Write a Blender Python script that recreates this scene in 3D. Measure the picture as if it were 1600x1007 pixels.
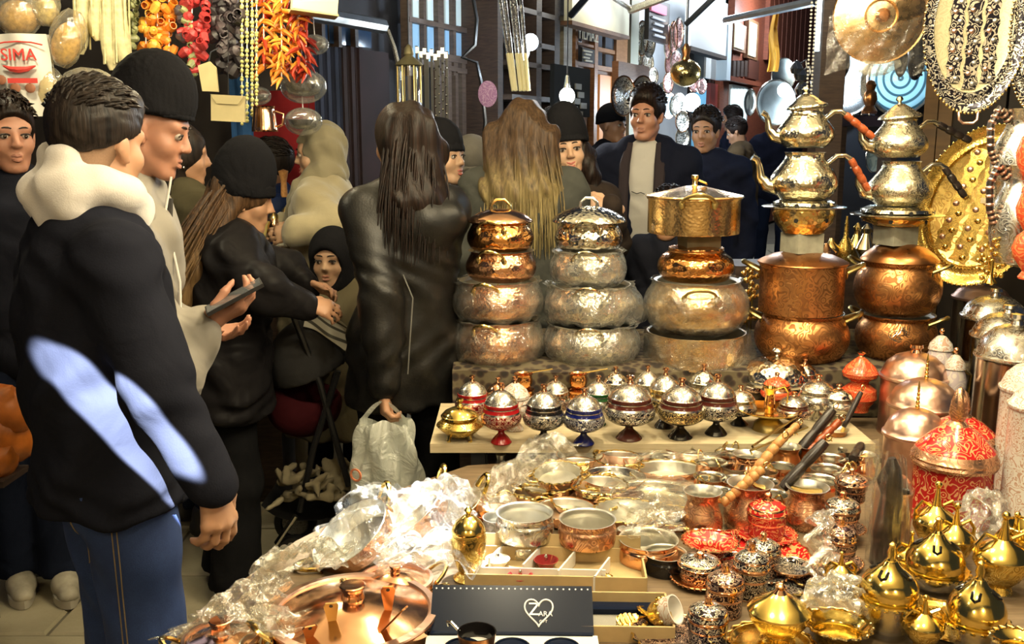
import bpy, math, random
import numpy as np
from mathutils import Vector, Matrix

for o in list(bpy.data.objects):
 bpy.data.objects.remove(o)
S = bpy.context.scene
COL = S.collection
RND = random.Random(11)
pi = math.pi

# ---------------------------------------------------------------- camera
FPX = 1500.0
CZ = 1.58
PITCH = math.atan(288.5 / FPX)
cam_d = bpy.data.cameras.new('camera')
cam_d.sensor_width = 36
cam_d.lens = FPX / 1600 * 36
cam_d.clip_start = 0.05
cam = bpy.data.objects.new('camera', cam_d)
cam.location = (0, 0, CZ)
cam.rotation_euler = (pi / 2 - PITCH, 0, 0)
COL.objects.link(cam)
S.camera = cam

# ---------------------------------------------------------------- world, exposure
S.view_settings.view_transform = 'Standard'
S.view_settings.look = 'None'
S.view_settings.gamma = 1
S.view_settings.use_curve_mapping = False
S.view_settings.exposure = 0.22
w = bpy.data.worlds.new('night')
S.world = w
w.use_nodes = True
w.node_tree.nodes['Background'].inputs[0].default_value = (0.030, 0.034, 0.046, 1)
w.node_tree.nodes['Background'].inputs[1].default_value = 1.0
S.cycles.use_denoising = True
S.cycles.sample_clamp_indirect = 6.0
S.cycles.caustics_reflective = False
S.cycles.caustics_refractive = False
S.cycles.max_bounces = 8
S.cycles.transparent_max_bounces = 24

# ---------------------------------------------------------------- lamps
WARM = (1.0, 0.87, 0.60)
COOL = (0.62, 0.80, 1.0)
WHITE = (0.86, 0.93, 1.0)


def lamp(kind, name, loc, power, col, size=0.05, target=None, **kw):
 d = bpy.data.lights.new(name, kind)
 d.energy = power
 d.color = col
 if kind == 'AREA':
  d.shape = 'RECTANGLE'
  d.size = size[0]
  d.size_y = size[1]
 else:
  d.shadow_soft_size = size
 for k, v in kw.items():
  setattr(d, k, v)
 o = bpy.data.objects.new(name, d)
 o.location = loc
 if target is not None:
  o.rotation_euler = (Vector(target) - Vector(loc)).to_track_quat('-Z', 'Y').to_euler()
 COL.objects.link(o)
 return o


# warm bulbs strung under the stall's added canopy (above the frame)
for i, (x, y, z, p) in enumerate([(-0.05, 1.35, 2.25, 26), (0.55, 1.15, 2.2, 34), (0.25, 2.2, 2.32, 38), (0.95, 1.9, 2.3, 36),
                                  (-0.15, 2.75, 2.38, 15), (0.75, 2.85, 2.42, 26), (1.45, 2.5, 2.35, 16)]):
 lamp('POINT', 'stall_bulb_light', (x, y, z), p, WARM, 0.045)
# bulbs over the crowd, the spice stall and the street
lamp('POINT', 'street_bulb_light', (-0.9, 1.0, 2.6), 9, (1, .88, .62), 0.1)
lamp('POINT', 'street_bulb_light', (-0.7, 3.0, 2.75), 18, (1, .88, .62), 0.1)
lamp('POINT', 'street_bulb_light', (0.2, 3.4, 2.65), 16, (1, .88, .62), 0.1)
lamp('POINT', 'spice_stall_light', (-1.6, 3.15, 2.25), 22, (1, .88, .58), 0.06)
lamp('POINT', 'spice_stall_light', (-0.95, 3.6, 2.3), 14, (1, .88, .58), 0.06)
# cool spot lamps clipped to the added canopy
lamp('SPOT', 'cool_spot_light', (0.10, 2.0, 1.98), 650, WHITE, 0.02, target=(-0.14, 1.90, 0.75), spot_size=math.radians(17), spot_blend=0.9)
lamp('SPOT', 'cool_spot_light', (0.25, 2.0, 2.02), 520, WHITE, 0.02, target=(-0.36, 2.0, 0.76), spot_size=math.radians(13), spot_blend=0.7)
# narrow spot added to stand in for a reflected oval on the man's back
_L, _A, _B = Vector((-0.25, 0.55, 1.95)), Vector((-0.93, 1.80, 1.21)), Vector((-0.58, 1.74, 0.91))
_C = (_A + _B) / 2
_s = lamp('SPOT', 'cool_spot_light', _L, 6500, (0.78, 0.87, 1.0), 0.004, spot_blend=0.30)
_s.data.spot_size = 2.0 * (_A - _L).angle(_C - _L)
_z = (_L - _C).normalized()
_x = ((_B - _A) - _z * (_B - _A).dot(_z)).normalized()
_s.matrix_world = Matrix.Translation(_L) @ Matrix((_x, _z.cross(_x), _z)).transposed().to_4x4() @ Matrix.Diagonal((1, .165, 1, 1))
# fill lamps added behind the viewer for the copper to reflect
lamp('POINT', 'rear_fill_light', (-0.9, -0.75, 2.4), 26, WARM, 0.12)
lamp('POINT', 'rear_fill_light', (0.9, -0.75, 2.4), 34, WARM, 0.12)
# ---------------------------------------------------------------- measuring helpers (photo pixels to metres)
_cp, _sp = math.cos(PITCH), math.sin(PITCH)
FWD = Vector((0, _cp, -_sp))


def ray(px, py):
 u = (px - 800) / FPX
 v = (503.5 - py) / FPX
 return Vector((u, v * _sp + _cp, v * _cp - _sp))


def at(px, py, Y):
 d = ray(px, py)
 return Vector((0, 0, CZ)) + d * (Y / d.y)


def onz(px, py, z):
 d = ray(px, py)
 return Vector((0, 0, CZ)) + d * ((z - CZ) / d.z)


def mpp(P):
 return (Vector(P) - Vector((0, 0, CZ))).dot(FWD) / FPX


# ---------------------------------------------------------------- scene graph helpers
def tag(o, label=None, cat=None, group=None, kind=None):
 if label: o['label'] = label
 if cat: o['category'] = cat
 if group: o['group'] = group
 if kind: o['kind'] = kind
 return o


def thing(name, label, cat, loc=(0, 0, 0), rot=(0, 0, 0), group=None):
 o = bpy.data.objects.new(name, None)
 o.empty_display_size = 0.05
 o.location = loc
 o.rotation_euler = rot
 COL.objects.link(o)
 return tag(o, label, cat, group)


def link(name, me, parent=None, loc=(0, 0, 0), rot=(0, 0, 0), scale=(1, 1, 1)):
 o = bpy.data.objects.new(name, me)
 o.location = loc
 o.rotation_euler = rot
 o.scale = scale
 COL.objects.link(o)
 if parent is not None:
  o.parent = parent
 return o


def dup(root, loc, rot=None, scale=None, label=None, group=None):
 def cp(o, par):
  c = o.copy()
  COL.objects.link(c)
  c.parent = par
  for ch in o.children:
   cp(ch, c)
  return c
 r = cp(root, None)
 r.location = loc
 if rot is not None: r.rotation_euler = rot
 if scale is not None: r.scale = (scale,) * 3 if isinstance(scale, (int, float)) else scale
 if label: r['label'] = label
 if group: r['group'] = group
 return r


# ---------------------------------------------------------------- mesh builder
class MB:
 def __init__(s):
  s.V, s.F, s.M = [], [], []

 def add(s, V, F, mi=0, M=None):
  b = len(s.V)
  if M is not None:
   V = [tuple(M @ Vector(v)) for v in V]
  s.V += [tuple(v) for v in V]
  s.F += [tuple(b + i for i in f) for f in F]
  s.M += ([mi] * len(F)) if isinstance(mi, int) else list(mi)
  return s

 def box(s, c, d, mi=0, M=None, rz=0):
  x, y, z = d[0] / 2, d[1] / 2, d[2] / 2
  V = [Vector((a * x, b * y, e * z)) for e in (-1, 1) for b in (-1, 1) for a in (-1, 1)]
  if rz:
   Q = Matrix.Rotation(rz, 3, 'Z')
   V = [Q @ v for v in V]
  V = [v + Vector(c) for v in V]
  return s.add(V, [(0, 2, 3, 1), (4, 5, 7, 6), (0, 1, 5, 4), (2, 6, 7, 3), (0, 4, 6, 2), (1, 3, 7, 5)], mi, M)

 def lathe(s, prof, n=32, mi=0, M=None):
  """prof: [(r, z[, material])] from the bottom outside up and, for a vessel, back down inside"""
  V, F, mm = [], [], []
  rings = []
  for p in prof:
   if p[0] < 1e-6:
    rings.append([len(V)])
    V.append((0, 0, p[1]))
   else:
    rings.append(list(range(len(V), len(V) + n)))
    for i in range(n):
     a = 2 * pi * i / n
     V.append((p[0] * math.cos(a), p[0] * math.sin(a), p[1]))
  for k in range(len(rings) - 1):
   A, B = rings[k], rings[k + 1]
   m = prof[k][2] if len(prof[k]) > 2 else mi
   for i in range(n):
    j = (i + 1) % n
    if len(A) == 1 and len(B) == 1: continue
    if len(A) == 1: F.append((A[0], B[j], B[i]))
    elif len(B) == 1: F.append((A[i], A[j], B[0]))
    else: F.append((A[i], A[j], B[j], B[i]))
    mm.append(m)
  return s.add(V, F, mm, M)

 def tube(s, path, r, n=8, mi=0, M=None, closed=False, flat=1.0, caps=True):
  P = [Vector(p) for p in path]
  if not isinstance(r, (list, tuple)): r = [r] * len(P)
  m = len(P)
  T = []
  for i in range(m):
   a = P[(i - 1) % m] if (closed or i > 0) else P[i]
   b = P[(i + 1) % m] if (closed or i < m - 1) else P[i]
   t = b - a
   T.append(t.normalized() if t.length > 1e-9 else Vector((0, 0, 1)))
  up = Vector((0, 0, 1)) if abs(T[0].z) < 0.9 else Vector((1, 0, 0))
  N = (up - T[0] * up.dot(T[0])).normalized()
  V, F = [], []
  for i in range(m):
   N = (N - T[i] * N.dot(T[i]))
   N = N.normalized() if N.length > 1e-6 else T[i].orthogonal().normalized()
   B = T[i].cross(N)
   for k in range(n):
    a = 2 * pi * k / n
    V.append(P[i] + (B * math.cos(a) * r[i] + N * math.sin(a) * r[i] * flat))
  for i in range(m if closed else m - 1):
   j = (i + 1) % m
   for k in range(n):
    l = (k + 1) % n
    F.append((i * n + k, i * n + l, j * n + l, j * n + k))
  if caps and not closed:
   F.append(tuple(reversed(range(n))))
   F.append(tuple(range((m - 1) * n, m * n)))
  return s.add(V, F, mi, M)

 def sphere(s, c, r, n=12, m=8, mi=0, M=None):
  if not isinstance(r, (list, tuple)): r = (r, r, r)
  V = [(c[0], c[1], c[2] - r[2])]
  for j in range(1, m):
   t = pi * j / m
   for i in range(n):
    a = 2 * pi * i / n
    V.append((c[0] + r[0] * math.sin(t) * math.cos(a), c[1] + r[1] * math.sin(t) * math.sin(a), c[2] - r[2] * math.cos(t)))
  V.append((c[0], c[1], c[2] + r[2]))
  F = []
  for i in range(n):
   F.append((0, 1 + (i + 1) % n, 1 + i))
  for j in range(m - 2):
   for i in range(n):
    a, b = 1 + j * n + i, 1 + j * n + (i + 1) % n
    F.append((a, b, b + n, a + n))
  L = len(V) - 1
  for i in range(n):
   F.append((1 + (m - 2) * n + i, 1 + (m - 2) * n + (i + 1) % n, L))
  return s.add(V, F, mi, M)

 def prism(s, outline, t, mi=0, M=None):
  """outline in xy, extruded from z=0 to z=t"""
  n = len(outline)
  V = [(x, y, 0) for x, y in outline] + [(x, y, t) for x, y in outline]
  F = [tuple(reversed(range(n))), tuple(range(n, 2 * n))] + [(i, (i + 1) % n, n + (i + 1) % n, n + i) for i in range(n)]
  return s.add(V, F, mi, M)

 def grid(s, fn, nu, nv, mi=0, M=None, wrap=False):
  V = [fn(i / (nu if wrap else nu - 1), j / (nv - 1)) for j in range(nv) for i in range(nu)]
  F = []
  for j in range(nv - 1):
   for i in range(nu if wrap else nu - 1):
    k = (i + 1) % nu
    F.append((j * nu + i, j * nu + k, (j + 1) * nu + k, (j + 1) * nu + i))
  return s.add(V, F, mi, M)

 def mesh(s, name, mats, smooth=True, sharp=38):
  me = bpy.data.meshes.new(name)
  me.from_pydata(s.V, [], s.F)
  for m in (mats if isinstance(mats, (list, tuple)) else [mats]):
   me.materials.append(m)
  if any(s.M):
   me.polygons.foreach_set('material_index', s.M)
  if smooth:
   me.polygons.foreach_set('use_smooth', [True] * len(s.F))
   me.update()
   me.set_sharp_from_angle(angle=math.radians(sharp))
  me.update()
  return me

 def build(s, name, mats, parent=None, loc=(0, 0, 0), rot=(0, 0, 0), smooth=True, sharp=38):
  return link(name, s.mesh(name, mats, smooth, sharp), parent, loc, rot)


def mats_np(name, V, F, mat):
 me = bpy.data.meshes.new(name)
 me.vertices.add(len(V))
 me.vertices.foreach_set('co', np.asarray(V, np.float32).ravel())
 me.loops.add(F.size)
 me.loops.foreach_set('vertex_index', F.astype(np.int32).ravel())
 me.polygons.add(len(F))
 me.polygons.foreach_set('loop_start', np.arange(0, F.size, 4, dtype=np.int32))
 me.polygons.foreach_set('loop_total', np.full(len(F), 4, np.int32))
 me.polygons.foreach_set('use_smooth', np.ones(len(F), bool))
 me.materials.append(mat)
 me.update(calc_edges=True)
 me.validate()
 return me


# ---------------------------------------------------------------- materials
class NT:
 def __init__(s, name):
  s.m = bpy.data.materials.new(name)
  s.m.use_nodes = True
  s.t = s.m.node_tree
  s.b = s.t.nodes['Principled BSDF']
  s.out = s.t.nodes['Material Output']

 def n(s, typ, ins=None, **at_):
  x = s.t.nodes.new('ShaderNode' + typ)
  for k, v in at_.items():
   setattr(x, k, v)
  for k, v in (ins or {}).items():
   s.set(x, k, v)
  return x

 def set(s, x, k, v):
  if isinstance(v, bpy.types.NodeSocket): s.t.links.new(v, x.inputs[k])
  elif isinstance(v, (tuple, list)) and len(v) == 3 and x.inputs[k].type == 'RGBA': x.inputs[k].default_value = (*v, 1)
  else: x.inputs[k].default_value = v

 def p(s, **kw):
  for k, v in kw.items():
   s.set(s.b, k.replace('_', ' '), v)
  return s

 def co(s):
  if not hasattr(s, '_c'): s._c = s.n('TexCoord').outputs['Object']
  return s._c

 def vec(s, sc=(1, 1, 1)):
  return s.n('Mapping', {'Vector': s.co(), 'Scale': sc}).outputs[0]

 def noise(s, scale, detail=3, rough=.5, vec=None, dist=0):
  return s.n('TexNoise', {'Vector': vec or s.co(), 'Scale': scale, 'Detail': detail, 'Roughness': rough, 'Distortion': dist}).outputs[0]

 def vor(s, scale, feature='F1', vec=None, out='Distance', **k):
  x = s.n('TexVoronoi', {'Vector': vec or s.co(), 'Scale': scale}, feature=feature)
  for a, b in k.items(): s.set(x, a, b)
  return x.outputs[out]

 def math(s, op, a, b=0.0, c=None):
  i = {0: a, 1: b}
  if c is not None: i[2] = c
  return s.n('Math', i, operation=op).outputs[0]

 def ramp(s, fac, stops, interp='LINEAR'):
  r = s.n('ValToRGB', {'Fac': fac})
  r.color_ramp.interpolation = interp
  el = r.color_ramp.elements
  while len(el) > 1: el.remove(el[-1])
  for i, (p, c) in enumerate(stops):
   e = el[0] if i == 0 else el.new(p)
   e.position = p
   e.color = (*c, 1) if len(c) == 3 else c
  return r.outputs[0]

 def mix(s, f, a, b):
  x = s.n('Mix', data_type='RGBA')
  for k, v in ((0, f), (6, a), (7, b)):
   if isinstance(v, bpy.types.NodeSocket): s.t.links.new(v, x.inputs[k])
   elif k == 0: x.inputs[0].default_value = v
   else: x.inputs[k].default_value = (*v, 1)
  return x.outputs[2]

 def bump(s, h, strength=.3, dist=.002, normal=None):
  i = {'Height': h, 'Strength': strength, 'Distance': dist}
  if normal is not None: i['Normal'] = normal
  o = s.n('Bump', i).outputs[0]
  s.set(s.b, 'Normal', o)
  return o

 def sep(s):
  return s.n('SeparateXYZ', {0: s.co()}).outputs


def scrolls(t, sc, thr):
 """flowing arabesque lines with small rosettes"""
 a = t.math('SINE', t.math('MULTIPLY', t.noise(sc * .55, 1.0, .4, dist=.9), 42))
 k = t.math('GREATER_THAN', a, thr)
 d = t.vor(sc * .5, 'F1', Randomness=.8)
 ros = t.math('GREATER_THAN', t.math('SINE', t.math('MULTIPLY', d, 40)), .2)
 return t.mix(t.math('LESS_THAN', d, .30), t.mix(k, (0, 0, 0), (1, 1, 1)), t.mix(ros, (0, 0, 0), (1, 1, 1)))


def metal(name, col, rough=.2, ham=0, hs=90, eng=None, vary=.25, flute=0):
 t = NT(name)
 big = t.noise(14, 3)
 c = t.mix(t.ramp(big, [(.3, (0, 0, 0)), (.75, (1, 1, 1))]), tuple(x * (1 - vary) for x in col), col)
 r = t.math('MULTIPLY_ADD', t.noise(60, 2), .18, max(rough - .06, .02))
 nrm = None
 if ham:
  nrm = t.bump(t.vor(hs, 'SMOOTH_F1', Smoothness=.6), ham, .004)
 if flute:
  x = t.sep()
  a = t.math('ARCTAN2', x[1], x[0])
  nrm = t.bump(t.math('SINE', t.math('MULTIPLY', a, flute)), .5, .004, nrm)
 if eng:
  sc, ink, amt = eng
  mask = scrolls(t, sc, .35)
  c = t.mix(t.math('MULTIPLY', mask, amt), c, ink)
  nrm = t.bump(t.math('SUBTRACT', 1.0, mask), .35, .0015, nrm)
  r = t.math('MULTIPLY_ADD', mask, .2, r)
 t.p(Base_Color=c, Metallic=1.0, Roughness=r)
 return t.m


def enamel(name, base, ink, sc=70, amt=.8, rough=.22, metallic=.0, ink_thr=.35):
 """painted ornament: rosettes, vines and dots of ink over a glossy base"""
 t = NT(name)
 mask = t.math('MULTIPLY', scrolls(t, sc, ink_thr), amt)
 t.p(Base_Color=t.mix(mask, base, ink), Roughness=rough, Metallic=metallic)
 t.bump(mask, .25, .001)
 return t.m


def plain(name, col, rough=.5, metallic=0.0, nscale=0, namt=.25, bump=0, bscale=80, **kw):
 t = NT(name)
 c = col
 if nscale:
  c = t.mix(t.ramp(t.noise(nscale, 4), [(.3, (0, 0, 0)), (.7, (1, 1, 1))]), tuple(x * (1 - namt) for x in col), tuple(min(1, x * (1 + namt * .6)) for x in col))
 t.p(Base_Color=c, Roughness=rough, Metallic=metallic, **kw)
 if bump: t.bump(t.noise(bscale, 3), bump, .003)
 return t.m


def wood(name, c1, c2, scale=(6, 6, 60), rough=.5, bump=.1):
 t = NT(name)
 g = t.noise(3, 5, .6, t.vec(scale), .6)
 t.p(Base_Color=t.ramp(g, [(.3, c1), (.7, c2)]), Roughness=rough)
 t.bump(g, bump, .002)
 return t.m


def fabric(name, col, scale=220, bump=.25, rough=.9, sheen=.03, fold=.22, vary=.3):
 t = NT(name)
 n1 = t.noise(scale, 2)
 big = t.noise(5, 3)
 t.p(Base_Color=t.mix(big, tuple(x * (1 - vary) for x in col), tuple(min(1, x * (1 + vary * .5)) for x in col)), Roughness=rough, Specular_IOR_Level=.06 if max(col) < .1 else .2, Sheen_Weight=sheen if max(col) > .1 else 0, Sheen_Roughness=.5)
 nrm = t.bump(n1, bump, .0015)
 if fold: t.bump(t.noise(7, 2, .4, dist=1.2), fold, .05, nrm)
 return t.m


def hairmat(name, c1, c2, zs=3, xs=110, tips=None, rough=.42):
 t = NT(name)
 g = t.noise(1, 3, .6, t.vec((xs, xs, zs)), .3)
 c = t.ramp(g, [(.32, c1), (.7, c2)])
 if tips:
  col, z0, z1 = tips
  k = t.n('MapRange', {0: t.sep()[2], 1: z0, 2: z1, 3: 0.0, 4: 1.0}).outputs[0]
  k = t.math('MULTIPLY', k, t.math('MULTIPLY_ADD', t.noise(1, 2, .5, t.vec((38, 38, 2.0))), 2.4, -.55))
  k = t.n('Clamp', {0: k}).outputs[0]
  c = t.mix(k, c, t.ramp(g, [(.3, tuple(x * .55 for x in col)), (.75, col)]))
 t.p(Base_Color=c, Roughness=rough, Specular_IOR_Level=.16)
 t.bump(g, .6, .004)
 return t.m


def skinmat(name, col):
 t = NT(name)
 c = t.mix(t.noise(30, 3), tuple(x * .9 for x in col), col)
 t.p(Base_Color=c, Roughness=.5, Subsurface_Weight=.12, Subsurface_Radius=(.02, .008, .004), Subsurface_Scale=.4)
 return t.m


def film(name, amt=.30, tint=(.97, .96, .9), crinkle=30, haze=.25, bump=.7):
 """clear crinkled wrapping plastic"""
 t = NT(name)
 nz = t.noise(crinkle, 4, .6, dist=1.2)
 b = t.n('Bump', {'Height': nz, 'Strength': bump, 'Distance': .012}).outputs[0]
 tr = t.n('BsdfTransparent', {'Color': tint}).outputs[0]
 gl = t.n('BsdfGlossy', {'Color': (1, 1, 1), 'Roughness': .12, 'Normal': b}).outputs[0]
 df = t.n('BsdfTranslucent', {'Color': (.85, .85, .8), 'Normal': b}).outputs[0]
 d2 = t.n('BsdfDiffuse', {'Color': (.85, .85, .8), 'Normal': b}).outputs[0]
 dd = t.n('MixShader', {0: .5, 1: df, 2: d2}).outputs[0]
 lw = t.n('LayerWeight', {'Blend': .35, 'Normal': b}).outputs['Facing']
 mx = t.n('MixShader', {0: haze, 1: gl, 2: dd}).outputs[0]
 k = t.math('MULTIPLY_ADD', lw, .55, amt * .5)
 k = t.math('MULTIPLY_ADD', t.ramp(nz, [(.45, (0, 0, 0)), (.72, (1, 1, 1))]), amt, k)
 k = t.n('Clamp', {0: k}).outputs[0]
 o = t.n('MixShader', {0: k, 1: tr, 2: mx}).outputs[0]
 t.t.links.new(o, t.out.inputs[0])
 return t.m


def glassmat(name, tint=(.96, .97, .95), amt=.08):
 t = NT(name)
 tr = t.n('BsdfTransparent', {'Color': tint}).outputs[0]
 gl = t.n('BsdfGlossy', {'Roughness': .04}).outputs[0]
 lw = t.n('LayerWeight', {'Blend': .3}).outputs['Facing']
 k = t.n('Clamp', {0: t.math('MULTIPLY_ADD', lw, .6, amt)}).outputs[0]
 t.t.links.new(t.n('MixShader', {0: k, 1: tr, 2: gl}).outputs[0], t.out.inputs[0])
 return t.m


def emit(name, col, strength):
 t = NT(name)
 t.p(Base_Color=col, Emission_Color=col, Emission_Strength=strength)
 return t.m


COPPER = (.93, .52, .30)
COPD = (.60, .27, .10)
BRASS = (.93, .70, .28)
GOLD = (.95, .70, .20)
TIN = (.80, .78, .70)
NICK = (.80, .75, .58)
INK = (.06, .04, .04)
M = {}
M['copper'] = metal('copper_hammered', COPPER, .16, ham=.35, hs=95)
M['copper_s'] = metal('copper_polished', COPPER, .12)
M['copper_orange'] = metal('copper_orange_hammered', (.90, .45, .16), .12, ham=.35, hs=90)
M['copper_dk'] = metal('copper_antique', COPD, .28)
M['copper_eng'] = metal('copper_antique_engraved', (.62, .30, .11), .3, eng=(42, (.16, .06, .02), .8))
M['copper_eng2'] = metal('copper_light_engraved', (.85, .5, .3), .25, eng=(60, (.28, .12, .07), .7))
M['copper_rose'] = metal('copper_rose', (.80, .52, .40), .3, ham=.2, hs=60)
M['brass'] = metal('brass_polished', BRASS, .16)
M['brass_h'] = metal('brass_hammered', BRASS, .18, ham=.4, hs=80)
M['brass_flat'] = metal('brass_gilt_pan', (.90, .62, .28), .2, ham=.18, hs=120)
M['brass_dk'] = metal('brass_aged', (.52, .40, .15), .3)
M['gold'] = metal('gilt', GOLD, .12)
M['gold_eng'] = metal('gilt_engraved', GOLD, .2, eng=(70, (.40, .24, .05), .7))
M['gold_tray'] = metal('gilt_tray_relief', (.85, .62, .20), .25, eng=(34, (.34, .19, .05), .75))
M['tin'] = metal('tinned_silver', TIN, .36, ham=.12, hs=60)
M['tin_s'] = metal('silver_polished', TIN, .2)
M['silver_h'] = metal('silver_hammered', TIN, .1, ham=.6, hs=75)
M['silver_eng'] = metal('silver_engraved', TIN, .2, eng=(70, (.10, .08, .08), .85))
M['silver_light'] = metal('silver_lightly_engraved', TIN, .2, eng=(55, (.35, .32, .28), .6))
M['nickel'] = metal('nickel_silver_hammered', NICK, .14, ham=.28, hs=110)
M['nickel_eng'] = metal('nickel_silver_embossed', NICK, .18, ham=.15, hs=110, eng=(60, (.34, .29, .18), .6))
M['nickel_s'] = metal('nickel_silver_plain', NICK, .12)
M['steel'] = metal('steel_dark_mirror', (.45, .42, .36), .12)
M['pewter'] = metal('pewter', (.55, .55, .52), .35, eng=(60, (.15, .14, .14), .5))
M['red_en'] = enamel('red_enamel_gilt_ornament', (.42, .012, .012), (.86, .52, .2), 60, .62, ink_thr=.6)
M['red_pl'] = plain('red_lacquer', (.30, .008, .010), .15)
M['red_clay'] = enamel('red_orange_lacquer', (.62, .07, .025), (.80, .36, .12), 60, .45)
M['blue_pl'] = plain('blue_lacquer', (.006, .010, .10), .12)
M['black_pl'] = plain('black_lacquer', (.008, .007, .007), .12)
M['green_pl'] = plain('green_lacquer', (.012, .06, .015), .15)
M['brown_pl'] = plain('brown_lacquer', (.07, .015, .01), .15)
M['white_en'] = enamel('white_enamel_ornament', (.62, .58, .52), (.38, .16, .07), 80, .7, ink_thr=.55)
M['ink_silver'] = enamel('black_and_silver_ornament', (.02, .016, .02), (.85, .80, .68), 136, 1, .2, .75)
M['ink_copper'] = enamel('dark_and_copper_ornament', (.035, .015, .02), (.86, .62, .46), 136, 1, .2, .75)
M['ink_blue'] = enamel('navy_and_silver_ornament', (.01, .014, .06), (.80, .78, .74), 144, 1, .2, .7)
M['ink_red'] = enamel('red_and_silver_ornament', (.25, .01, .012), (.85, .66, .5), 136, 1, .2, .7)
M['ink_gold'] = enamel('dark_and_gold_ornament', (.03, .02, .018), (.85, .66, .28), 128, 1, .22, .8)
M['wood_or'] = wood('turned_honey_wood', (.36, .15, .04), (.62, .32, .11), (30, 30, 30), .4)
M['wood_rd'] = wood('turned_red_wood', (.22, .04, .012), (.42, .10, .03), (30, 30, 30), .25)
M['wood_bk'] = wood('turned_ebony_wood', (.008, .006, .006), (.03, .02, .016), (30, 30, 30), .28)
M['board'] = wood('pale_board', (.46, .37, .22), (.62, .52, .34), (3, 40, 40), .6)
M['tabletop'] = wood('worn_brown_tabletop', (.10, .065, .035), (.20, .14, .08), (3, 30, 30), .5)
M['wood_dk'] = wood('dark_timber', (.018, .010, .008), (.055, .032, .022), (4, 4, 30), .6)
M['wood_br'] = wood('brown_timber', (.10, .045, .02), (.22, .11, .05), (4, 4, 30), .55)
M['wood_red'] = wood('red_brown_timber', (.14, .035, .018), (.27, .075, .035), (4, 4, 30), .5)
M['film'] = film('clear_film')
M['film_h'] = film('clear_film_heavy', .42, crinkle=22, haze=.45)
M['film_s'] = film('clear_film_smooth', .10, crinkle=14, haze=.2, bump=.3)
M['film_w'] = film('clear_film_light', .16, crinkle=26, haze=.3)
M['glass'] = glassmat('clear_glass')
M['darkglass'] = plain('dark_glass', (.01, .012, .016), .06)
M['card'] = plain('cardboard', (.50, .36, .17), .8, nscale=20, namt=.15)
M['blackcard'] = plain('black_gloss_card', (.004, .008, .022), .25, Specular_IOR_Level=.12)
M['white'] = plain('white_plastic', (.75, .73, .68), .4)
M['black'] = plain('black_plastic', (.012, .012, .013), .4)
M['iron'] = metal('painted_iron', (.10, .11, .13), .4)
M['pipe'] = metal('galvanised_pipe', (.45, .52, .60), .35)

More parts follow.
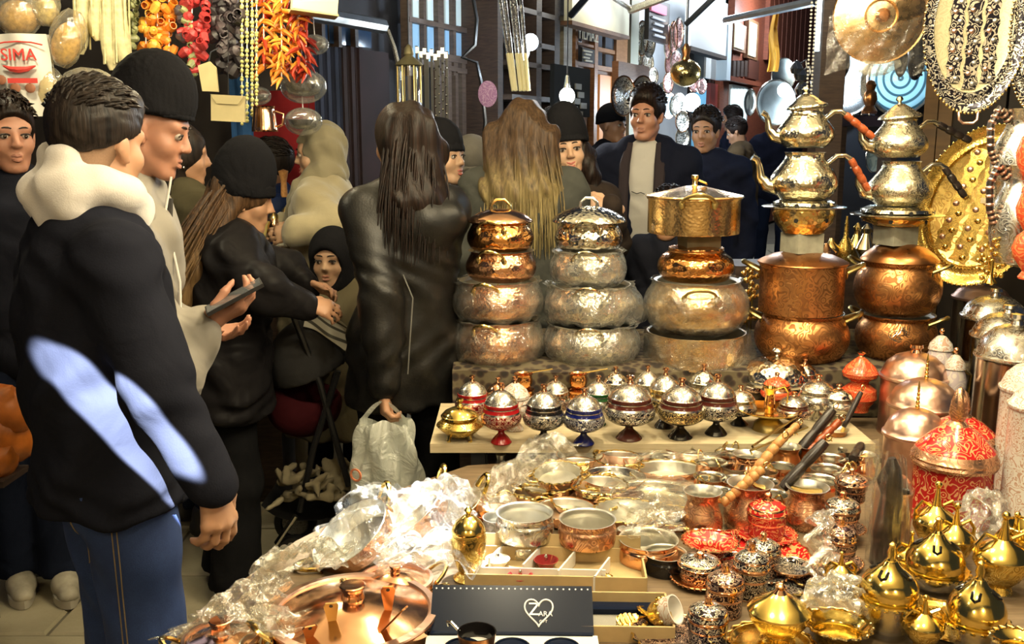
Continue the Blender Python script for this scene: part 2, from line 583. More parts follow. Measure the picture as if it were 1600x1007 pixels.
# ---------------------------------------------------------------- distance-field modelling for bodies, hair and cloth
class SDF:
 def __init__(s, lo, hi, h):
  s.h = h
  s.lo = np.array(lo, np.float32)
  n = np.ceil((np.array(hi) - s.lo) / h).astype(int) + 2
  s.n = n
  s.D = np.full(n, .2, np.float32)
  s.ax = [(s.lo[i] + h * np.arange(n[i])).astype(np.float32) for i in range(3)]

 def _pts(s, blo, bhi):
  i0 = np.clip(np.floor((np.array(blo) - s.lo) / s.h).astype(int), 0, s.n)
  i1 = np.clip(np.ceil((np.array(bhi) - s.lo) / s.h).astype(int) + 1, 0, s.n)
  if np.any(i1 <= i0): return None, None
  sl = tuple(slice(a, b) for a, b in zip(i0, i1))
  return sl, (s.ax[0][i0[0]:i1[0], None, None], s.ax[1][None, i0[1]:i1[1], None], s.ax[2][None, None, i0[2]:i1[2]])

 def _mix(s, sl, d, k, mode):
  A = s.D[sl]
  if mode > 0:
   if k > 0:
    hh = np.maximum(k - np.abs(A - d), 0) / k
    s.D[sl] = np.minimum(A, d) - hh * hh * k * .25
   else: s.D[sl] = np.minimum(A, d)
  else:
   d = -d
   if k > 0:
    hh = np.maximum(k - np.abs(A - d), 0) / k
    s.D[sl] = np.maximum(A, d) + hh * hh * k * .25
   else: s.D[sl] = np.maximum(A, d)

 def cone(s, a, b, ra, rb, k=.015, mode=1, flat=None):
  """rounded cone; flat=(rx factor, ry factor) squeezes the section"""
  a, b = np.array(a, float), np.array(b, float)
  fx, fy = flat or (1, 1)
  m = max(ra, rb) * max(fx, fy, 1) + k + 2.5 * s.h
  sl, P = s._pts(np.minimum(a, b) - m, np.maximum(a, b) + m)
  if sl is None: return s
  ab = b - a
  L = float(ab @ ab) + 1e-12
  x, y, z = P[0] - a[0], P[1] - a[1], P[2] - a[2]
  t = np.clip((x * ab[0] + y * ab[1] + z * ab[2]) / L, 0, 1)
  qx, qy, qz = (x - t * ab[0]) / fx, (y - t * ab[1]) / fy, z - t * ab[2]
  d = (np.sqrt(qx * qx + qy * qy + qz * qz) - (ra + (rb - ra) * t)) * min(fx, fy, 1)
  s._mix(sl, d, k, mode)
  return s

 def chain(s, pts, rad, k=.015, flat=None):
  for i in range(len(pts) - 1):
   s.cone(pts[i], pts[i + 1], rad[i], rad[i + 1], k, 1, flat)
  return s

 def ell(s, c, r, R=None, k=.015, mode=1):
  c = np.array(c, float)
  r = np.array(r if isinstance(r, (list, tuple, np.ndarray)) else (r, r, r), float)
  m = (r.max() if R is not None else r) + k + 2.5 * s.h
  sl, P = s._pts(c - m, c + m)
  if sl is None: return s
  x, y, z = P[0] - c[0], P[1] - c[1], P[2] - c[2]
  if R is not None:
   x, y, z = (R[0, 0] * x + R[1, 0] * y + R[2, 0] * z, R[0, 1] * x + R[1, 1] * y + R[2, 1] * z, R[0, 2] * x + R[1, 2] * y + R[2, 2] * z)
  u = (x / r[0]) ** 2 + (y / r[1]) ** 2 + (z / r[2]) ** 2
  v = (x / r[0] ** 2) ** 2 + (y / r[1] ** 2) ** 2 + (z / r[2] ** 2) ** 2
  k0, k1 = np.sqrt(u), np.sqrt(v) + 1e-9
  s._mix(sl, k0 * (k0 - 1) / k1, k, mode)
  return s

 def cut(s, p, n, k=0):
  """keep the side of the plane at p against n"""
  n = np.array(n, float)
  n /= np.linalg.norm(n)
  d = ((s.ax[0] - p[0]) * n[0])[:, None, None] + ((s.ax[1] - p[1]) * n[1])[None, :, None] + ((s.ax[2] - p[2]) * n[2])[None, None, :]
  s.D = np.maximum(s.D, d) if not k else np.maximum(s.D, d) + (np.maximum(k - np.abs(s.D - d), 0) / k) ** 2 * k * .25
  return s

 def disp(s, fn):
  s.D = s.D + fn(s.ax[0][:, None, None], s.ax[1][None, :, None], s.ax[2][None, None, :]).astype(np.float32)
  return s

 def nets(s):
  D = s.D
  D[0], D[-1], D[:, 0], D[:, -1], D[:, :, 0], D[:, :, -1] = .2, .2, .2, .2, .2, .2
  sg = D < 0
  cnt = np.zeros(np.array(D.shape) - 1, np.int8)
  for a in (0, 1):
   for b in (0, 1):
    for c in (0, 1):
     cnt += sg[a:D.shape[0] - 1 + a, b:D.shape[1] - 1 + b, c:D.shape[2] - 1 + c]
  idx = np.argwhere((cnt > 0) & (cnt < 8))
  num = np.full(cnt.shape, -1, np.int32)
  num[tuple(idx.T)] = np.arange(len(idx))
  pos = np.zeros((len(idx), 3), np.float32)
  c_ = np.zeros(len(idx), np.float32)
  for ax in range(3):
   o1, o2 = [i for i in range(3) if i != ax]
   for p in (0, 1):
    for q in (0, 1):
     c0 = np.zeros(3, int)
     c0[o1], c0[o2] = p, q
     c1 = c0.copy()
     c1[ax] = 1
     v0 = D[tuple((idx + c0).T)]
     v1 = D[tuple((idx + c1).T)]
     cr = (v0 < 0) != (v1 < 0)
     t = np.where(cr, v0 / np.where(cr, v0 - v1, 1), 0)
     pos += cr[:, None] * (c0 + t[:, None] * (c1 - c0))
     c_ += cr
  V = s.lo + s.h * (idx + pos / c_[:, None])
  Q = []
  for ax in range(3):
   o1, o2 = (ax + 1) % 3, (ax + 2) % 3
   a0 = [slice(None)] * 3
   a1 = [slice(None)] * 3
   a0[ax], a1[ax] = slice(0, -1), slice(1, None)
   e = np.argwhere(sg[tuple(a0)] != sg[tuple(a1)])
   if not len(e): continue
   st = sg[tuple(e.T)]
   d1 = np.zeros(3, int); d1[o1] = 1
   d2 = np.zeros(3, int); d2[o2] = 1
   q = np.stack([num[tuple((e - d1 - d2).T)], num[tuple((e - d2).T)], num[tuple(e.T)], num[tuple((e - d1).T)]], 1)
   q[~st] = q[~st][:, ::-1]
   Q.append(q)
  return V, np.concatenate(Q)

 def build(s, name, mat, parent=None):
  V, Q = s.nets()
  return link(name, mats_np(name, V, Q, mat), parent)


def rot(yaw=0, pitch=0, roll=0):
 """head frame: yaw to the person's right, pitch down, roll to the right (degrees)"""
 y, p, r = map(math.radians, (-yaw, -pitch, roll))
 return np.array((Matrix.Rotation(y, 3, 'Z') @ Matrix.Rotation(p, 3, 'X') @ Matrix.Rotation(r, 3, 'Y')))


def unit(v):
 v = np.array(v, float)
 return v / (np.linalg.norm(v) + 1e-9)


def hand(s, w, d, nrm, side, curl=25, size=1.0, thumb=.5, spread=1.0, k=.006):
 """five separate fingers; d wrist->knuckles, nrm palm normal, side +1 puts the thumb along d x nrm"""
 w, d = np.array(w, float), unit(d)
 nrm = unit(np.array(nrm, float) - d * np.dot(nrm, d))
 lat = np.cross(d, nrm) * side
 z = size
 kn = [w + d * a * z + lat * b * z * spread - nrm * e * z for a, b, e in ((.088, .031, .0), (.093, .010, .004), (.088, -.011, .003), (.080, -.030, -.001))]
 for q in kn:
  s.cone(w + (q - w) * .08, q, .0165 * z, .0115 * z, .012)
 s.cone(w - d * .04 * z, w + d * .02 * z, .024 * z, .023 * z, .02)
 for i, (q, L) in enumerate(zip(kn, (.072, .080, .074, .059))):
  c = curl[i] if isinstance(curl, (list, tuple)) else curl
  ang = math.radians(c)
  p = q
  for j, fr in enumerate((.46, .31, .23)):
   a = ang * (j + .7)
   v = d * math.cos(a) + nrm * math.sin(a) + lat * (.05 * (1.5 - i)) * spread
   e = p + v * L * fr * z
   s.cone(p, e, (.0092, .0084, .0076)[j] * z, (.0084, .0076, .0062)[j] * z, k)
   p = e
 t0 = w + d * .022 * z + lat * .020 * z
 t1 = w + d * .050 * z + lat * .046 * z + nrm * .012 * z * thumb
 t2 = t1 + (d * .030 + lat * .010 * (1 - thumb) + nrm * .022 * thumb) * z
 t3 = t2 + (d * .024 - lat * .008 * thumb + nrm * .018 * thumb) * z
 s.cone(t0, t1, .016 * z, .0115 * z, .012)
 s.cone(t1, t2, .0112 * z, .0095 * z, k)
 s.cone(t2, t3, .0095 * z, .007 * z, k)


def head_sdf(s, c, R, z=1.0, fem=False, ears=True, k=.012, neck=None):
 T = lambda x, y, w: np.array(c) + R @ (np.array((x, y, w)) * z)
 s.ell(T(0, -.014, .032), np.array((.076, .096, .088)) * z, R, k)
 s.ell(T(0, .018, -.035), np.array((.060, .070, .078)) * z, R, .02)
 s.cone(T(-.046, .0, -.058), T(-.022, .058, -.098), .020 * z, .020 * z, .02)
 s.cone(T(.046, .0, -.058), T(.022, .058, -.098), .020 * z, .020 * z, .02)
 s.ell(T(0, .070, -.102), np.array((.024, .018, .018)) * z, R, .015)
 s.cone(T(-.042, .068, .028), T(.042, .068, .028), .015 * z, .015 * z, .02)
 for e in (-1, 1):
  s.ell(T(.040 * e, .052, -.028), np.array((.026, .026, .026)) * z, R, .02)
  s.ell(T(.032 * e, .096, .006), np.array((.019, .016, .011)) * z, R, .008, -1)
  if ears:
   s.ell(T(.078 * e, -.006, -.004), np.array((.008, .017, .031)) * z, R, .006)
   s.ell(T(.074 * e, .004, -.030), np.array((.008, .010, .012)) * z, R, .005)
 s.cone(T(0, .084, .014), T(0, .103, -.024), .0070 * z, .0115 * z, .012)
 for e in (-1, 1):
  s.ell(T(.011 * e, .095, -.028), np.array((.009, .010, .008)) * z, R, .006)
 s.cone(T(-.017, .084, -.060), T(.017, .084, -.060), .0075 * z, .0075 * z, .008)
 s.cone(T(-.014, .083, -.073), T(.014, .083, -.073), .0085 * z, .0085 * z, .006)
 return T


IRIS = plain('dark_iris', (.02, .01, .006), .1)
EYEW = plain('eye_white', (.40, .35, .30), .2)
LIPS = plain('lips', (.42, .13, .10), .4)
LIPD = plain('lips_muted', (.36, .16, .11), .45)
BROW = plain('eyebrow_hair', (.02, .012, .008), .7)


def face_parts(body, T, z, lips=LIPS, brow=BROW, smile=0):
 for e in (-1, 1):
  c = T(.032 * e, .0765, .004)
  f = (np.array(T(0, 1, 0)) - np.array(T(0, 0, 0)))
  f /= np.linalg.norm(f)
  mb = MB()
  mb.sphere(c, (.0125 * z, .0125 * z, .0098 * z), 12, 8, 0)
  mb.sphere(np.array(c) + f * .0058 * z, .0078 * z, 10, 6, 1)
  mb.build('eye', [EYEW, IRIS], body)
  pts = [T((.012 + .010 * i) * e, .089 - .0035 * i * i * .35, .030 + .0035 * math.sin(i * 1.1)) for i in range(5)]
  MB().tube(pts, [.0030 * z, .0042 * z, .0042 * z, .0034 * z, .0018 * z], 6, 0, flat=.7).build('eyebrow', brow, body)
  lid = [T((.032 + .016 * math.cos(a)) * e, .0888 - .004 * abs(math.cos(a)), .006 + .0062 * math.sin(a)) for a in np.linspace(.1, pi - .1, 7)]
  MB().tube(lid, .0026 * z, 5).build('eyelid', brow, body)
 mb = MB()
 u = [T(-.021 + .007 * i, .0915 - .0011 * (i - 3) ** 2, -.0595 + (.002 if i in (2, 4) else 0) + smile * .0012 * (i - 3) ** 2) for i in range(7)]
 l = [T(-.018 + .006 * i, .0925 - .0012 * (i - 3) ** 2, -.0735 + .0006 * (i - 3) ** 2 + smile * .001 * (i - 3) ** 2) for i in range(7)]
 mb.tube(u, [.0015 * z, .0042 * z, .0052 * z, .005 * z, .0052 * z, .0042 * z, .0015 * z], 7)
 mb.tube(l, [.0015 * z, .0050 * z, .0062 * z, .0066 * z, .0062 * z, .0050 * z, .0015 * z], 7)
 mb.build('lips', lips, body)


SKIN = {'warm': skinmat('skin_warm', (.46, .25, .145)), 'pale': skinmat('skin_pale', (.52, .32, .20)), 'dark': skinmat('skin_tan', (.33, .17, .09)), 'rosy': skinmat('skin_rosy', (.42, .20, .125))}
NECKC = {}


class Person:
 """local frame: x to the person's right, y forward, z up, origin on the ground between the feet"""

 def __init__(p, label, X, Y, face, H, z0=0, fem=False, lean=0, look=(0, 0, 0), skin='warm', h=.008, wide=1.0, deep=1.0, group=None, face_seen=False, elbows=(None, None), wrists=(None, None), hand_kw=(None, None), legs=None, head_fwd=0, smile=0, ears=True, lips=None, hs=1.0):
  p.h = h = h * 1.12
  p.s = z = H / 1.75
  p.root = thing('person', label, 'person', (X, Y, z0), (0, 0, -math.radians(face)), group)
  th = math.radians(face)
  p.inv = lambda P: np.array(((P[0] - X) * math.cos(th) - (P[1] - Y) * math.sin(th), (P[0] - X) * math.sin(th) + (P[1] - Y) * math.cos(th), P[2] - z0))
  p.fem = fem
  shx = (.165 if fem else .185) * wide
  p.ly = lambda zz: lean * max(0, (zz / z - .95)) / .5
  V = lambda x, y, zz: np.array((x * z, y * z + p.ly(zz * z), zz * z))
  p.V = V
  p.hd = V(0, .02 + head_fwd, 1.632)
  p.R = rot(*look)
  p.hz = z ** .35 * (.96 if fem else 1.0) * hs
  p.sh = [V(-shx, -.01, 1.408), V(shx, -.01, 1.408)]
  p.el, p.wr = [], []
  for i, sgn in ((0, -1), (1, 1)):
   p.el.append(p.inv(elbows[i]) if elbows[i] is not None else V(sgn * (shx + .055), -.035, 1.13))
   p.wr.append(p.inv(wrists[i]) if wrists[i] is not None else V(sgn * (shx + .06), .05, .885))
  p.hip = [V(-.092, 0, .92), V(.092, 0, .92)]
  lg = legs or {}
  p.kn = [V(*lg.get('kl', (-.105, .025, .49))), V(*lg.get('kr', (.105, .025, .49)))]
  p.an = [V(*lg.get('al', (-.11, -.02, .09))), V(*lg.get('ar', (.11, -.02, .09)))]
  p.wide, p.deep = wide, deep
  # ---- body: one continuous figure
  s = p.grid(h, 0)
  T = head_sdf(s, p.hd, p.R, p.hz, fem, ears)
  p.T = T
  s.cone(V(0, -.015, 1.44), T(0, -.018, -.06), .056 * z * (.88 if fem else 1), .052 * p.hz * (.88 if fem else 1), .02)
  p.torso(s, -.012)
  for i, sgn in ((0, -1), (1, 1)):
   s.chain([p.sh[i], p.el[i], p.wr[i]], [.045 * z, .036 * z, .025 * z], .02)
   kw = dict(curl=30, size=1.0 * z ** .6)
   if hand_kw[i]: kw.update(hand_kw[i])
   d = kw.pop('d', None)
   d = unit(p.dirv(d)) if d is not None else unit(unit(p.wr[i] - p.el[i]) + np.array((0, 0, -.3)))
   n = kw.pop('n', None)
   n = p.dirv(n) if n is not None else np.array((-sgn, .15, 0))
   # thumb forward for a hanging hand with the palm to the thigh
   lat = np.cross(d, unit(n - d * np.dot(n, d)))
   tf = kw.pop('tdir', None)
   tf = p.dirv(tf) if tf is not None else np.array((0, 1, .2))
   hand(s, p.wr[i], d, n, 1 if np.dot(lat, tf) > 0 else -1, **kw)
   s.chain([p.hip[i], p.kn[i], p.an[i], p.an[i] + np.array((0, .12, -.05)) * z], [.075 * z, .05 * z, .036 * z, .03 * z], .03)
  p.body = s.build('body', SKIN[skin], p.root)
  if face_seen: face_parts(p.body, T, p.hz, lips or (LIPS if fem else LIPD), smile=smile)

 def dirv(p, v):
  th = -p.root.rotation_euler[2]
  v = np.array(v, float)
  return np.array((v[0] * math.cos(th) - v[1] * math.sin(th), v[0] * math.sin(th) + v[1] * math.cos(th), v[2]))

 def grid(p, h, pad=.05, zlo=-.02, zhi=None):
  P = np.array([*p.sh, *p.el, *p.wr, *p.kn, *p.an, p.hd])
  lo, hi = P.min(0) - .20 - pad, P.max(0) + .20 + pad
  lo[2] = zlo
  hi[2] = zhi if zhi is not None else p.hd[2] + .2
  return SDF(lo, hi, h)

 def torso(p, s, o, hem=.86, k=.04, belly=0):
  V, z, w, dp = p.V, p.s, p.wide, p.deep
  f = p.fem
  rows = [(.90, .165 if f else .158, .115), (1.02, .150 if f else .155, .108), (1.12, .128 if f else .150, .102 + belly), (1.26, .150 if f else .168, .112 + belly * .5), (1.37, .155 if f else .178, .105), (1.44, .110, .075)]
  for i in range(len(rows) - 1):
   (a, ax, ay), (b, bx, by) = rows[i], rows[i + 1]
   s.cone(V(0, -.005, a), V(0, -.012, b), (ay * dp * z + o), (by * dp * z + o), k, 1, (((ax + bx) * w * z + 2 * o) / ((ay + by) * dp * z + 2 * o), 1))
  for i in (0, 1):
   s.cone(V(0, -.01, 1.395), p.sh[i], .050 * z + o * .55, .046 * z + o * .7, k)

 def top(p, mat, o=.018, hem=.86, name='jacket', arm=(.066, .056, .046), h=None, cuff=1.0, wr=0, fold=.006, belly=0, neck=1.49, flare=0, collar=0, seed=0, extra=None, freq=1.0):
  z, V = p.s, p.V
  s = p.grid(h or p.h * 1.25, .03, hem * z - .06)
  p.torso(s, o, hem, belly=belly)
  if flare:
   s.cone(V(0, 0, .98), V(0, 0, hem - .02), .105 * z + o, .105 * z + o + flare, .05, 1, (1.5, 1))
  if collar: s.cone(V(0, -.015, 1.43), V(0, -.012, 1.43 + collar), .075 * z, .068 * z, .02)
  for i in (0, 1):
   w_ = p.el[i] + (p.wr[i] - p.el[i]) * cuff
   s.chain([p.sh[i], p.el[i], w_], [arm[0] * z, arm[1] * z, arm[2] * z], .035)
  if extra: extra(s)
  s.cut(V(0, 0, hem), (0, 0, -1), .012)
  if fold:
   ph = seed * 1.7

   def f(x, y, zz):
    a = np.sin(38 * freq * zz + 9 * np.sin(6 * x + ph) + 7 * np.sin(5 * y + 1.3 * ph)) * .5
    b = np.sin(23 * freq * zz - 14 * x + 6 * np.sin(7 * y + ph) + ph) * .5
    c = np.sin(52 * x + 17 * zz + 9 * np.sin(11 * zz + ph)) * np.sin(13 * zz + ph)
    return fold * (1.1 * a + 1.2 * b * np.sin(8 * zz + 5 * x + ph) + .5 * c)
   s.disp(f)
  return s.build(name, mat, p.root)

 def trousers(p, mat, r=(.092, .068, .060), name='trousers', top=1.0, h=None, end=.07, fold=.004, hipw=.168):
  z, V = p.s, p.V
  s = p.grid(h or p.h * 1.4, .03, 0, top * z + .05)
  s.cone(V(0, -.005, .93), V(0, -.005, 1.03), .118 * z, .112 * z, .03, 1, (hipw / .118, 1))
  for i in (0, 1):
   e = p.an[i] + np.array((0, 0, end - .09)) * z
   s.chain([p.hip[i], p.kn[i], e], [r[0] * z, r[1] * z, r[2] * z], .03)
   s.ell(p.hip[i] + np.array((0, -.045, -.02)) * z, np.array((.085, .085, .09)) * z, None, .03)
  s.cut(V(0, 0, top), (0, 0, 1), .01)
  s.cut(V(0, 0, end), (0, 0, -1))
  if fold: s.disp(lambda x, y, zz: fold * np.sin(30 * zz + 8 * np.sin(9 * x) + 6 * y) * np.sin(9 * zz + 11 * x))
  return s.build(name, mat, p.root)

 def shoes(p, mat, sole=None):
  z = p.s
  for i, sgn in ((0, -1), (1, 1)):
   a = p.an[i]
   s = SDF(a + np.array((-.09, -.14, -.12)) * z, a + np.array((.09, .24, .08)) * z, max(p.h, .007))
   s.chain([a + np.array((0, -.035, -.04)) * z, a + np.array((0, .07, -.045)) * z, a + np.array((0, .155, -.06)) * z], [.045 * z, .045 * z, .034 * z], .03)
   s.cone(a + np.array((0, -.03, -.03)) * z, a + np.array((0, -.02, .03)) * z, .046 * z, .048 * z, .02)
   s.cut((0, 0, .022), (0, 0, -1))
   o = s.build('shoe', mat, p.root)
   if sole:
    out = [(a[0] + (.046 + .008 * math.sin(2 * t)) * z * math.cos(t) * (1 if math.sin(t) > 0 else .9), a[1] + (.055 + .135 * math.sin(t)) * z) for t in np.linspace(0, 2 * pi, 20, endpoint=False)]
    MB().prism(out, .028, 0, Matrix.Translation((0, 0, .0))).build('sole', sole, o)

 # ---- headwear and hair, all in the head's frame
 def hgrid(p, h, down=.2, side=.16, back=.2, front=.16, up=.2):
  c = p.hd
  m = max(side, back, front)
  return SDF(c - np.array((m, m, down)), c + np.array((m, m, up)), h)

 def beanie(p, mat, low=.022, puff=1.0, up=.03, h=None, slouch=0):
  z, T, R = p.hz, p.T, p.R
  s = p.hgrid(h or p.h, up=.30)
  s.ell(T(0, -.018 - slouch, .052 + up * .5), np.array((.092, .112, .100 + up * .6)) * z * puff, R, .02)
  s.cone(T(-.012, -.016, .04), T(.012, -.016, .04), .090 * z, .090 * z, .02)
  s.cut(T(0, .06, low + .012), R @ np.array((0, .12, -1)))
  t = np.array(T(0, 0, 0))
  s.disp(lambda x, y, zz: .0014 * np.sin(42 * np.arctan2(y - t[1], x - t[0])))
  o = s.build('knit_hat', mat, p.root)
  c = SDF(p.hd - .16, p.hd + .16, h or p.h)
  c.ell(T(0, -.016, .030), np.array((.0955, .116, .105)) * z * puff, R, .0)
  c.cut(T(0, .06, low + .008), R @ np.array((0, .12, -1)))
  c.cut(T(0, .06, low + .062), R @ np.array((0, -.12, 1)))
  c.disp(lambda x, y, zz: .0016 * np.sin(42 * np.arctan2(y - t[1], x - t[0])))
  c.build('hat_cuff', mat, o)
  return o

 def short_hair(p, mat, top=.018, side=.006, low=-.01, fringe=.076, h=None, quiff=.0, fade=0, nape=-.06):
  z, T, R = p.hz, p.T, p.R
  s = p.hgrid(h or p.h * .9)
  s.ell(T(0, -.016, .034 + top * .4), np.array((.078 + side, .101 + side, .088 + top)) * z, R, 0)
  if quiff: s.ell(T(0, .055, .095), np.array((.058, .045, .028 + quiff)) * z, R, .03)
  s.ell(T(0, .115, fringe - .078), np.array((.105, .070, .085)) * z, R, .012, -1)
  s.cut(T(0, 0, nape if not fade else fade), R @ np.array((0, .35, -1)))
  s.ell(T(.085, .0, -.035), np.array((.03, .024, .045)) * z, R, .01, -1)
  s.ell(T(-.085, .0, -.035), np.array((.03, .024, .045)) * z, R, .01, -1)
  s.disp(lambda x, y, zz: .0016 * np.sin(210 * x + 60 * y + 5 * np.sin(60 * zz)) * np.sin(50 * y - 35 * x + 20 * zz))
  V, Q = s.nets()
  rr = random.Random(5)
  mb = MB()
  c = np.array(T(0, -.016, .034 + top * .3))
  for i in range(260):
   v = unit((rr.uniform(-1, 1), rr.uniform(-1, .75), rr.uniform(.1, 1)))
   if v[1] > .45 and v[2] < .46 or fade and v[2] < .32: continue
   r0 = np.array((.078 + side, .101 + side, .088 + top)) * z
   q0 = c + R @ (v * r0 * .99)
   w = unit(np.array((v[0] * .4 + rr.uniform(-.3, .3), .75 + rr.uniform(-.4, .4), .25 * v[2] + rr.uniform(-.2, .2))))
   w = R @ unit(w - v * np.dot(w, v) * .8)
   L = rr.uniform(.018, .038)
   n_ = R @ v
   mb.tube([q0, q0 + w * L * .5 + n_ * .005, q0 + w * L + n_ * rr.uniform(.0, .006)], [.0045, .004, .0008], 4, caps=False)
  n = len(V)
  me = bpy.data.meshes.new('hair')
  F = [tuple(q) for q in Q.tolist()] + [tuple(n + i for i in f) for f in mb.F]
  me.from_pydata([tuple(v) for v in V.tolist()] + mb.V, [], F)
  me.polygons.foreach_set('use_smooth', [True] * len(F))
  me.materials.append(mat)
  me.update()
  return link('hair', me, p.root)

 def long_hair(p, mat, length=.45, width=.10, back=-.09, flow=(0, 0), h=None, cap=True, strands=90, front=False, puff=1.0, part=True, seed=1, thick=.045, rs=.0028):
  z, T, R = p.hz, p.T, p.R
  fx, fy = flow
  e = max(abs(fx), abs(fy)) + width + .1
  s = SDF(p.hd - np.array((e, e, length + .12)), p.hd + np.array((e, e, .2)), h or p.h)
  if cap:
   s.ell(T(0, -.020, .034), np.array((.092, .112, .100)) * z * puff, R, 0)
   s.ell(T(0, .125, -.045), np.array((.072, .080, .125)) * z, R, .012, -1)
   s.cut(T(0, .02, -.10), R @ np.array((0, 0, -1)))
  c = np.array(p.hd)
  b = np.array(T(0, back * .55, -.02))
  e1 = c + np.array((fx * .35, back + fy * .4, -length * .5))
  e2 = c + np.array((fx, back + fy, -length))
  s.cone(b, e1, .075 * z * puff, thick + .012, .03, 1, (max(1.0, width / .07), 1))
  s.cone(e1, e2, thick + .012, thick * .6, .03, 1, (max(1.0, width / .06), 1))
  if front:
   for sg in (-1, 1):
    s.chain([T(.075 * sg, .0, .0), T(.095 * sg, .03, -.12), np.array(T(.1 * sg, .05, -.12)) + np.array((0, 0, -length * .55))], [.030, .036, .022], .02)
  s.disp(lambda x, y, zz: .004 * np.sin(95 * x + 5 * np.sin(9 * zz)) + .003 * np.sin(70 * y + 4 * np.sin(11 * zz + 8 * x)))
  V, Q = s.nets()
  # loose strands over the mass
  rr = random.Random(seed)
  mb = MB()
  for i in range(strands):
   a = rr.uniform(-1, 1)
   st = np.array(T(.085 * a * puff, -.02 - .085 * math.sqrt(max(0, 1 - a * a)) * rr.uniform(.7, 1.05) * puff, rr.uniform(-.02, .07)))
   lx = a * width * rr.uniform(.8, 1.25)
   en = c + np.array((lx + fx * rr.uniform(.8, 1.1), back - (thick + .012) * math.sqrt(max(0, 1 - a * a)) + fy + rr.uniform(-.02, .02), -length * rr.uniform(.72, 1.06)))
   md = st * .5 + en * .5 + np.array((lx * .25, -.02, .015))
   pts = [st * (1 - t) ** 2 + md * 2 * t * (1 - t) + en * t * t for t in np.linspace(0, 1, 7)]
   mb.tube(pts, [rs * 1.4, rs * 1.6, rs * 1.5, rs * 1.3, rs, rs * .7, rs * .25], 4, caps=False)
  n = len(V)
  me = bpy.data.meshes.new('hair')
  F = [tuple(q) for q in Q.tolist()] + [tuple(n + i for i in f) for f in mb.F]
  me.from_pydata([tuple(v) for v in V.tolist()] + mb.V, [], F)
  me.polygons.foreach_set('use_smooth', [True] * len(F))
  me.materials.append(mat)
  me.update()
  return link('hair', me, p.root)

# ================================================================ SETTING
# ---- street floor with stone slabs
t = NT('street_ground')
t.p(Base_Color=t.mix(t.noise(2.5, 5), (.085, .075, .055), (.16, .14, .10)), Roughness=.75)
t.bump(t.noise(30, 4), .3, .01)
GROUND = t.m
t = NT('paving_stone')
t.p(Base_Color=t.mix(t.noise(5, 5, .6), (.22, .19, .12), (.36, .32, .22)), Roughness=t.math('MULTIPLY_ADD', t.noise(9, 3), .3, .45))
t.bump(t.noise(26, 4, .6), .35, .008)
STONE = t.m


def gz(y):
 """height of the street, which climbs away from the stall"""
 return -.012 + (0 if y < 6 else min((y - 6) * .055, .33))


mb = MB()
mb.grid(lambda u, v: (-7 + 19 * u, -2 + 24 * v, gz(-2 + 24 * v)), 2, 25)
floor = tag(mb.build('floor', GROUND, None, smooth=False), 'grey-brown stone paving of the bazaar lane', None, kind='structure')
slabs = []
for k in range(3):
 q = .008
 b = MB()
 W, L, T_ = (.62, .50, .74)[k], .42, .03
 V = [(-W / 2, -L / 2, -T_), (W / 2, -L / 2, -T_), (W / 2, L / 2, -T_), (-W / 2, L / 2, -T_)]
 V += [(-W / 2, -L / 2, -q), (W / 2, -L / 2, -q), (W / 2, L / 2, -q), (-W / 2, L / 2, -q)]
 V += [(-W / 2 + q, -L / 2 + q, 0), (W / 2 - q, -L / 2 + q, 0), (W / 2 - q, L / 2 - q, 0), (-W / 2 + q, L / 2 - q, 0)]
 b.add(V, [(0, 1, 5, 4), (1, 2, 6, 5), (2, 3, 7, 6), (3, 0, 4, 7), (4, 5, 9, 8), (5, 6, 10, 9), (6, 7, 11, 10), (7, 4, 8, 11), (8, 9, 10, 11)])
 slabs.append((W, b.mesh('paving_slab', STONE, smooth=False)))
ys = 1.35
row = 0
while ys < 5.9:
 x = -3.4 + .31 * (row % 2)
 while x < (-.45 if ys < 4.0 else 1.8):
  W, me = slabs[(row * 2 + int(x * 7)) % 3]
  link('paving_slab', me, floor, (x + W / 2, ys, RND.uniform(-.002, .004)), (RND.uniform(-.006, .006), RND.uniform(-.006, .006), 0))
  x += W + .012
 ys += .432
 row += 1
ys = 6.2
while ys < 11.5:
 x = .9 + .3 * (row % 2) + (ys - 6.2) * .2
 while x < 3.6 + (ys - 6) * .1:
  W, me = slabs[(row + int(x * 5)) % 3]
  link('paving_slab', me, floor, (x + W / 2, ys, gz(ys) + .016), (.055, 0, 0))
  x += W + .012
 ys += .432
 row += 1

# ---- the shop front across the lane, running away to the right
FO = Vector((-.5, 5.8, 0))
FU = Vector((.4472, .8944, 0))
FN = Vector((.8944, -.4472, 0))
FM = Matrix(((FU.x, -FN.x, 0, FO.x), (FU.y, -FN.y, 0, FO.y), (0, 0, 1, 0), (0, 0, 0, 1)))


def fpt(px, py, out=0.0):
 d = ray(px, py)
 o = Vector((0, 0, CZ))
 t_ = (FO + FN * out - o).dot(FN) / d.dot(FN)
 P = o + d * t_
 return (P - FO).dot(FU), P.z


def frect(px0, py0, px1, py1, out=0.0):
 pm, qm = (px0 + px1) / 2, (py0 + py1) / 2
 return fpt(px0, qm, out)[0], fpt(px1, qm, out)[0], fpt(pm, py1, out)[1], fpt(pm, py0, out)[1]


def fbox(mb, px0, py0, px1, py1, out=0.0, thick=.04, mi=0):
 u0, u1, z0, z1 = frect(px0, py0, px1, py1, out)
 return mb.box(((u0 + u1) / 2, -out + thick / 2, (z0 + z1) / 2), (abs(u1 - u0), thick, abs(z1 - z0)), mi, FM)


def fpart(name, mat, px0, py0, px1, py1, out, thick, parent=None):
 return fbox(MB(), px0, py0, px1, py1, out, thick).build(name, mat, parent, smooth=False)


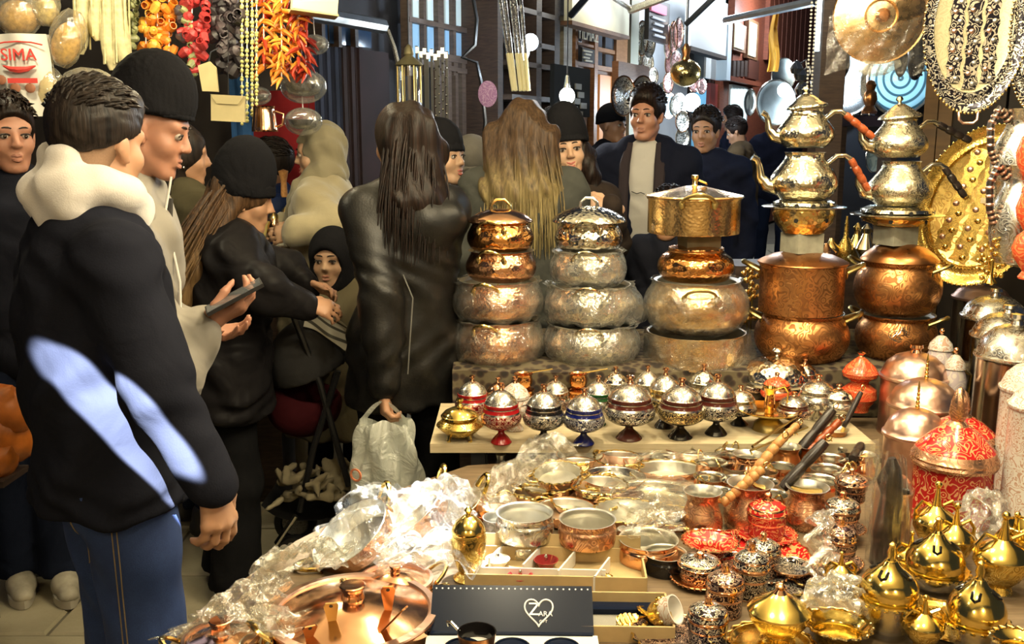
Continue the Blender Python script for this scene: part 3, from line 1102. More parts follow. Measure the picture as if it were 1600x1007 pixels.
WALLD = plain('dark_plaster', (.020, .020, .028), .7, nscale=3, namt=.5, bump=.2, bscale=12)  # near-black plaster, tone varied by noise
mb = MB()
mb.box((7.55, .25, 1.9), (17, .3, 4.6), 0, FM)
wall_back = tag(mb.build('wall_back', WALLD, None, smooth=False), 'dark old shop front along the lane', None, kind='structure')
mb = MB()
mb.box((-3.4, 5.0, 1.9), (5.0, .2, 4.2))
wall_left = tag(mb.build('wall_left', plain('spice_shop_back', (.030, .024, .022), .8, nscale=3, namt=.5), None, smooth=False), 'dark back wall of the spice stall', None, kind='structure')
# vertical corrugated cladding, board by board
CLAD = plain('blue_black_cladding', (.010, .015, .038), .85, nscale=6, namt=.5)
RUST = plain('dark_maroon_panel', (.016, .006, .009), .85, nscale=4, namt=.5)
for i in range(14):
 x0 = 484 + i * 6.2
 fpart('cladding_board', CLAD if i < 9 else RUST, x0, 74, x0 + 5.2, 330, .05 + .012 * (i % 2), .05, wall_back)
fpart('wall_panel', RUST, 562, 80, 610, 330, .05, .05, wall_back)
for i in range(3):
 fpart('transom_pane', plain('blue_transom_glass', (.02, .05, .12), .1) if i == 0 else bpy.data.materials['blue_transom_glass'], 508 + 26 * i, 24 + 5 * i, 528 + 26 * i, 68 + 3 * i, .04, .02, wall_back)
 fpart('transom_bar', M['wood_dk'], 503 + 26 * i, 20 + 5 * i, 508 + 26 * i, 74, .07, .06, wall_back)
b = MB()
b.tube([FM @ Vector((*((lambda q: (q[0], -.32))(fpt(480, 20, .32))), fpt(480, 20, .32)[1])), FM @ Vector((fpt(598, 41, .32)[0], -.32, fpt(598, 41, .32)[1]))], .035, 8)
tag(b.build('awning_rail', M['pipe']), 'pale blue-grey metal awning rail over the dark cladding', 'rail')
# upper lit window with small panes
PANE = emit('dim_lit_pane', (.50, .62, .66), .22)
PANE2 = emit('dim_lit_pane_blue', (.20, .36, .55), .16)
wn = thing('window_1', None, None)
wn['kind'] = 'structure'
k = 0
for r_, (y0, y1) in enumerate(((-25, 28), (36, 92))):
 for c, (x0, x1) in enumerate(((645, 662), (668, 684), (696, 708), (713, 733))):
  dy = (x0 - 645) * .2
  fpart('pane', PANE if r_ == 0 else PANE2, x0, y0 + dy, x1, y1 + dy, .05, .02, wn)
WF = wood('window_frame_wood', (.05, .035, .03), (.11, .08, .065), (3, 3, 20), .5)
for x0 in (638, 662.5, 684.5, 690, 708.5, 734):
 fpart('frame_bar', WF, x0, -30, x0 + (6 if x0 in (638, 684.5, 734) else 4), 118, .08, .05, wn)
for y0 in (28, 92):
 for i in range(4):
  x0 = 640 + i * 25
  fpart('frame_bar', WF, x0, y0 + i * 5.2, x0 + 25.2, y0 + 8 + i * 5.2, .09, .06, wn)
# lit glazed door under it
dr = thing('door_1', None, None)
dr['kind'] = 'structure'
GLOW = NT('shop_interior_through_glass')
nz = GLOW.noise(9, 4, .7)
GLOW.p(Base_Color=(.1, .12, .1), Roughness=.1, Emission_Color=GLOW.ramp(nz, [(.35, (.02, .03, .03)), (.5, (.28, .40, .36)), (.62, (.70, .85, .75)), (.75, (.5, .10, .06))]), Emission_Strength=.55)
for x0, x1 in ((692, 701), (707, 713), (717, 723)):
 fpart('pane', GLOW.m, x0, 96, x1, 330, .05, .02, dr)
for x0, x1 in ((686, 692), (701, 707), (713, 717), (723, 732)):
 fpart('frame_bar', WF, x0, 90, x1, 360, .08, .05, dr)
fpart('door_head', WF, 684, 86, 734, 97, .09, .06, dr)
# drain pipes and a conduit on the corner
for i, (x0, x1, mt) in enumerate(((742, 750, M['wood_dk']), (754, 762, M['pipe']), (767, 774, M['pipe']))):
 u, z0 = fpt((x0 + x1) / 2, 300, .12)
 r_ = (fpt(x1, 100, .12)[0] - fpt(x0, 100, .12)[0]) / 3.4
 tag(MB().tube([FM @ Vector((u, -.12, 0)), FM @ Vector((u, -.12, 3.6))], r_, 10).build('drain_pipe', mt), ('dark timber corner pole left of the grey pipes', 'grey-blue drain pipe beside the dark timber pole', 'thin blue metal drain pipe beside the leaning rods')[i], 'pipe')
b = MB()
pts = [at(x, y, 5.6) for x, y in ((736, -20), (745, 30), (742, 70), (722, 90), (745, 98), (752, 130), (758, 190), (752, 250))]
tag(b.tube(pts, .012, 6).build('electric_cable', M['black']), 'loose grey cable looping down the corner of the window', 'cable')
pts = [at(x, y, 5.0) for x, y in ((592, 35), (606, 48), (616, 75), (622, 100), (622, 170))]
tag(MB().tube(pts, .012, 6).build('electric_cable', M['pewter']), 'thin grey cable hanging beside the brass lantern', 'cable')

# ---- next bay: dark blue shelves with rods
sh = thing('wall_shelf', 'tall dark blue shelf unit behind the leaning silver rods', 'shelf')
BLUEW = plain('blue_grey_paint', (.035, .05, .085), .5, nscale=4)
fpart('back_panel', BLUEW, 778, -20, 880, 330, .06, .03, sh)
for y0 in (15, 65, 98, 150):
 fpart('shelf_board', WF, 800, y0, 868, y0 + 8, .3, .24, sh)
for x0 in (778, 838, 866):
 fpart('upright', M['wood_dk'], x0, -20, x0 + 8, 330, .3, .28, sh)
fpart('boarding', wood('pale_post', (.30, .27, .2), (.45, .42, .33), (3, 3, 20)), 880, 15, 893, 330, .12, .06, wall_back)
fpart('boarding', M['wood_dk'], 866, -30, 896, 22, .16, .1, wall_back)

# ---- bay with the cream sign and the panelled door
SIGN = plain('cream_sign_board', (.78, .76, .56), .5, nscale=2, namt=.1)
sg_ = thing('signboard', 'large blank cream fascia board above the wooden shop door', 'signboard')
fpart('panel', SIGN, 894, -40, 984, 44, .35, .06, sg_)
fpart('bottom_rail', M['wood_br'], 894, 44, 984, 50, .36, .1, sg_)
dr = thing('door_2', None, None)
dr['kind'] = 'structure'
FR = wood('door_frame_oak', (.20, .09, .035), (.36, .18, .08), (3, 3, 20), .5)
fpart('door_panel', M['wood_br'], 900, 40, 985, 330, .05, .04, dr)
DG = plain('door_pane_grey', (.10, .11, .13), .1)
for x0, x1, y0, y1 in ((934, 941, 52, 76), (946, 960, 56, 82), (934, 941, 82, 104), (946, 960, 86, 108), (902, 909, 42, 68), (902, 909, 72, 96)):
 fpart('pane', DG, x0, y0, x1, y1, .075, .02, dr)
for x0, x1, y0, y1 in ((898, 902, 36, 330), (928, 933, 46, 330), (961, 967, 52, 330), (967, 978, 56, 330), (933, 961, 76, 82), (933, 961, 104, 111), (902, 928, 68, 72), (902, 928, 98, 104)):
 fpart('frame_bar', FR, x0, y0, x1, y1, .10, .05, dr)
fpart('glazing', emit('warm_shop_interior', (.55, .22, .06), .35), 936, 118, 958, 330, .07, .02, dr)


def lettering(text, mat, parent, M4, size, name='lettering', extrude=.002, align='CENTER'):
 c = bpy.data.curves.new(name, 'FONT')
 c.body = text
 c.size = size
 c.extrude = extrude
 c.align_x = align
 c.align_y = 'CENTER'
 c.resolution_u = 3
 o = bpy.data.objects.new(name, c)
 COL.objects.link(o)
 bpy.context.view_layer.update()
 me = bpy.data.meshes.new_from_object(o)
 bpy.data.objects.remove(o)
 me.materials.clear()
 me.materials.append(mat)
 q = link(name, me, parent)
 q.matrix_local = M4
 return q


def fmat(px, py, out):
 """frame for flat lettering on the facade: x along the wall, y up, z outwards"""
 u, z = fpt(px, py, out)
 P = FM @ Vector((u, -out, z))
 return Matrix(((FU.x, 0, FN.x, P.x), (FU.y, 0, FN.y, P.y), (0, 1, 0, P.z), (0, 0, 0, 1)))


PALE = plain('pale_sign_paint', (.62, .60, .45), .5)
for i, (y0, y1, txt, lb) in enumerate(((48, 63, 'YILMAZ', 'small dark sign lettered YILMAZ on the panelled door'), (76, 98, '', 'small dark menu sign with pale scrawl below the YILMAZ sign'))):
 g = thing('door_sign', lb, 'sign')
 fpart('plate', M['black'], 910, y0, 929, y1, .13, .02, g)
 if txt: lettering(txt, PALE, g, fmat(919.5, (y0 + y1) / 2, .142), .12)
 else:
  for j in range(4):
   fpart('scrawl', PALE, 912 + j % 2 * 3, y0 + 3 + j * 5, 926 - j % 3 * 2, y0 + 5.5 + j * 5, .14, .01, g)
fpart('pilaster', plain('grey_green_pilaster', (.25, .25, .2), .6), 984, -30, 996, 330, .1, .1, wall_back)
# white-washed bays further on
WASH = plain('whitewashed_plaster', (.62, .66, .70), .7, nscale=3, namt=.12)
fpart('plaster', WASH, 996, -60, 1074, 330, .04, .06, wall_back)
sg2 = thing('signboard', 'large blank white fascia board past the hanging plates', 'signboard')
fpart('panel', plain('white_sign_board', (.80, .84, .86), .5), 1080, -8, 1136, 80, .35, .06, sg2)
fpart('bottom_rail', M['wood_dk'], 1080, 80, 1136, 86, .36, .1, sg2)
fpart('plaster', plain('pale_blue_plaster', (.45, .55, .66), .7), 1076, -90, 1136, 0, .05, .06, wall_back)
dr = thing('door_3', None, None)
dr['kind'] = 'structure'
fpart('door_panel', M['wood_dk'], 1076, 84, 1136, 330, .05, .04, dr)
fpart('notice', M['black'], 1084, 84, 1100, 122, .1, .03, dr)
fpart('white_notice', plain('white_notice_board', (.78, .80, .80), .5), 1103, 88, 1122, 124, .12, .03, dr)
fpart('frame_bar', M['wood_red'], 1122, 84, 1136, 330, .12, .06, dr)
fpart('frame_bar', plain('red_door_paint', (.28, .03, .02), .45), 1106, 130, 1118, 330, .12, .06, dr)
fpart('glazing', emit('blue_lit_glazing', (.16, .45, .70), .5), 1084, 130, 1105, 330, .08, .03, dr)
fpart('pillar', plain('white_blue_pillar', (.62, .74, .82), .5), 1137, 30, 1143, 126, .30, .12, wall_back)
# red-brown timber house at the end
hs = thing('timber_shop', 'red-brown timber shop front with small windows at the end of the lane', 'shop')
fpart('wall', M['wood_red'], 1143, -60, 1300, 340, .10, .08, hs)
for i in range(9):
 fpart('plank', M['wood_red'], 1202 + i * 7, -20, 1208 + i * 7, 95 + i * 2, .16, .06, hs)
LWIN = emit('lit_window_cream', (.72, .74, .58), .55)
for x0, x1, y0, y1 in ((1150, 1163, 42, 76), (1172, 1182, 36, 88)):
 w_ = fpart('window', M['wood_br'], x0 - 3, y0 - 5, x1 + 3, y1 + 5, .16, .05, hs)
 fpart('pane', LWIN, x0, y0, x1, y1, .18, .03, w_)
for i in range(4):
 fpart('louvre', M['wood_dk'], 1146 + i * 6, 95, 1150 + i * 6, 120, .15, .04, hs)
fpart('shutter', wood('dark_red_shutter', (.05, .016, .012), (.10, .035, .02)), 1170, 92, 1186, 124, .15, .04, hs)
fpart('ledge', M['wood_red'], 1143, 124, 1190, 131, .22, .14, hs)
w_ = fpart('window', plain('white_frame', (.6, .66, .68), .5), 1143, 134, 1168, 200, .16, .05, hs)
for i in range(5):
 fpart('pane', emit('cool_lit_pane', (.62, .78, .80), .9) if i == 0 else bpy.data.materials['cool_lit_pane'], 1144.5 + i * 4.7, 139, 1147.8 + i * 4.7, 196, .18, .03, w_)
# far end of the lane
mb = MB()
mb.box((9, 19, 2.2), (14, .4, 6))
tag(mb.build('wall_far', plain('far_dark_wall', (.05, .045, .05), .8, nscale=2, namt=.5), None, smooth=False), 'dark house walls closing the lane', None, kind='structure')

# ---- our stall: timber back wall at the right, added bounce canopy, posts
mb = MB()
P0, P1 = at(1437, 300, 3.75), at(1760, 300, 3.3)
dx = Vector((P1.x - P0.x, P1.y - P0.y, 0))
ang = math.atan2(dx.y, dx.x)
WALLR = wood('stall_back_ochre_wood', (.075, .038, .010), (.15, .08, .022), (2, 2, 9), .55)
wall_right = tag(link('wall_right', MB().box((dx.length / 2, .03, 1.4), (dx.length, .04, 2.8)).mesh('wall_right', plain('stall_back_dark', (.016, .011, .008), .8), smooth=False), None, (P0.x, P0.y, 0), (0, 0, ang)), 'dark brown timber back wall of the copper stall', None, kind='structure')
for i in range(2):
 MB().box((.028 + .054 * i, -.008, 1.4), (.050, .05, 2.8)).build('plank', WALLR, wall_right, smooth=False)
for i in range(3):
 MB().box((.19 + .2 * i, .0, 1.4), (.19, .05, 2.8)).build('plank', bpy.data.materials['stall_back_dark'], wall_right, smooth=False)
mb = MB()
mb.box((.55, 2.0, 2.62), (3.6, 4.2, .02))  # unseen canopy added to bounce bulb light onto the metal
tag(mb.build('ceiling', plain('bounce_canopy', (.70, .62, .46), .9), None, smooth=False), 'unseen canvas canopy added over the copper stall to bounce light', None, kind='structure')
mb = MB()
mb.box((-.2, -1.2, 1.5), (6.5, .1, 3.0))
tag(mb.build('wall_front', plain('shop_wall_behind', (.50, .38, .22), .9, nscale=2), None, smooth=False), 'shop wall behind the viewer', None, kind='structure')
mb = MB()
a, b_ = at(1264, 300, 4.3), at(1302, 300, 4.3)
mb.box(((a.x + b_.x) / 2, 4.3, 1.45), (b_.x - a.x, .12, 2.9))
post = tag(mb.build('stall_post', M['wood_dk'], None, smooth=False), 'black timber post strung with white beads left of the gilt disc', 'post')
# ================================================================ THE COPPER STALL: furniture
TZ = .70
SHZ = .752
PLZ = .862
BZ = 1.10
tbl = thing('stall_table', 'long wooden stall table carrying the copperware', 'table', (0, 0, 0))
out = [(-.66, 1.25), (-.58, 1.7), (-.48, 2.0), (-.29, 2.32), (-.12, 2.5), (-.02, 2.52), (1.03, 2.52), (1.03, 2.955), (2.2, 2.955), (2.2, 1.25)]
MB().prism(out, .03, 0, Matrix.Translation((0, 0, TZ - .03))).build('tabletop', M['tabletop'], tbl, smooth=False)
for x, y in ((-.56, 1.35), (-.20, 2.32), (1.9, 1.4), (1.9, 2.4)):
 MB().box((x, y, (TZ - .03) / 2), (.05, .05, TZ - .03)).build('leg', M['wood_dk'], tbl, smooth=False)
CLOTH = fabric('black_table_skirt', (.012, .012, .014), fold=.3)
MB().grid(lambda u, v: ((1 - u) * -.02 + u * 2.2, 2.50 + .012 * math.sin(60 * u), .02 + v * .65), 60, 2).build('skirt', CLOTH, tbl)
shf = thing('shelf_bench', 'narrow pale wooden bench board under the lidded bowls', 'bench')
x0 = at(672, 700, 2.53).x
MB().box(((x0 + 1.0) / 2, 2.735, SHZ - .013), (1.0 - x0, .41, .026)).build('board', M['board'], shf, smooth=False)
for x in (x0 + .13, .92):
 for y in (2.6, 2.9):
  MB().box((x, y, (SHZ - .026) / 2), (.04, .04, SHZ - .026)).build('leg', M['iron'], shf, smooth=False)
b = MB()
b.lathe([(0, 0), (.014, .0), (.02, .02), (.012, .04), (.016, .055), (0, .06)], 10).build('bolt_knob', M['tin_s'], shf, (at(783, 718, 2.56).x, 2.545, SHZ - .09))
pf = thing('stall_platform', 'raised platform with a dark leopard-print cover under the pot stacks', 'platform')
t = NT('leopard_print_cloth')
sp = t.vor(34, 'F1', Randomness=1)
t.p(Base_Color=t.ramp(sp, [(.28, (.012, .008, .006)), (.42, (.035, .018, .012)), (.58, (.10, .08, .045))]), Roughness=.8)
t.bump(t.noise(40, 3), .4, .006)
MB().box(((-.17 + 1.55) / 2, 3.29, PLZ / 2 - .005), (1.55 + .17, .62, PLZ - .01)).build('deck', M['wood_dk'], pf, smooth=False)
mb = MB()
mb.grid(lambda u, v: (-.19 + 1.76 * u, 2.972 - .012 + .010 * math.sin(44 * u + 3 * v) if v < .5 else 2.972 + (v - .5) * 1.24, (PLZ - .16 + v * .32 + .004 * math.sin(30 * u)) if v < .5 else PLZ + .001 + .002 * math.sin(23 * u + 9 * v)), 90, 14)
mb.build('cover', t.m, pf)
bt = thing('stall_platform', 'higher dark back tier behind the teapots', 'platform')
MB().box((1.2, 3.73, BZ / 2), (.70, .22, BZ)).build('deck', M['wood_dk'], bt, smooth=False)

# ================================================================ vessel families
BELLY = [(0, 0), (.74, 0), (.80, .02), (.93, .16), (1, .38), (.985, .58), (.91, .78), (.855, .90), (.86, .94), (.94, 1.0)]
STRAIGHT = [(0, 0), (.95, 0), (.99, .03), (1, .10), (1, .92), (1.03, .97), (1.03, 1.0)]
ROUND = [(0, 0), (.62, 0), (.80, .08), (.95, .28), (1, .5), (.95, .72), (.82, .9), (.80, .95), (.86, 1.0)]
SQUAT = [(0, 0), (.80, 0), (.86, .05), (.98, .30), (1, .5), (.93, .74), (.74, .93), (.72, 1.0)]


def smoothprof(P, n=4):
 """resample a normalised profile with a Catmull-Rom through its outer points"""
 out = [P[0]]
 Q = P[1:]
 for i in range(len(Q) - 1):
  p0, p1, p2, p3 = Q[max(i - 1, 0)], Q[i], Q[i + 1], Q[min(i + 2, len(Q) - 1)]
  if abs(p1[1] - p2[1]) < .012 or abs(p1[1] - p0[1]) < .012 and i: out.append(p1); continue
  for k in range(n):
   t = k / n
   out.append(tuple(.5 * (2 * b + (c - a) * t + (2 * a - 5 * b + 4 * c - d) * t * t + (3 * b - a - 3 * c + d) * t ** 3) for a, b, c, d in zip(p0[:2], p1[:2], p2[:2], p3[:2])))
 out.append(Q[-1])
 return out


def vessel_prof(P, R, H, wall=.0025, mo=0, mi=1):
 pts = [(r * R, z * H, mo) for r, z in smoothprof(P)]
 rim = pts[-1]
 inn = [(max(r - wall, 0), z + (wall if i < 4 else 0), mi) for i, (r, z, _) in reversed(list(enumerate(pts)))]
 inn[-1] = (0, inn[-1][1] + wall, mi)
 pts[-1] = (rim[0], rim[1], mi)
 return pts + inn


def strap_handle(parent, R, H, side, mat, w=.05, drop=.35, lift=.4, out=.03, r=.004, name='handle', plates=True, ang=0):
 """drop handle riveted to a pot wall: side=+-1 along x, ang turns it"""
 a0 = ang + (0 if side > 0 else pi)
 Q = Matrix.Rotation(a0, 4, 'Z')
 pts = []
 for tt in np.linspace(0, 1, 11):
  y = (tt - .5) * w
  k = math.sin(pi * tt) ** .55
  pts.append((R + .002 + out * k, y, H + lift * .06 * k))
 mb = MB().tube(pts, [r * (1.3 if 3 < i < 7 else 1) for i in range(11)], 8, 0, Q)
 if plates:
  for y in (-w / 2, w / 2):
   mb.sphere((R + .001, y, H - .008), (.004, .010, .014), 8, 6, 0, Q)
 return mb.build(name, mat, parent)


def arch_handle(parent, z, w, h, mat, r=.005, name='lid_handle'):
 pts = [(-w / 2, 0, z), (-w / 2 * .95, 0, z + h * .5), (-w * .22, 0, z + h), (w * .22, 0, z + h), (w / 2 * .95, 0, z + h * .5), (w / 2, 0, z)]
 return MB().tube(pts, [r * 1.3, r, r, r, r, r * 1.3], 8).build(name, mat, parent)


def wrap_film(parent, P, R, H, mat, seed=0, grow=.007, amp=.010, name='plastic_wrap', z0=-.1, z1=1.06, n=40, tail=0):
 rr = random.Random(seed)
 ph = [rr.uniform(0, 6) for _ in range(6)]
 pr = smoothprof(P)
 zs = [p[1] for p in pr]

 def rad(z):
  z = min(max(z, 0), 1)
  return float(np.interp(z, zs[1:], [p[0] for p in pr][1:]))

 def fn(u, v):
  a = 2 * pi * u
  zz = v
  n1 = math.sin(7 * a + ph[0] + 4 * zz) * .4 + math.sin(13 * a + ph[1] - 9 * zz) * .3 + math.sin(29 * a + ph[2] + 15 * zz) * .25 + math.sin(4 * a + ph[3]) * .5
  r = rad(zz) * R + grow + amp * (n1 + .6) * (.35 + .9 * abs(zz - .5))
  r += tail * max(0, math.cos(a - 0.2)) ** 6 * (1 - zz)
  return (r * math.cos(a), r * math.sin(a), zz * H * 1.02 + amp * .3 * math.sin(9 * a + ph[4]) - (.0 if zz > .02 else 0))
 return MB().grid(fn, 72, 22, wrap=True).build(name, mat, parent, sharp=80)


def pot(label, cx, yb, yt, wpx, Y, P, mats, cat='pot', lid=None, handles=None, wrap=None, name='cooking_pot', group=None, rz=0, ang=.0, nseg=40):
 """stacked pot: yb/yt pixel rows of its base and rim at distance Y"""
 A, B = at(cx, yb, Y), at(cx, yt, Y)
 R = wpx * mpp(A) / 2
 H = B.z - A.z
 g = thing(name, label, cat, A, (0, 0, rz), group)
 MB().lathe(vessel_prof(P, R, H), nseg).build('body', mats, g)
 rim = P[-1][0] * R
 if handles:
  for sd in (-1, 1):
   strap_handle(g, float(np.interp(handles.get('z', .85), [p[1] for p in P[1:]], [p[0] for p in P[1:]])) * R, H * handles.get('z', .85), sd, handles['mat'], handles.get('w', .07), out=handles.get('out', .035), r=handles.get('r', .0045), ang=handles.get('ang', pi / 2 - .35))
 if lid:
  lh = at(cx, lid['top'], Y).z - B.z
  rl = lid.get('r', rim * 1.04)
  if lid.get('kind') == 'cone': pr = [(0, .0), (rl * .96, 0), (rl, .004), (rl * .98, .008), (rl * .6, lh * .55), (rl * .2, lh * .95), (0, lh)]
  else: pr = [(0, 0), (rl * .97, 0), (rl, .003), (rl * .99, .007), (rl * .88, lh * .38), (rl * .66, lh * .70), (rl * .35, lh * .93), (0, lh)]
  l_ = MB().lathe(pr, nseg).build('lid', lid['mat'], g, (0, 0, H))
  if lid.get('knob') == 'arch': arch_handle(l_, lh * .93, lid.get('kw', .05), lid.get('kh', .03), lid['kmat'], .0055)
  if lid.get('knob') == 'ring':
   b = MB()
   b.lathe([(0, 0), (.012, 0), (.009, .006), (.009, .022), (.013, .026), (.012, .034), (0, .036)], 14)
   b.tube([(.012 + .03 * t_, .0, .018 - .012 * t_) for t_ in (0, .4, .8)] + [(.04, .006, .004)], .004, 8)
   b.build('lid_handle', lid['kmat'], l_, (0, 0, lh * .97))
  if lid.get('knob') == 'ball':
   MB().lathe([(0, 0), (.012, 0), (.006, .008), (.014, .018), (.011, .030), (0, .035)], 14).build('knob', lid['kmat'], l_, (0, 0, lh * .97))
 if wrap: wrap_film(g, P, R, H, M[wrap[0]], wrap[1], amp=wrap[2] if len(wrap) > 2 else .010, tail=wrap[3] if len(wrap) > 3 else 0)
 return g


# ---------------------------------------------------------------- pot stacks on the platform
br = dict(mat=M['brass'], w=.085, out=.03, ang=-pi / 2 - .30)
CU = [M['copper'], M['tin']]
YA = 3.12
pot('lowest copper pot of the left stack, wrapped in clear plastic', 778, 564, 497, 134, YA, BELLY, CU, handles=br, wrap=('film', 1, .011))
pot('second copper pot of the left stack, wrapped in clear plastic', 778, 497, 437, 130, YA, BELLY, CU, handles=br, wrap=('film', 2, .012))
pot('bare copper pot under the lidded one in the left stack', 783, 437, 391, 110, YA, BELLY, CU, handles=br)
pot('lidded copper pot topping the left stack with a brass arch handle', 782, 391, 347, 104, YA, BELLY, [M['copper_orange'], M['tin']], handles=br, lid=dict(top=326, mat=M['copper_s'], knob='arch', kmat=M['brass'], kw=.062, kh=.032))
SI = [M['silver_h'], M['tin']]
YB = 3.14
bs = dict(mat=M['nickel_s'], w=.085, out=.03, ang=-pi / 2 - .15)
pot('lowest silver pot of the middle stack under cloudy plastic', 923, 562, 503, 142, YB, BELLY, SI, handles=bs, wrap=('film_h', 3, .011))
pot('second silver pot of the middle stack, in a torn plastic bag', 922, 503, 443, 132, YB, BELLY, SI, handles=bs, wrap=('film_h', 4, .014, .06))
pot('third silver pot of the middle stack, wrapped in plastic', 919, 443, 391, 112, YB, BELLY, SI, handles=bs, wrap=('film_h', 5, .010))
pot('lidded hammered silver pot topping the middle stack', 919, 391, 347, 106, YB, BELLY, SI, handles=bs, lid=dict(top=322, mat=M['silver_h'], knob='arch', kmat=M['tin_s'], kw=.055, kh=.03, r=.122))
YC = 3.12
bg = dict(mat=M['brass_dk'], w=.10, out=.028, ang=-pi / 2 - .1, z=.8)
pot('straight copper pan at the bottom of the right-hand copper stack, in plastic', 1086, 566, 517, 148, YC, STRAIGHT, [M['brass_flat'], M['tin']], wrap=('film', 6, .011, .05))
pot('wide belly copper pot in plastic below the orange pot', 1086, 517, 437, 154, YC, ROUND[:-2] + [(.80, .97), (.86, 1.0)], [M['brass_flat'], M['tin']], handles=bg, wrap=('film', 7, .008))
pot('squat orange copper pot holding a block and a wide pan', 1086, 437, 390, 118, YC, SQUAT, [M['copper_orange'], M['tin']], lid=dict(top=382, mat=M['copper_orange'], r=.09))
A = at(1092, 386, YC)
h_ = at(1092, 364, YC).z - A.z
tag(MB().box((0, 0, h_ / 2), (.115, .085, h_)).build('foam_block', plain('beige_foam', (.46, .36, .22), .9, nscale=20), None, A, (0, 0, .2), smooth=False), 'small beige block propping the wide copper pan on the orange pot', 'block')
pot('wide straight copper pan with a flat conical lid topping its stack', 1083, 364, 309, 142, YC, STRAIGHT, [M['brass_flat'], M['tin']], handles=dict(mat=M['brass_dk'], w=.10, out=.03, ang=-pi / 2 - .1, z=.95, r=.006), lid=dict(top=290, kind='cone', mat=M['brass_flat'], knob='ring', kmat=M['brass']))
YD = 3.12
bd = dict(mat=M['brass_dk'], w=.07, out=.05, ang=-.25, z=.86, r=.007)
CE = [M['copper_eng'], M['tin']]
pot('dark engraved round copper pot at the foot of the left teapot stack', 1250, 562, 487, 144, YD, ROUND[:-2] + [(.84, .95), (.86, 1.0)], CE, handles=bd)
pot('straight engraved copper pot with domed lid under the left teapots', 1250, 487, 412, 128, YD, STRAIGHT, CE, handles=bd, lid=dict(top=392, mat=M['copper_dk']))
YE = 3.14
be = dict(mat=M['brass_dk'], w=.07, out=.045, ang=-.7, z=.86, r=.006)
pot('dark copper pot with pale calligraphy at the foot of the right teapot stack', 1397, 560, 490, 122, YE, ROUND[:-2] + [(.9, .95), (.92, 1.0)], CE, handles=be)
pot('round engraved copper pot with lid under the right teapots', 1399, 490, 408, 130, YE, ROUND[:-2] + [(.84, .95), (.86, 1.0)], CE, handles=be, lid=dict(top=378, mat=M['copper_dk']))
# the pale calligraphic emblem stuck on the lowest right pot
e_ = at(1412, 528, YE - .128)
b = MB()
for j in range(6):
 pts = [(.030 * math.cos(t_) * (.5 + .12 * j) - .004 * j, 0, .022 * math.sin(t_) * (.35 + .1 * j) + .006 * (j % 3) + (.02 if 1.2 < t_ < 1.9 and j % 2 else 0)) for t_ in np.linspace(.2 * j, pi * 1.35 + .2 * j, 12)]
 b.tube(pts, .0013, 5)
for j in range(3):
 b.tube([(.0 + .008 * j, 0, .008), (.002 + .008 * j, 0, .036)], .0013, 5)
tag(b.build('calligraphy_emblem', M['tin_s'], None, e_, (0, 0, .12)), 'pale silver calligraphic flourish fixed on the dark copper pot', 'emblem')


def block(label, px, y0, y1, w, Y, mat):
 A = at(px, y0, Y)
 h = at(px, y1, Y).z - A.z
 W = w * mpp(A)
 g = thing('stone_block', label, 'block', A, (0, 0, .35))
 MB().box((0, 0, h / 2), (W * .8, W * .8, h)).build('block', mat, g, smooth=False)
 return g


BRICK = plain('grey_wrapped_block', (.38, .36, .27), .6, nscale=30)
block('grey block under the left teapot burner', 1252, 394, 364, 58, YD, BRICK)
block('grey block under the right teapot burner', 1398, 382, 352, 58, YE, BRICK)


def burner(label, cx, y0, yp, y1, wp, wb, Y):
 """brazier: bowl, wide drip plate and a pierced ring that carries the teapots"""
 A = at(cx, y0, Y)
 k = mpp(A)
 zp, z1 = at(cx, yp, Y).z - A.z, at(cx, y1, Y).z - A.z
 g = thing('teapot_burner', label, 'burner', A)
 R, RP = wb * k / 2, wp * k / 2
 MB().lathe([(0, 0), (R * .62, 0), (R * .66, .004), (R * .9, zp * .42), (R, zp * .75), (R * .96, zp * .98), (0, zp * .98)], 40).build('bowl', M['brass_h'], g)
 MB().lathe([(0, zp), (RP * .98, zp), (RP, zp + .002), (RP * .98, zp + .004), (R * .9, zp + .006), (0, zp + .006)], 40).build('drip_plate', M['nickel_s'], g)
 rg = MB().lathe([(R * .86, zp + .005), (R * .98, zp + .35 * (z1 - zp)), (R * .94, zp + .7 * (z1 - zp)), (R * .78, z1), (R * .7, z1), (0, z1 - .002)], 40).build('ring', M['nickel'], g)
 for i in range(12):
  a = 2 * pi * i / 12
  zz = zp + .42 * (z1 - zp)
  MB().lathe([(0, .0), (.0065, 0), (.0065, .0015), (0, .0015)], 10, 0, Matrix.Translation((R * .985 * math.cos(a), R * .985 * math.sin(a), zz)) @ Matrix.Rotation(a, 4, 'Z') @ Matrix.Rotation(pi / 2, 4, 'Y')).build('vent_hole', M['black'], rg)
  if i % 2 == 0:
   MB().lathe([(0, .0), (.007, 0), (.007, .0015), (0, .0015)], 10, 0, Matrix.Translation((R * .965 * math.cos(a), R * .965 * math.sin(a), zp * .55)) @ Matrix.Rotation(a, 4, 'Z') @ Matrix.Rotation(pi / 2, 4, 'Y')).build('vent_hole', M['black'], g)
 return A.z + z1


def turned_handle(L, r, mat_i=0, beads=5):
 """profile of a turned grip along +z"""
 pr = [(0, 0), (r * .6, 0)]
 for i in range(beads):
  z0 = L * i / beads
  z1 = L * (i + 1) / beads
  q = r * (.82 + .18 * math.sin(pi * (i + .5) / beads))
  pr += [(q * .82, z0 + .02 * L / beads), (q * .97, z0 + .2 * (z1 - z0)), (q, z0 + .5 * (z1 - z0)), (q * .97, z0 + .8 * (z1 - z0)), (q * .82, z1 - .02 * L / beads)]
 pr += [(0, L)]
 return pr


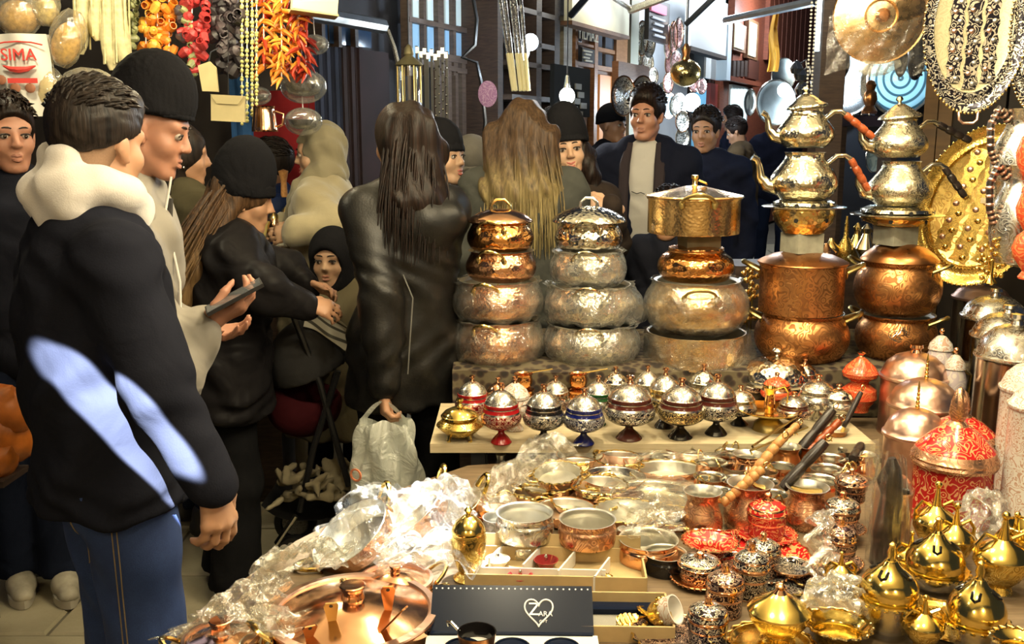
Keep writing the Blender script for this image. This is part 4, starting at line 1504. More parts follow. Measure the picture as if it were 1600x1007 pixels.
def teapot(label, cx, y0, y1, wpx, Y, mat, hmat, lid_top=None, spout=-1, hlen=.12, hang=.65):
 A = at(cx, y0, Y)
 k = mpp(A)
 R = wpx * k / 2
 H = at(cx, y1, Y).z - A.z
 g = thing('teapot', label, 'teapot', A)
 P = [(0, 0), (.66, 0), (.72, .03), (.94, .18), (1, .34), (.93, .52), (.74, .70), (.60, .84), (.56, .94), (.60, 1.0)]
 MB().lathe(vessel_prof(P, R, H), 40).build('body', [mat, M['tin']], g)
 s_ = spout
 pts = [(s_ * R * .82, 0, H * .26), (s_ * R * 1.12, 0, H * .30), (s_ * R * 1.30, 0, H * .48), (s_ * R * 1.34, 0, H * .70), (s_ * R * 1.42, 0, H * .84), (s_ * R * 1.56, 0, H * .90)]
 MB().tube(pts, [R * .24, R * .20, R * .14, R * .10, R * .095, R * .11], 10).build('spout', M['nickel_s'], g)
 arm = MB().tube([(-s_ * R * .66, 0, H * .74), (-s_ * R * .95, 0, H * .92), (-s_ * R * 1.2, 0, H * .93), (-s_ * R * 1.38, 0, H * .84)], [.007, .008, .008, .009], 10).build('handle_arm', M['nickel_s'], g)
 Q = Matrix.Translation((-s_ * R * 1.36, 0, H * .86)) @ Matrix.Rotation(-s_ * (pi / 2 + hang), 4, 'Y')
 MB().lathe(turned_handle(hlen, .013, beads=4), 14, 0, Q).build('grip', hmat, arm)
 if lid_top:
  lh = at(cx, lid_top, Y).z - A.z - H
  l_ = MB().lathe([(0, 0), (R * .66, 0), (R * .74, .004), (R * .72, .010), (R * .5, lh * .35), (R * .34, lh * .55), (R * .16, lh * .72), (0, lh * .75)], 32).build('lid', mat, g, (0, 0, H), (0, .10 * s_, 0))
  MB().lathe([(0, 0), (.008, 0), (.005, .006), (.012, .014), (.009, .022), (0, .026)], 12).build('knob', M['nickel_s'], l_, (0, 0, lh * .73))
 return g


burner('brass teapot burner with a wide plate on the left stack', 1254, 364, 324, 312, 128, 96, YD)
teapot('lower hammered teapot of the left stack with red wooden grip', 1254, 311, 238, 104, YD, M['nickel'], M['wood_rd'], hang=1.0)
teapot('small lidded teapot topping the left stack with red wooden grip', 1257, 231, 170, 88, YD, M['nickel'], M['wood_rd'], 138)
burner('brass teapot burner with a wide plate on the right stack', 1400, 352, 336, 322, 140, 110, YE)
teapot('lower embossed teapot of the right stack with dark wooden grip', 1404, 321, 252, 98, YE, M['nickel_eng'], M['wood_bk'], hang=.9)
teapot('small lidded embossed teapot topping the right stack with dark grip', 1402, 246, 186, 88, YE, M['nickel_eng'], M['wood_bk'], 154, hang=.45)


# ---------------------------------------------------------------- lidded pedestal bowls
def goblet(label, px, pyf, wpx, top, scheme, z=SHZ, group=None, feet=False, knob='copper_s', Y=None, name='lidded_bowl'):
 """lidded sweets bowl on a foot; pyf = pixel row of the front of its foot, top = row of the knob's tip"""
 P = onz(px, pyf, z)
 k = mpp(P)
 R = wpx * k / 2 * 1.07
 P = P + Vector((0, R * .5, 0))
 if Y: P = at(px, pyf, Y); P.z = z
 H = at(px, top, P.y).z - z
 g = thing(name, label, 'bowl', P, group=group)
 f, c, l, rim = scheme
 zb, zr = H * .24, H * .60
 if feet:
  zb = H * .10
  zr = H * .52
  for i in range(4):
   a = pi / 4 + i * pi / 2
   MB().tube([(R * .52 * math.cos(a), R * .52 * math.sin(a), zb + .008), (R * .66 * math.cos(a), R * .66 * math.sin(a), zb * .5), (R * .62 * math.cos(a), R * .62 * math.sin(a), 0)], [.007, .005, .006], 8).build('foot', M[f], g)
  MB().lathe([(0, zb), (R * .50, zb), (R * .62, zb + .05 * H), (R * .96, zb + .22 * H), (R, zb + .25 * H), (R * .96, zb + .28 * H), (R * .66, zr), (0, zr)], 36).build('bowl', M[c], g)
 else:
  MB().lathe([(0, 0), (R * .50, 0), (R * .52, .003), (R * .46, zb * .2), (R * .34, zb * .42), (R * .17, zb * .66), (R * .15, zb * .8), (R * .24, zb * .92), (R * .3, zb), (0, zb)], 28).build('foot', M[f], g)
  bw = MB().lathe([(0, zb), (R * .30, zb, 0), (R * .68, zb + .03 * H, 0), (R * .92, zb + .09 * H, 0), (R * .99, zb + .15 * H, 1), (R, zb + .20 * H, 1), (R * .96, zb + .265 * H, 3), (R * .90, zb + .29 * H, 2), (R * .86, zr - .012 * H, 3), (R * .86, zr, 0), (0, zr, 0)], 36)
  bw.build('bowl', [M[c], M[scheme[1]], M[rim], M['tin_s']], g)
 l0 = zr + .001
 lr = R * (.80 if feet else .84)
 lid = MB().lathe([(0, l0), (lr, l0, 1), (lr * 1.01, l0 + .05 * H, 1), (lr * .98, l0 + .055 * H, 0), (lr * .95, l0 + .075 * H, 0), (lr * .80, l0 + .15 * H, 0), (lr * .52, l0 + .215 * H, 0), (lr * .24, l0 + .265 * H, 0), (0, l0 + .275 * H, 0)], 36).build('lid', [M[l], M[rim]], g)
 kz = l0 + .26 * H
 kh = H - kz
 MB().lathe([(0, 0), (R * .16, 0), (R * .10, kh * .3), (R * .09, kh * .5), (R * .17, kh * .7), (R * .15, kh * .9), (0, kh)], 14).build('knob', M[knob], lid, (0, 0, kz))
 return g


goblet('gold footed bowl with a conical lid at the front corner of the bench', 718, 692, 70, 622, ('gold', 'gold_eng', 'gold', 'gold'), feet=True, knob='gold')
goblet('red and silver lidded pedestal bowl at the bench front', 783, 697, 60, 598, ('red_pl', 'ink_red', 'silver_eng', 'red_pl'))
goblet('black and silver lidded pedestal bowl between the red and blue ones', 850, 697, 62, 600, ('black_pl', 'ink_silver', 'silver_eng', 'black_pl'))
goblet('navy blue and silver lidded pedestal bowl', 913, 699, 62, 606, ('blue_pl', 'ink_blue', 'silver_eng', 'blue_pl'))
goblet('large dark silver lidded pedestal bowl right of the blue one', 985, 692, 76, 586, ('brown_pl', 'ink_silver', 'silver_eng', 'brown_pl'))
goblet('dark lidded pedestal bowl with a maroon band above the copper pans', 1066, 690, 70, 590, ('black_pl', 'ink_gold', 'silver_eng', 'brown_pl'))
goblet('dark silver lidded bowl at the right end of the bench row', 1122, 684, 64, 584, ('black_pl', 'ink_silver', 'silver_eng', 'brown_pl'))
goblet('wine red lidded bowl standing behind the gold footed bowl', 738, 672, 52, 586, ('brown_pl', 'ink_red', 'silver_light', 'red_pl'))
goblet('white enamelled lidded bowl behind the red one', 805, 676, 50, 588, ('white_en', 'white_en', 'white_en', 'white_en'))
goblet('copper and white lidded bowl behind the black and silver one', 868, 664, 46, 586, ('copper_s', 'ink_copper', 'silver_light', 'copper_s'))
goblet('lidded bowl on a green foot behind the blue one', 935, 668, 48, 586, ('green_pl', 'silver_light', 'silver_light', 'green_pl'))
goblet('dark lidded bowl half hidden behind the maroon-banded bowl', 1040, 672, 56, 574, ('black_pl', 'ink_gold', 'silver_eng', 'brass'))
goblet('silver lidded bowl behind the large dark silver one', 1012, 655, 46, 570, ('black_pl', 'silver_eng', 'silver_light', 'tin_s'))
goblet('silver domed bowl at the back behind the right end of the row', 1100, 655, 50, 568, ('tin_s', 'silver_light', 'silver_h', 'tin_s'))
goblet('small silver lidded bowl at the back under the middle pot stack', 962, 648, 44, 572, ('tin_s', 'silver_eng', 'silver_h', 'tin_s'))
goblet('copper lidded bowl at the back behind the white one', 778, 655, 40, 590, ('copper_s', 'copper_eng2', 'copper_s', 'copper_s'))
for i, (px, lb) in enumerate(((818, 'pair of small copper cups stacked behind the bowls, left pair'), (903, 'pair of small copper cups stacked behind the bowls, right pair'))):
 P = at(px, 616, 2.92)
 P.z = SHZ
 k = mpp(P)
 r_ = 15 * k
 H = at(px, 584, 2.92).z - SHZ
 g = thing('copper_cup', lb, 'cup', P)
 for j, nm in ((0, 'lower_cup'), (1, 'upper_cup')):
  MB().lathe(vessel_prof([(0, 0), (.62, 0), (.7, .05), (.95, .5), (.86, .85), (1.0, 1.0)], r_ * (1.2 - .2 * j), H * .5), 24).build(nm, [M['copper_orange'], M['copper_s']], g, (0, 0, j * H * .5))
 MB().tube([(0, 0, H), (.09, -.02, H + .02)], .0025, 6).build('stirring_stick', M['brass'], g)
# ================================================================ pans, bowls and coffee pots on the table
def pan(label, px, py, wpx, Pz=.035, z=TZ, mat='copper', inner='tin', name='sahan_pan', ring='brass', tilt=(0, 0), handles=True, group=None, flare=.86, hang=None, P3=None, rz=None, cat='pan', scallop=0):
 """shallow two-handled pan; px,py = centre of its rim"""
 P = P3 if P3 is not None else onz(px, py, z + Pz)
 k = mpp(P)
 R = wpx * k / 2 * 1.10
 g = thing(name, label, cat, (P[0], P[1], P[2] - Pz), (tilt[0], tilt[1], rz if rz is not None else RND.uniform(0, 6)), group)
 pr = vessel_prof([(0, 0), (flare - .03, 0), (flare, .05), (flare + .06, .45), (.975, .9), (1.0, .97), (1.0, 1.0)], R, Pz)
 MB().lathe(pr, 36).build('body', [M[mat], M[inner]], g)
 rim_n = 44
 b = MB()
 if scallop:
  pts = [((R + .0012 + scallop * math.cos(18 * a)) * math.cos(a), (R + .0012 + scallop * math.cos(18 * a)) * math.sin(a), Pz) for a in np.linspace(0, 2 * pi, 108, endpoint=False)]
  b.tube(pts, .0024, 5, closed=True)
 else:
  b.tube([((R + .0006) * math.cos(a), (R + .0006) * math.sin(a), Pz) for a in np.linspace(0, 2 * pi, rim_n, endpoint=False)], .0017, 5, closed=True)
 b.build('rim', M[ring if scallop else mat], g)
 if handles:
  for sd in (-1, 1):
   strap_handle(g, R, Pz * .85, sd, M['brass'], .040, lift=.06, out=.020, r=.0034, plates=False, ang=hang or 0)
 return g


pan('left of two broad copper trays with rolled rims at the back of the table', 976, 700, 86, .03, mat='copper_rose', inner='copper_rose', handles=False)
pan('right and larger of two broad copper trays at the back of the table', 1084, 693, 104, .035, mat='copper_rose', inner='copper_rose', handles=False)
pan('bright copper pan half covered by plastic beside the blue bowl', 906, 711, 66, .03, ring='brass')
pan('small tinned pan with a scalloped rim in front of the left copper tray', 966, 716, 66, .034, scallop=.002)
pan('wide tinned pan with scalloped brass rim in front of the right copper tray', 1047, 739, 112, .03, scallop=.0025)
pan('tinned pan with a bright mirror inside near the plastic sheet', 902, 728, 74, .03)
pan('upper pan of the leaning pile of brass-rimmed pans', 872, 738, 68, .022, z=TZ + .045, tilt=(.10, -.12), scallop=.002, rz=.3)
pan('middle pan of the leaning pile of brass-rimmed pans', 862, 750, 88, .022, z=TZ + .022, tilt=(.05, -.10), scallop=.002, rz=.2)
pan('bottom pan of the leaning pile of brass-rimmed pans', 868, 760, 84, .02, scallop=.002)
pan('small fluted tinned pan at the left of the pan field', 830, 770, 50, .028, scallop=.0022)
pan('wide shallow tinned plate behind the fluted pans', 958, 745, 92, .02, z=TZ + .02, inner='tin_s')
pan('fluted tinned pan in the middle of the pan field', 937, 758, 78, .026, z=TZ + .025, scallop=.0025)
pan('broad pale tinned plate with ripples beside the big wrapped dish', 908, 782, 84, .02, z=TZ + .012, inner='tin_s', scallop=.002)
pan('fluted tinned pan at the left edge behind the silver bowls', 795, 789, 78, .026, scallop=.0025)
pan('plain tinned pan behind the pair of engraved bowls', 884, 795, 86, .026, z=TZ + .006)
pan('deep copper bowl with a scalloped tinned rim behind the engraved copper bowl', 980, 798, 92, .05, flare=.72, scallop=.0025)
pan('small tinned pan beside the plastic heap, low at the left', 776, 800, 62, .024)
pan('copper pan peeping out under the wrapped dish', 1040, 722, 118, .022, mat='copper', handles=False)
pan('grey tinned pan with wavy rim between the pans and the coffee pots', 1050, 806, 72, .022, scallop=.0025)
# big dish in plastic
g = pan('large round silver dish wrapped in clear plastic amid the pans', 1022, 774, 124, .022, z=TZ + .02, inner='tin_s', mat='tin', handles=False)
b = MB()
b.grid(lambda u, v: (.13 * v * math.cos(2 * pi * u), .13 * v * math.sin(2 * pi * u), .030 + .010 * (1 - v) + .004 * math.sin(9 * 2 * pi * u + 7 * v) * v + .003 * math.sin(23 * 2 * pi * u) * v - .02 * max(0, v - .85)), 60, 12, wrap=True)
b.build('plastic_wrap', M['film_s'], g, sharp=80)


def deep_bowl(label, px, pyr, wpx, hpx, mat, inner='tin', z=TZ, stack=0, name='engraved_bowl', wrap=False):
 P = onz(px, pyr + hpx * .93, z)
 k = mpp(P)
 R = wpx * k / 2
 H = hpx * k * 1.02
 P.y += R * .25
 g = thing(name, label, 'bowl', P, (0, 0, RND.uniform(0, 6)))
 MB().lathe(vessel_prof([(0, 0), (.93, 0), (.97, .04), (1, .3), (.985, .62), (.93, .74), (.93, .93), (.98, 1.0)], R, H), 40).build('body', [M[mat], M[inner]], g)
 return g


deep_bowl('lower engraved silver bowl of the two-bowl stack behind the card box', 820, 838, 88, 30, 'silver_light')
deep_bowl('upper engraved silver bowl of the two-bowl stack behind the card box', 820, 806, 92, 40, 'silver_light', z=TZ + .041)
deep_bowl('lower dark engraved bowl under the engraved copper bowl', 918, 842, 86, 26, 'copper_eng')
deep_bowl('engraved copper bowl with a pale inside stacked on a dark one', 918, 816, 92, 38, 'copper_eng2', z=TZ + .036)
deep_bowl('plain copper pot with a scalloped pale inside at the box corner', 1014, 848, 96, 34, 'copper_s', z=TZ + .004)
deep_bowl('dark pot under the plain copper pot', 1040, 868, 70, 30, 'black_pl', z=TZ - .0)  # body in black lacquer
deep_bowl('grey engraved bowl half hidden behind the gilt finial', 778, 812, 50, 40, 'pewter')


# ---- coffee pots with turned handles
def cezve(label, px, pyf, wpx, hpx, mat, hmat, grip_from, grip_to, dY=0.0, z=TZ, beads=7, rg=.0125, inner='tin', ring=True):
 P = onz(px, pyf, z)
 k = mpp(P)
 R = wpx * k / 2
 P.y += R * .7
 H = hpx * k
 g = thing('coffee_pot', label, 'coffee pot', P)
 MB().lathe(vessel_prof([(0, 0), (.84, 0), (.90, .03), (1, .18), (.97, .38), (.80, .62), (.72, .76), (.76, .88), (.92, 1.0)], R, H), 36).build('body', [M[mat], M[inner]], g)
 if grip_to is None: return g
 a = at(grip_from[0], grip_from[1], P.y + grip_from[2]) - P
 c = at(grip_to[0], grip_to[1], P.y + grip_to[2]) - P
 d = (c - a)
 n = d.normalized()
 mid = Vector((a.x - n.x * .03, a.y - n.y * .03, H * .86)) if True else a
 rimp = Vector((n.x, n.y, 0)).normalized() * (R * .76)
 st = MB().tube([(rimp.x, rimp.y, H * .8), tuple((a + Vector((rimp.x, rimp.y, H * .8))) * .5), tuple(a + n * .01)], [.008, .006, .0055], 8).build('handle_shank', M['brass'], g)
 Q = Matrix.Translation(a) @ n.to_track_quat('Z', 'Y').to_matrix().to_4x4()
 MB().lathe(turned_handle(d.length, rg, beads=beads), 16, 0, Q).build('grip', M[hmat], st)
 if ring:
  e = a + d + n * .006
  pts = [(0, .008 * math.cos(q), .008 * math.sin(q) + .006) for q in np.linspace(0, 2 * pi, 12, endpoint=False)]
  MB().tube(pts, .0016, 5, closed=True, M=Matrix.Translation(e) @ n.to_track_quat('Z', 'Y').to_matrix().to_4x4()).build('hanging_ring', M['brass'], st)
 return g


cezve('front engraved copper coffee pot with a long honey-wood handle', 1100, 842, 66, 70, 'copper_eng2', 'wood_or', (1128, 788, .0), (1192, 733, .02))
cezve('middle copper coffee pot engraved with a flower, honey-wood handle', 1176, 835, 80, 74, 'copper_eng2', 'wood_or', (1165, 755, .02), (1222, 686, .06), beads=6)
cezve('right copper coffee pot with a black turned handle', 1266, 832, 74, 66, 'copper_eng2', 'wood_bk', (1222, 764, .03), (1290, 690, .06), beads=2, rg=.0145)
cezve('copper coffee pot at the back with a thick black handle', 1232, 745, 50, 44, 'copper_dk', 'wood_bk', (1243, 712, .03), (1302, 640, .07), beads=2, rg=.0155)
cezve('copper coffee pot at the back with a red-brown wooden handle', 1268, 738, 44, 38, 'copper_dk', 'wood_rd', (1262, 706, .0), (1312, 658, .03), beads=4)
cezve('copper coffee pot at the back with a thin black handle pointing up', 1308, 712, 46, 38, 'copper_dk', 'wood_bk', (1318, 668, .0), (1346, 612, .03), beads=1, rg=.008)
cezve('small copper pot with a short black handle beside the black enamel cups', 1352, 752, 40, 40, 'copper_s', 'wood_bk', (1332, 718, -.02), (1346, 696, .05), beads=2, rg=.014, ring=False)
cezve('copper coffee pot at the back with a pale honey-wood handle', 1172, 760, 54, 46, 'copper_s', 'wood_or', (1200, 708, .03), (1246, 664, .08), beads=5, rg=.012)
# rows of open tinned cups
k = 0
G_ = 'open tinned coffee cups in rows right of the pans'
CUPL = ['open tinned cup, %s of the %s row between the pans and the black handles' % q for q in (('first', 'back'), ('second', 'back'), ('first', 'second'), ('second', 'second'), ('first', 'third'), ('second', 'third'), ('first', 'front'), ('third', 'second'), ('third', 'third'), ('fourth', 'third'), ('fourth', 'second'), ('second', 'front'), ('third', 'back'), ('fourth', 'back'))]
CUPL += ['open tinned cup, %s of the %s row right of the black handles' % q for q in (('second', 'back'), ('third', 'back'), ('first', 'second'), ('second', 'second'), ('first', 'third'), ('first', 'front'), ('second', 'third'), ('first', 'back'))]
for i, (px, py, w) in enumerate(((1105, 700, 48), (1140, 707, 46), (1112, 722, 52), (1150, 728, 48), (1110, 745, 54), (1150, 750, 50), (1122, 768, 52), (1162, 716, 44), (1193, 736, 46), (1195, 752, 46), (1222, 728, 44), (1208, 772, 50), (1190, 690, 42), (1232, 700, 42),
                                 (1300, 702, 46), (1334, 692, 40), (1296, 716, 50), (1330, 722, 40), (1292, 732, 52), (1282, 750, 60), (1322, 742, 44), (1262, 690, 40))):
 P = onz(px, py, TZ + .045)
 r_ = w * mpp(P) / 2
 g = thing('tinned_cup', CUPL[i], 'cup', (P.x, P.y, TZ), (0, 0, i), G_)
 MB().lathe(vessel_prof([(0, 0), (.80, 0), (.86, .04), (.95, .5), (.90, .85), (1.0, 1.0)], r_, .045), 28).build('body', [M['copper_s' if i % 3 else 'tin'], M['tin_s']], g)
 strap_handle(g, r_ * .9, .036, 1, M['brass'], .022, out=.014, r=.0022, plates=False)

# long brass ladle stems lying by the gilt tray
for (a, b2, lb) in (((1175, 698), (1245, 652), 'thin brass skewer lying over the cups below the gilt tray, upper one'), ((1172, 705), (1262, 668), 'thin brass skewer lying over the cups below the gilt tray, lower one')):
 p0, p1 = onz(a[0], a[1], TZ + .085), onz(b2[0], b2[1], TZ + .10)
 tag(MB().tube([p0 + Vector((.008, .01, -.012)), p0, (p0 + p1) / 2, p1], [.003, .003, .003, .0025], 6).build('brass_skewer', M['brass_dk']), lb, 'skewer')


# ---- lidded coffee-cup sets
def cupset(label, px, pyf, wpx, top, ring='ink_copper', lidm='ink_copper', saucer=None, z=TZ, body='ink_copper', name='lidded_cup', knob='copper_s', sw=1.5):
 P = onz(px, pyf, z)
 k = mpp(P)
 R = wpx * k / 2
 P.y += R * .9
 H = at(px, top, P.y).z - z
 g = thing(name, label, 'cup', P, (0, 0, RND.uniform(0, 6)))
 z0 = 0
 if saucer:
  rs = R * sw
  s_ = MB().lathe([(0, 0), (rs * .55, 0), (rs * .6, .002), (rs * .97, .010), (rs, .012), (rs * .97, .0135), (rs * .6, .006), (0, .005)], 40).build('saucer', M[saucer], g)
  b = MB()
  for i in range(30):
   a = 2 * pi * i / 30
   b.sphere((rs * math.cos(a), rs * math.sin(a), .012), .0030, 6, 4)
  b.build('beaded_edge', M['copper_s'], s_)
  z0 = .006
 hb = (H - z0) * .52
 MB().lathe([(0, z0), (R * .86, z0, 1), (R * .92, z0 + .004, 0), (R * .93, z0 + hb * .62, 1), (R * .97, z0 + hb * .68, 2), (R, z0 + hb * .72, 0), (R, z0 + hb * .96, 2), (R * 1.03, z0 + hb, 2), (0, z0 + hb, 2)], 36).build('cup', [M[body], M['copper_s'], M['copper_s']], g)
 l0 = z0 + hb + .001
 lh = (H - z0 - hb)
 lid = MB().lathe([(0, l0), (R * 1.02, l0, 1), (R * 1.04, l0 + lh * .05, 1), (R * 1.0, l0 + lh * .10, 0), (R * .97, l0 + lh * .28, 1), (R * .90, l0 + lh * .36, 0), (R * .62, l0 + lh * .52, 0), (R * .3, l0 + lh * .62, 1), (0, l0 + lh * .64, 1)], 36).build('lid', [M[lidm], M['copper_s']], g)
 MB().lathe([(0, 0), (R * .22, 0), (R * .16, lh * .12), (R * .20, lh * .28), (R * .12, lh * .36), (0, lh * .38)], 14).build('knob', M[knob], lid, (0, 0, l0 + lh * .62))
 return g


cupset('red enamel lidded cup on a red saucer beside the coffee pots', 1204, 852, 62, 770, body='red_en', lidm='red_en', saucer='red_en', sw=1.55)
cupset('dark and copper lidded cup on a saucer behind the tall one', 1196, 912, 56, 832, body='ink_copper', lidm='ink_silver', saucer='ink_silver', sw=1.6)
cupset('tall dark lidded cup with a striped band in the middle of the sets', 1178, 944, 58, 845, body='ink_silver', lidm='ink_silver')
cupset('patterned lidded cup on a beaded copper saucer at the box corner', 1098, 925, 68, 862, body='ink_copper', lidm='ink_silver', saucer='copper_dk', sw=1.32)
cupset('copper and black lidded cup stacked on another at the front of the sets', 1137, 972, 60, 880, body='ink_copper', lidm='ink_copper')
cupset('blue-grey and copper lidded cup at the very front of the sets', 1110, 1022, 64, 930, body='ink_blue', lidm='ink_silver')
cupset('topmost black enamel lidded cup of the dark tower', 1336, 790, 50, 732, z=TZ + .06, body='ink_copper', lidm='ink_copper')
cupset('black enamel lidded cup on a saucer at the back of the dark tower', 1322, 842, 54, 768, body='ink_copper', lidm='ink_silver', saucer='ink_copper', z=TZ + .02, sw=1.35)
cupset('black enamel lidded cup on a saucer at the foot of the dark tower', 1318, 896, 52, 808, body='ink_copper', lidm='ink_copper', saucer='ink_copper', sw=1.4)
# red dish and red tray
pan('shallow red enamel dish with copper rim left of the red cup', 1110, 845, 78, .03, z=TZ + .012, mat='red_en', inner='red_en', ring='copper_s', handles=False, flare=.5, name='enamel_dish', cat='dish', scallop=.0018)
pan('scalloped red enamel tray under the red cup', 1180, 862, 150, .012, mat='red_en', inner='red_en', ring='copper_s', handles=False, name='enamel_tray', cat='tray', scallop=.0022)
pan('patterned black and white plate under the dark cups', 1215, 905, 100, .012, mat='copper_s', inner='ink_silver', handles=False, name='ornate_plate', cat='plate', scallop=.002)
pan('patterned coaster plate right of the tall dark cup', 1236, 885, 60, .01, z=TZ + .014, mat='copper_s', inner='ink_silver', handles=False, name='ornate_plate', cat='plate')
pan('ornate copper plate with a pale scroll centre at the bottom edge', 1052, 990, 116, .014, z=TZ + .004, mat='copper_s', inner='ink_copper', handles=False, name='ornate_plate', cat='plate', scallop=.002)
# gold sugar bowl
P = onz(1222, 1016, TZ)
k = mpp(P)
P.y += .03
g = thing('sugar_bowl', 'gold sugar bowl with a domed knobbed lid at the bottom edge', 'bowl', P)
R = 48 * k
H = at(1222, 955, P.y).z - TZ
MB().lathe([(0, 0), (R * .55, 0), (R * .58, .004), (R * .4, H * .18), (R * .7, H * .4), (R * .95, H * .75), (R, H), (0, H)], 40).build('bowl', M['gold_eng'], g)
l_ = MB().lathe([(0, H), (R * 1.03, H), (R * 1.04, H + .004), (R * .98, H + .007), (R * .8, H + .016), (R * .45, H + .026), (R * .25, H + .034), (0, H + .036)], 40).build('lid', M['gold'], g)
MB().lathe([(0, 0), (R * .26, 0), (R * .14, .008), (R * .18, .014), (R * .08, .020), (0, .021)], 16).build('knob', M['copper_s'], l_, (0, 0, H + .033))
pan('gold dish in plastic beside the sugar bowl', 1310, 975, 90, .03, mat='gold_eng', inner='gold', handles=False, flare=.7, name='gold_dish', cat='dish', scallop=.002)
pan('gold scalloped saucer under the sugar bowl', 1205, 1004, 120, .008, mat='gold', inner='gold', handles=False, name='gold_dish', cat='dish', scallop=.0024)

# ---- card boxes
def tray_box(g, w, d, h, mat, t_=.004, M4=None, inner=None):
 b = MB()
 b.box((0, 0, t_ / 2), (w, d, t_)).build('base', inner or mat, g, smooth=False)
 for nm, c, dd in (('side_wall', (-w / 2, 0, h / 2), (t_, d, h)), ('side_wall', (w / 2, 0, h / 2), (t_, d, h)), ('front_wall', (0, -d / 2, h / 2), (w, t_, h)), ('back_wall', (0, d / 2, h / 2), (w, t_, h))):
  MB().box(c, dd).build(nm, mat, g, smooth=False)


P = onz(868, 895, TZ + .01)
g = thing('card_box', 'open brown card box with white dividers behind the black gift box', 'box', (P.x, P.y, TZ), (.0, 0, -.05))
tray_box(g, .355, .135, .035, M['card'])
MB().box((.0, .068, .045), (.355, .004, .055)).build('flap', M['card'], g, (0, 0, 0), (-.2, 0, 0), smooth=False)
for i in range(4):
 MB().box((-.13 + .075 * i, .01, .020), (.004, .10, .03)).build('divider', M['white'], g, (0, 0, 0), (0, 0, -.35), smooth=False)
MB().box((-.03, -.03, .018), (.26, .004, .028)).build('divider', M['white'], g, smooth=False)
for i, (x, y, rgb, lb) in enumerate(((-.12, .03, (.55, .5, .4), 'small pale glass dish in the first cell of the card box'), (-.02, .03, (.22, .02, .02), 'small dark red glass dish in the middle cell of the card box'), (-.07, -.045, (.5, .06, .08), 'small rose glass dish at the front of the card box'))):
 Q = g.matrix_basis @ Vector((x, y, .006))
 d_ = thing('glass_dish', lb, 'dish', Q)
 MB().lathe(vessel_prof([(0, 0), (.5, 0), (.6, .1), (1, 1)], .026, .018), 24).build('bowl', plain('dish_tint_%d' % i, rgb, .08), d_)
 MB().sphere((0, 0, .022), (.004, .004, .008), 8, 6).build('knob', M['tin_s'], d_)
P = onz(944, 903, TZ + .016)
g2 = thing('gilt_rose', 'small gilt rosette ornament in the right cell of the card box', 'ornament', P - Vector((0, 0, .01)), (.5, .3, 0))
for i in range(7):
 a = 2 * pi * i / 7
 MB().sphere((.012 * math.cos(a), .012 * math.sin(a), .004 + .002 * (i % 2)), (.011, .009, .006), 8, 6).build('petal', M['gold'], g2)
MB().sphere((0, 0, .008), .008, 10, 6).build('centre', M['gold'], g2)
# black gift box with heart logo, lid leaning up toward the viewer
Pl = onz(800, 972, TZ + .02)
g = thing('gift_box', 'glossy black gift box with a white heart logo and ZARA lettering', 'box', (Pl.x, Pl.y, TZ), (0, 0, -.02))
tilt = math.radians(38)
MB().box((0, 0, .012), (.285, .10, .022)).build('box_body', M['blackcard'], g, smooth=False)
lid = MB().box((0, 0, 0), (.29, .105, .006)).build('lid', M['blackcard'], g, (0, -.012, .042), (tilt, 0, 0), smooth=False)
WP = plain('white_print', (.85, .85, .85), .35)
ht = [((.85 * .26 * math.sin(q) ** 3) * .115, (.21 * math.cos(q) - .085 * math.cos(2 * q) - .035 * math.cos(3 * q) - .012 * math.cos(4 * q)) * .11, 0) for q in np.linspace(0, 2 * pi, 40, endpoint=False)]
b = MB().tube(ht, .0016, 5, closed=True, M=Matrix.Translation((.048, .004, .0042)))
b.build('heart_logo', WP, lid)
lettering('Z', WP, lid, Matrix.Translation((.040, .006, .0042)), .034, extrude=.0004)
lettering('ARA', WP, lid, Matrix.Translation((.060, -.002, .0042)), .013, extrude=.0004)
lettering('GIFT', WP, lid, Matrix.Translation((.056, -.016, .0042)), .007, extrude=.0004)
for yy in (-.046, .046):
 for i in range(26):
  MB().lathe([(0, 0), (.0016, 0), (.0016, .0006), (0, .0006)], 6, 0, Matrix.Translation((-.138 + .011 * i, yy, .003))).build('printed_dot', WP, lid)
P = onz(800, 1018, TZ + .012)
g = thing('cup_tray', 'white moulded tray with dark round wells in front of the gift box', 'tray', (P.x, P.y, TZ))
MB().box((0, 0, .010), (.30, .075, .02)).build('tray', M['white'], g, smooth=False)
for i in range(3):
 MB().lathe([(0, .0202), (.030, .0202), (.032, .023), (.029, .0235), (.027, .021), (0, .0206)], 28).build('well', M['blackcard'], g, (-.085 + .085 * i, -.005, 0))
# mesh-lined box with a cup and gilt pieces
P = onz(975, 972, TZ + .004)
g = thing('lined_box', 'open card box lined with grey mesh at the bottom edge', 'box', (P.x, P.y, TZ), (0, 0, -.03))
t = NT('grey_mesh_lining')
ck = t.n('TexChecker', {'Vector': t.co(), 'Scale': 420, 'Color1': (.42, .40, .34), 'Color2': (.10, .095, .08)}).outputs[0]
t.p(Base_Color=ck, Roughness=.6)
tray_box(g, .165, .13, .03, M['card'], inner=t.m)
MB().box((.0, .04, .010), (.12, .03, .010)).build('insert', M['blackcard'], g, smooth=False)
P = onz(1035, 958, TZ + .035)
g = thing('coffee_cup', 'white porcelain cup in a gilt holder lying on its side', 'cup', P, (0, math.radians(62), math.radians(-30)))
MB().lathe(vessel_prof([(0, 0), (.55, 0), (.7, .08), (.92, .55), (1, 1)], .027, .048), 30).build('cup', [M['white_en'], M['white']], g, (0, 0, -.02))
h_ = MB().lathe([(.016, -.002), (.022, .006), (.0262, .024), (.0268, .026), (.0258, .026)], 30, 0).build('holder', M['gold_eng'], g, (0, 0, -.021))
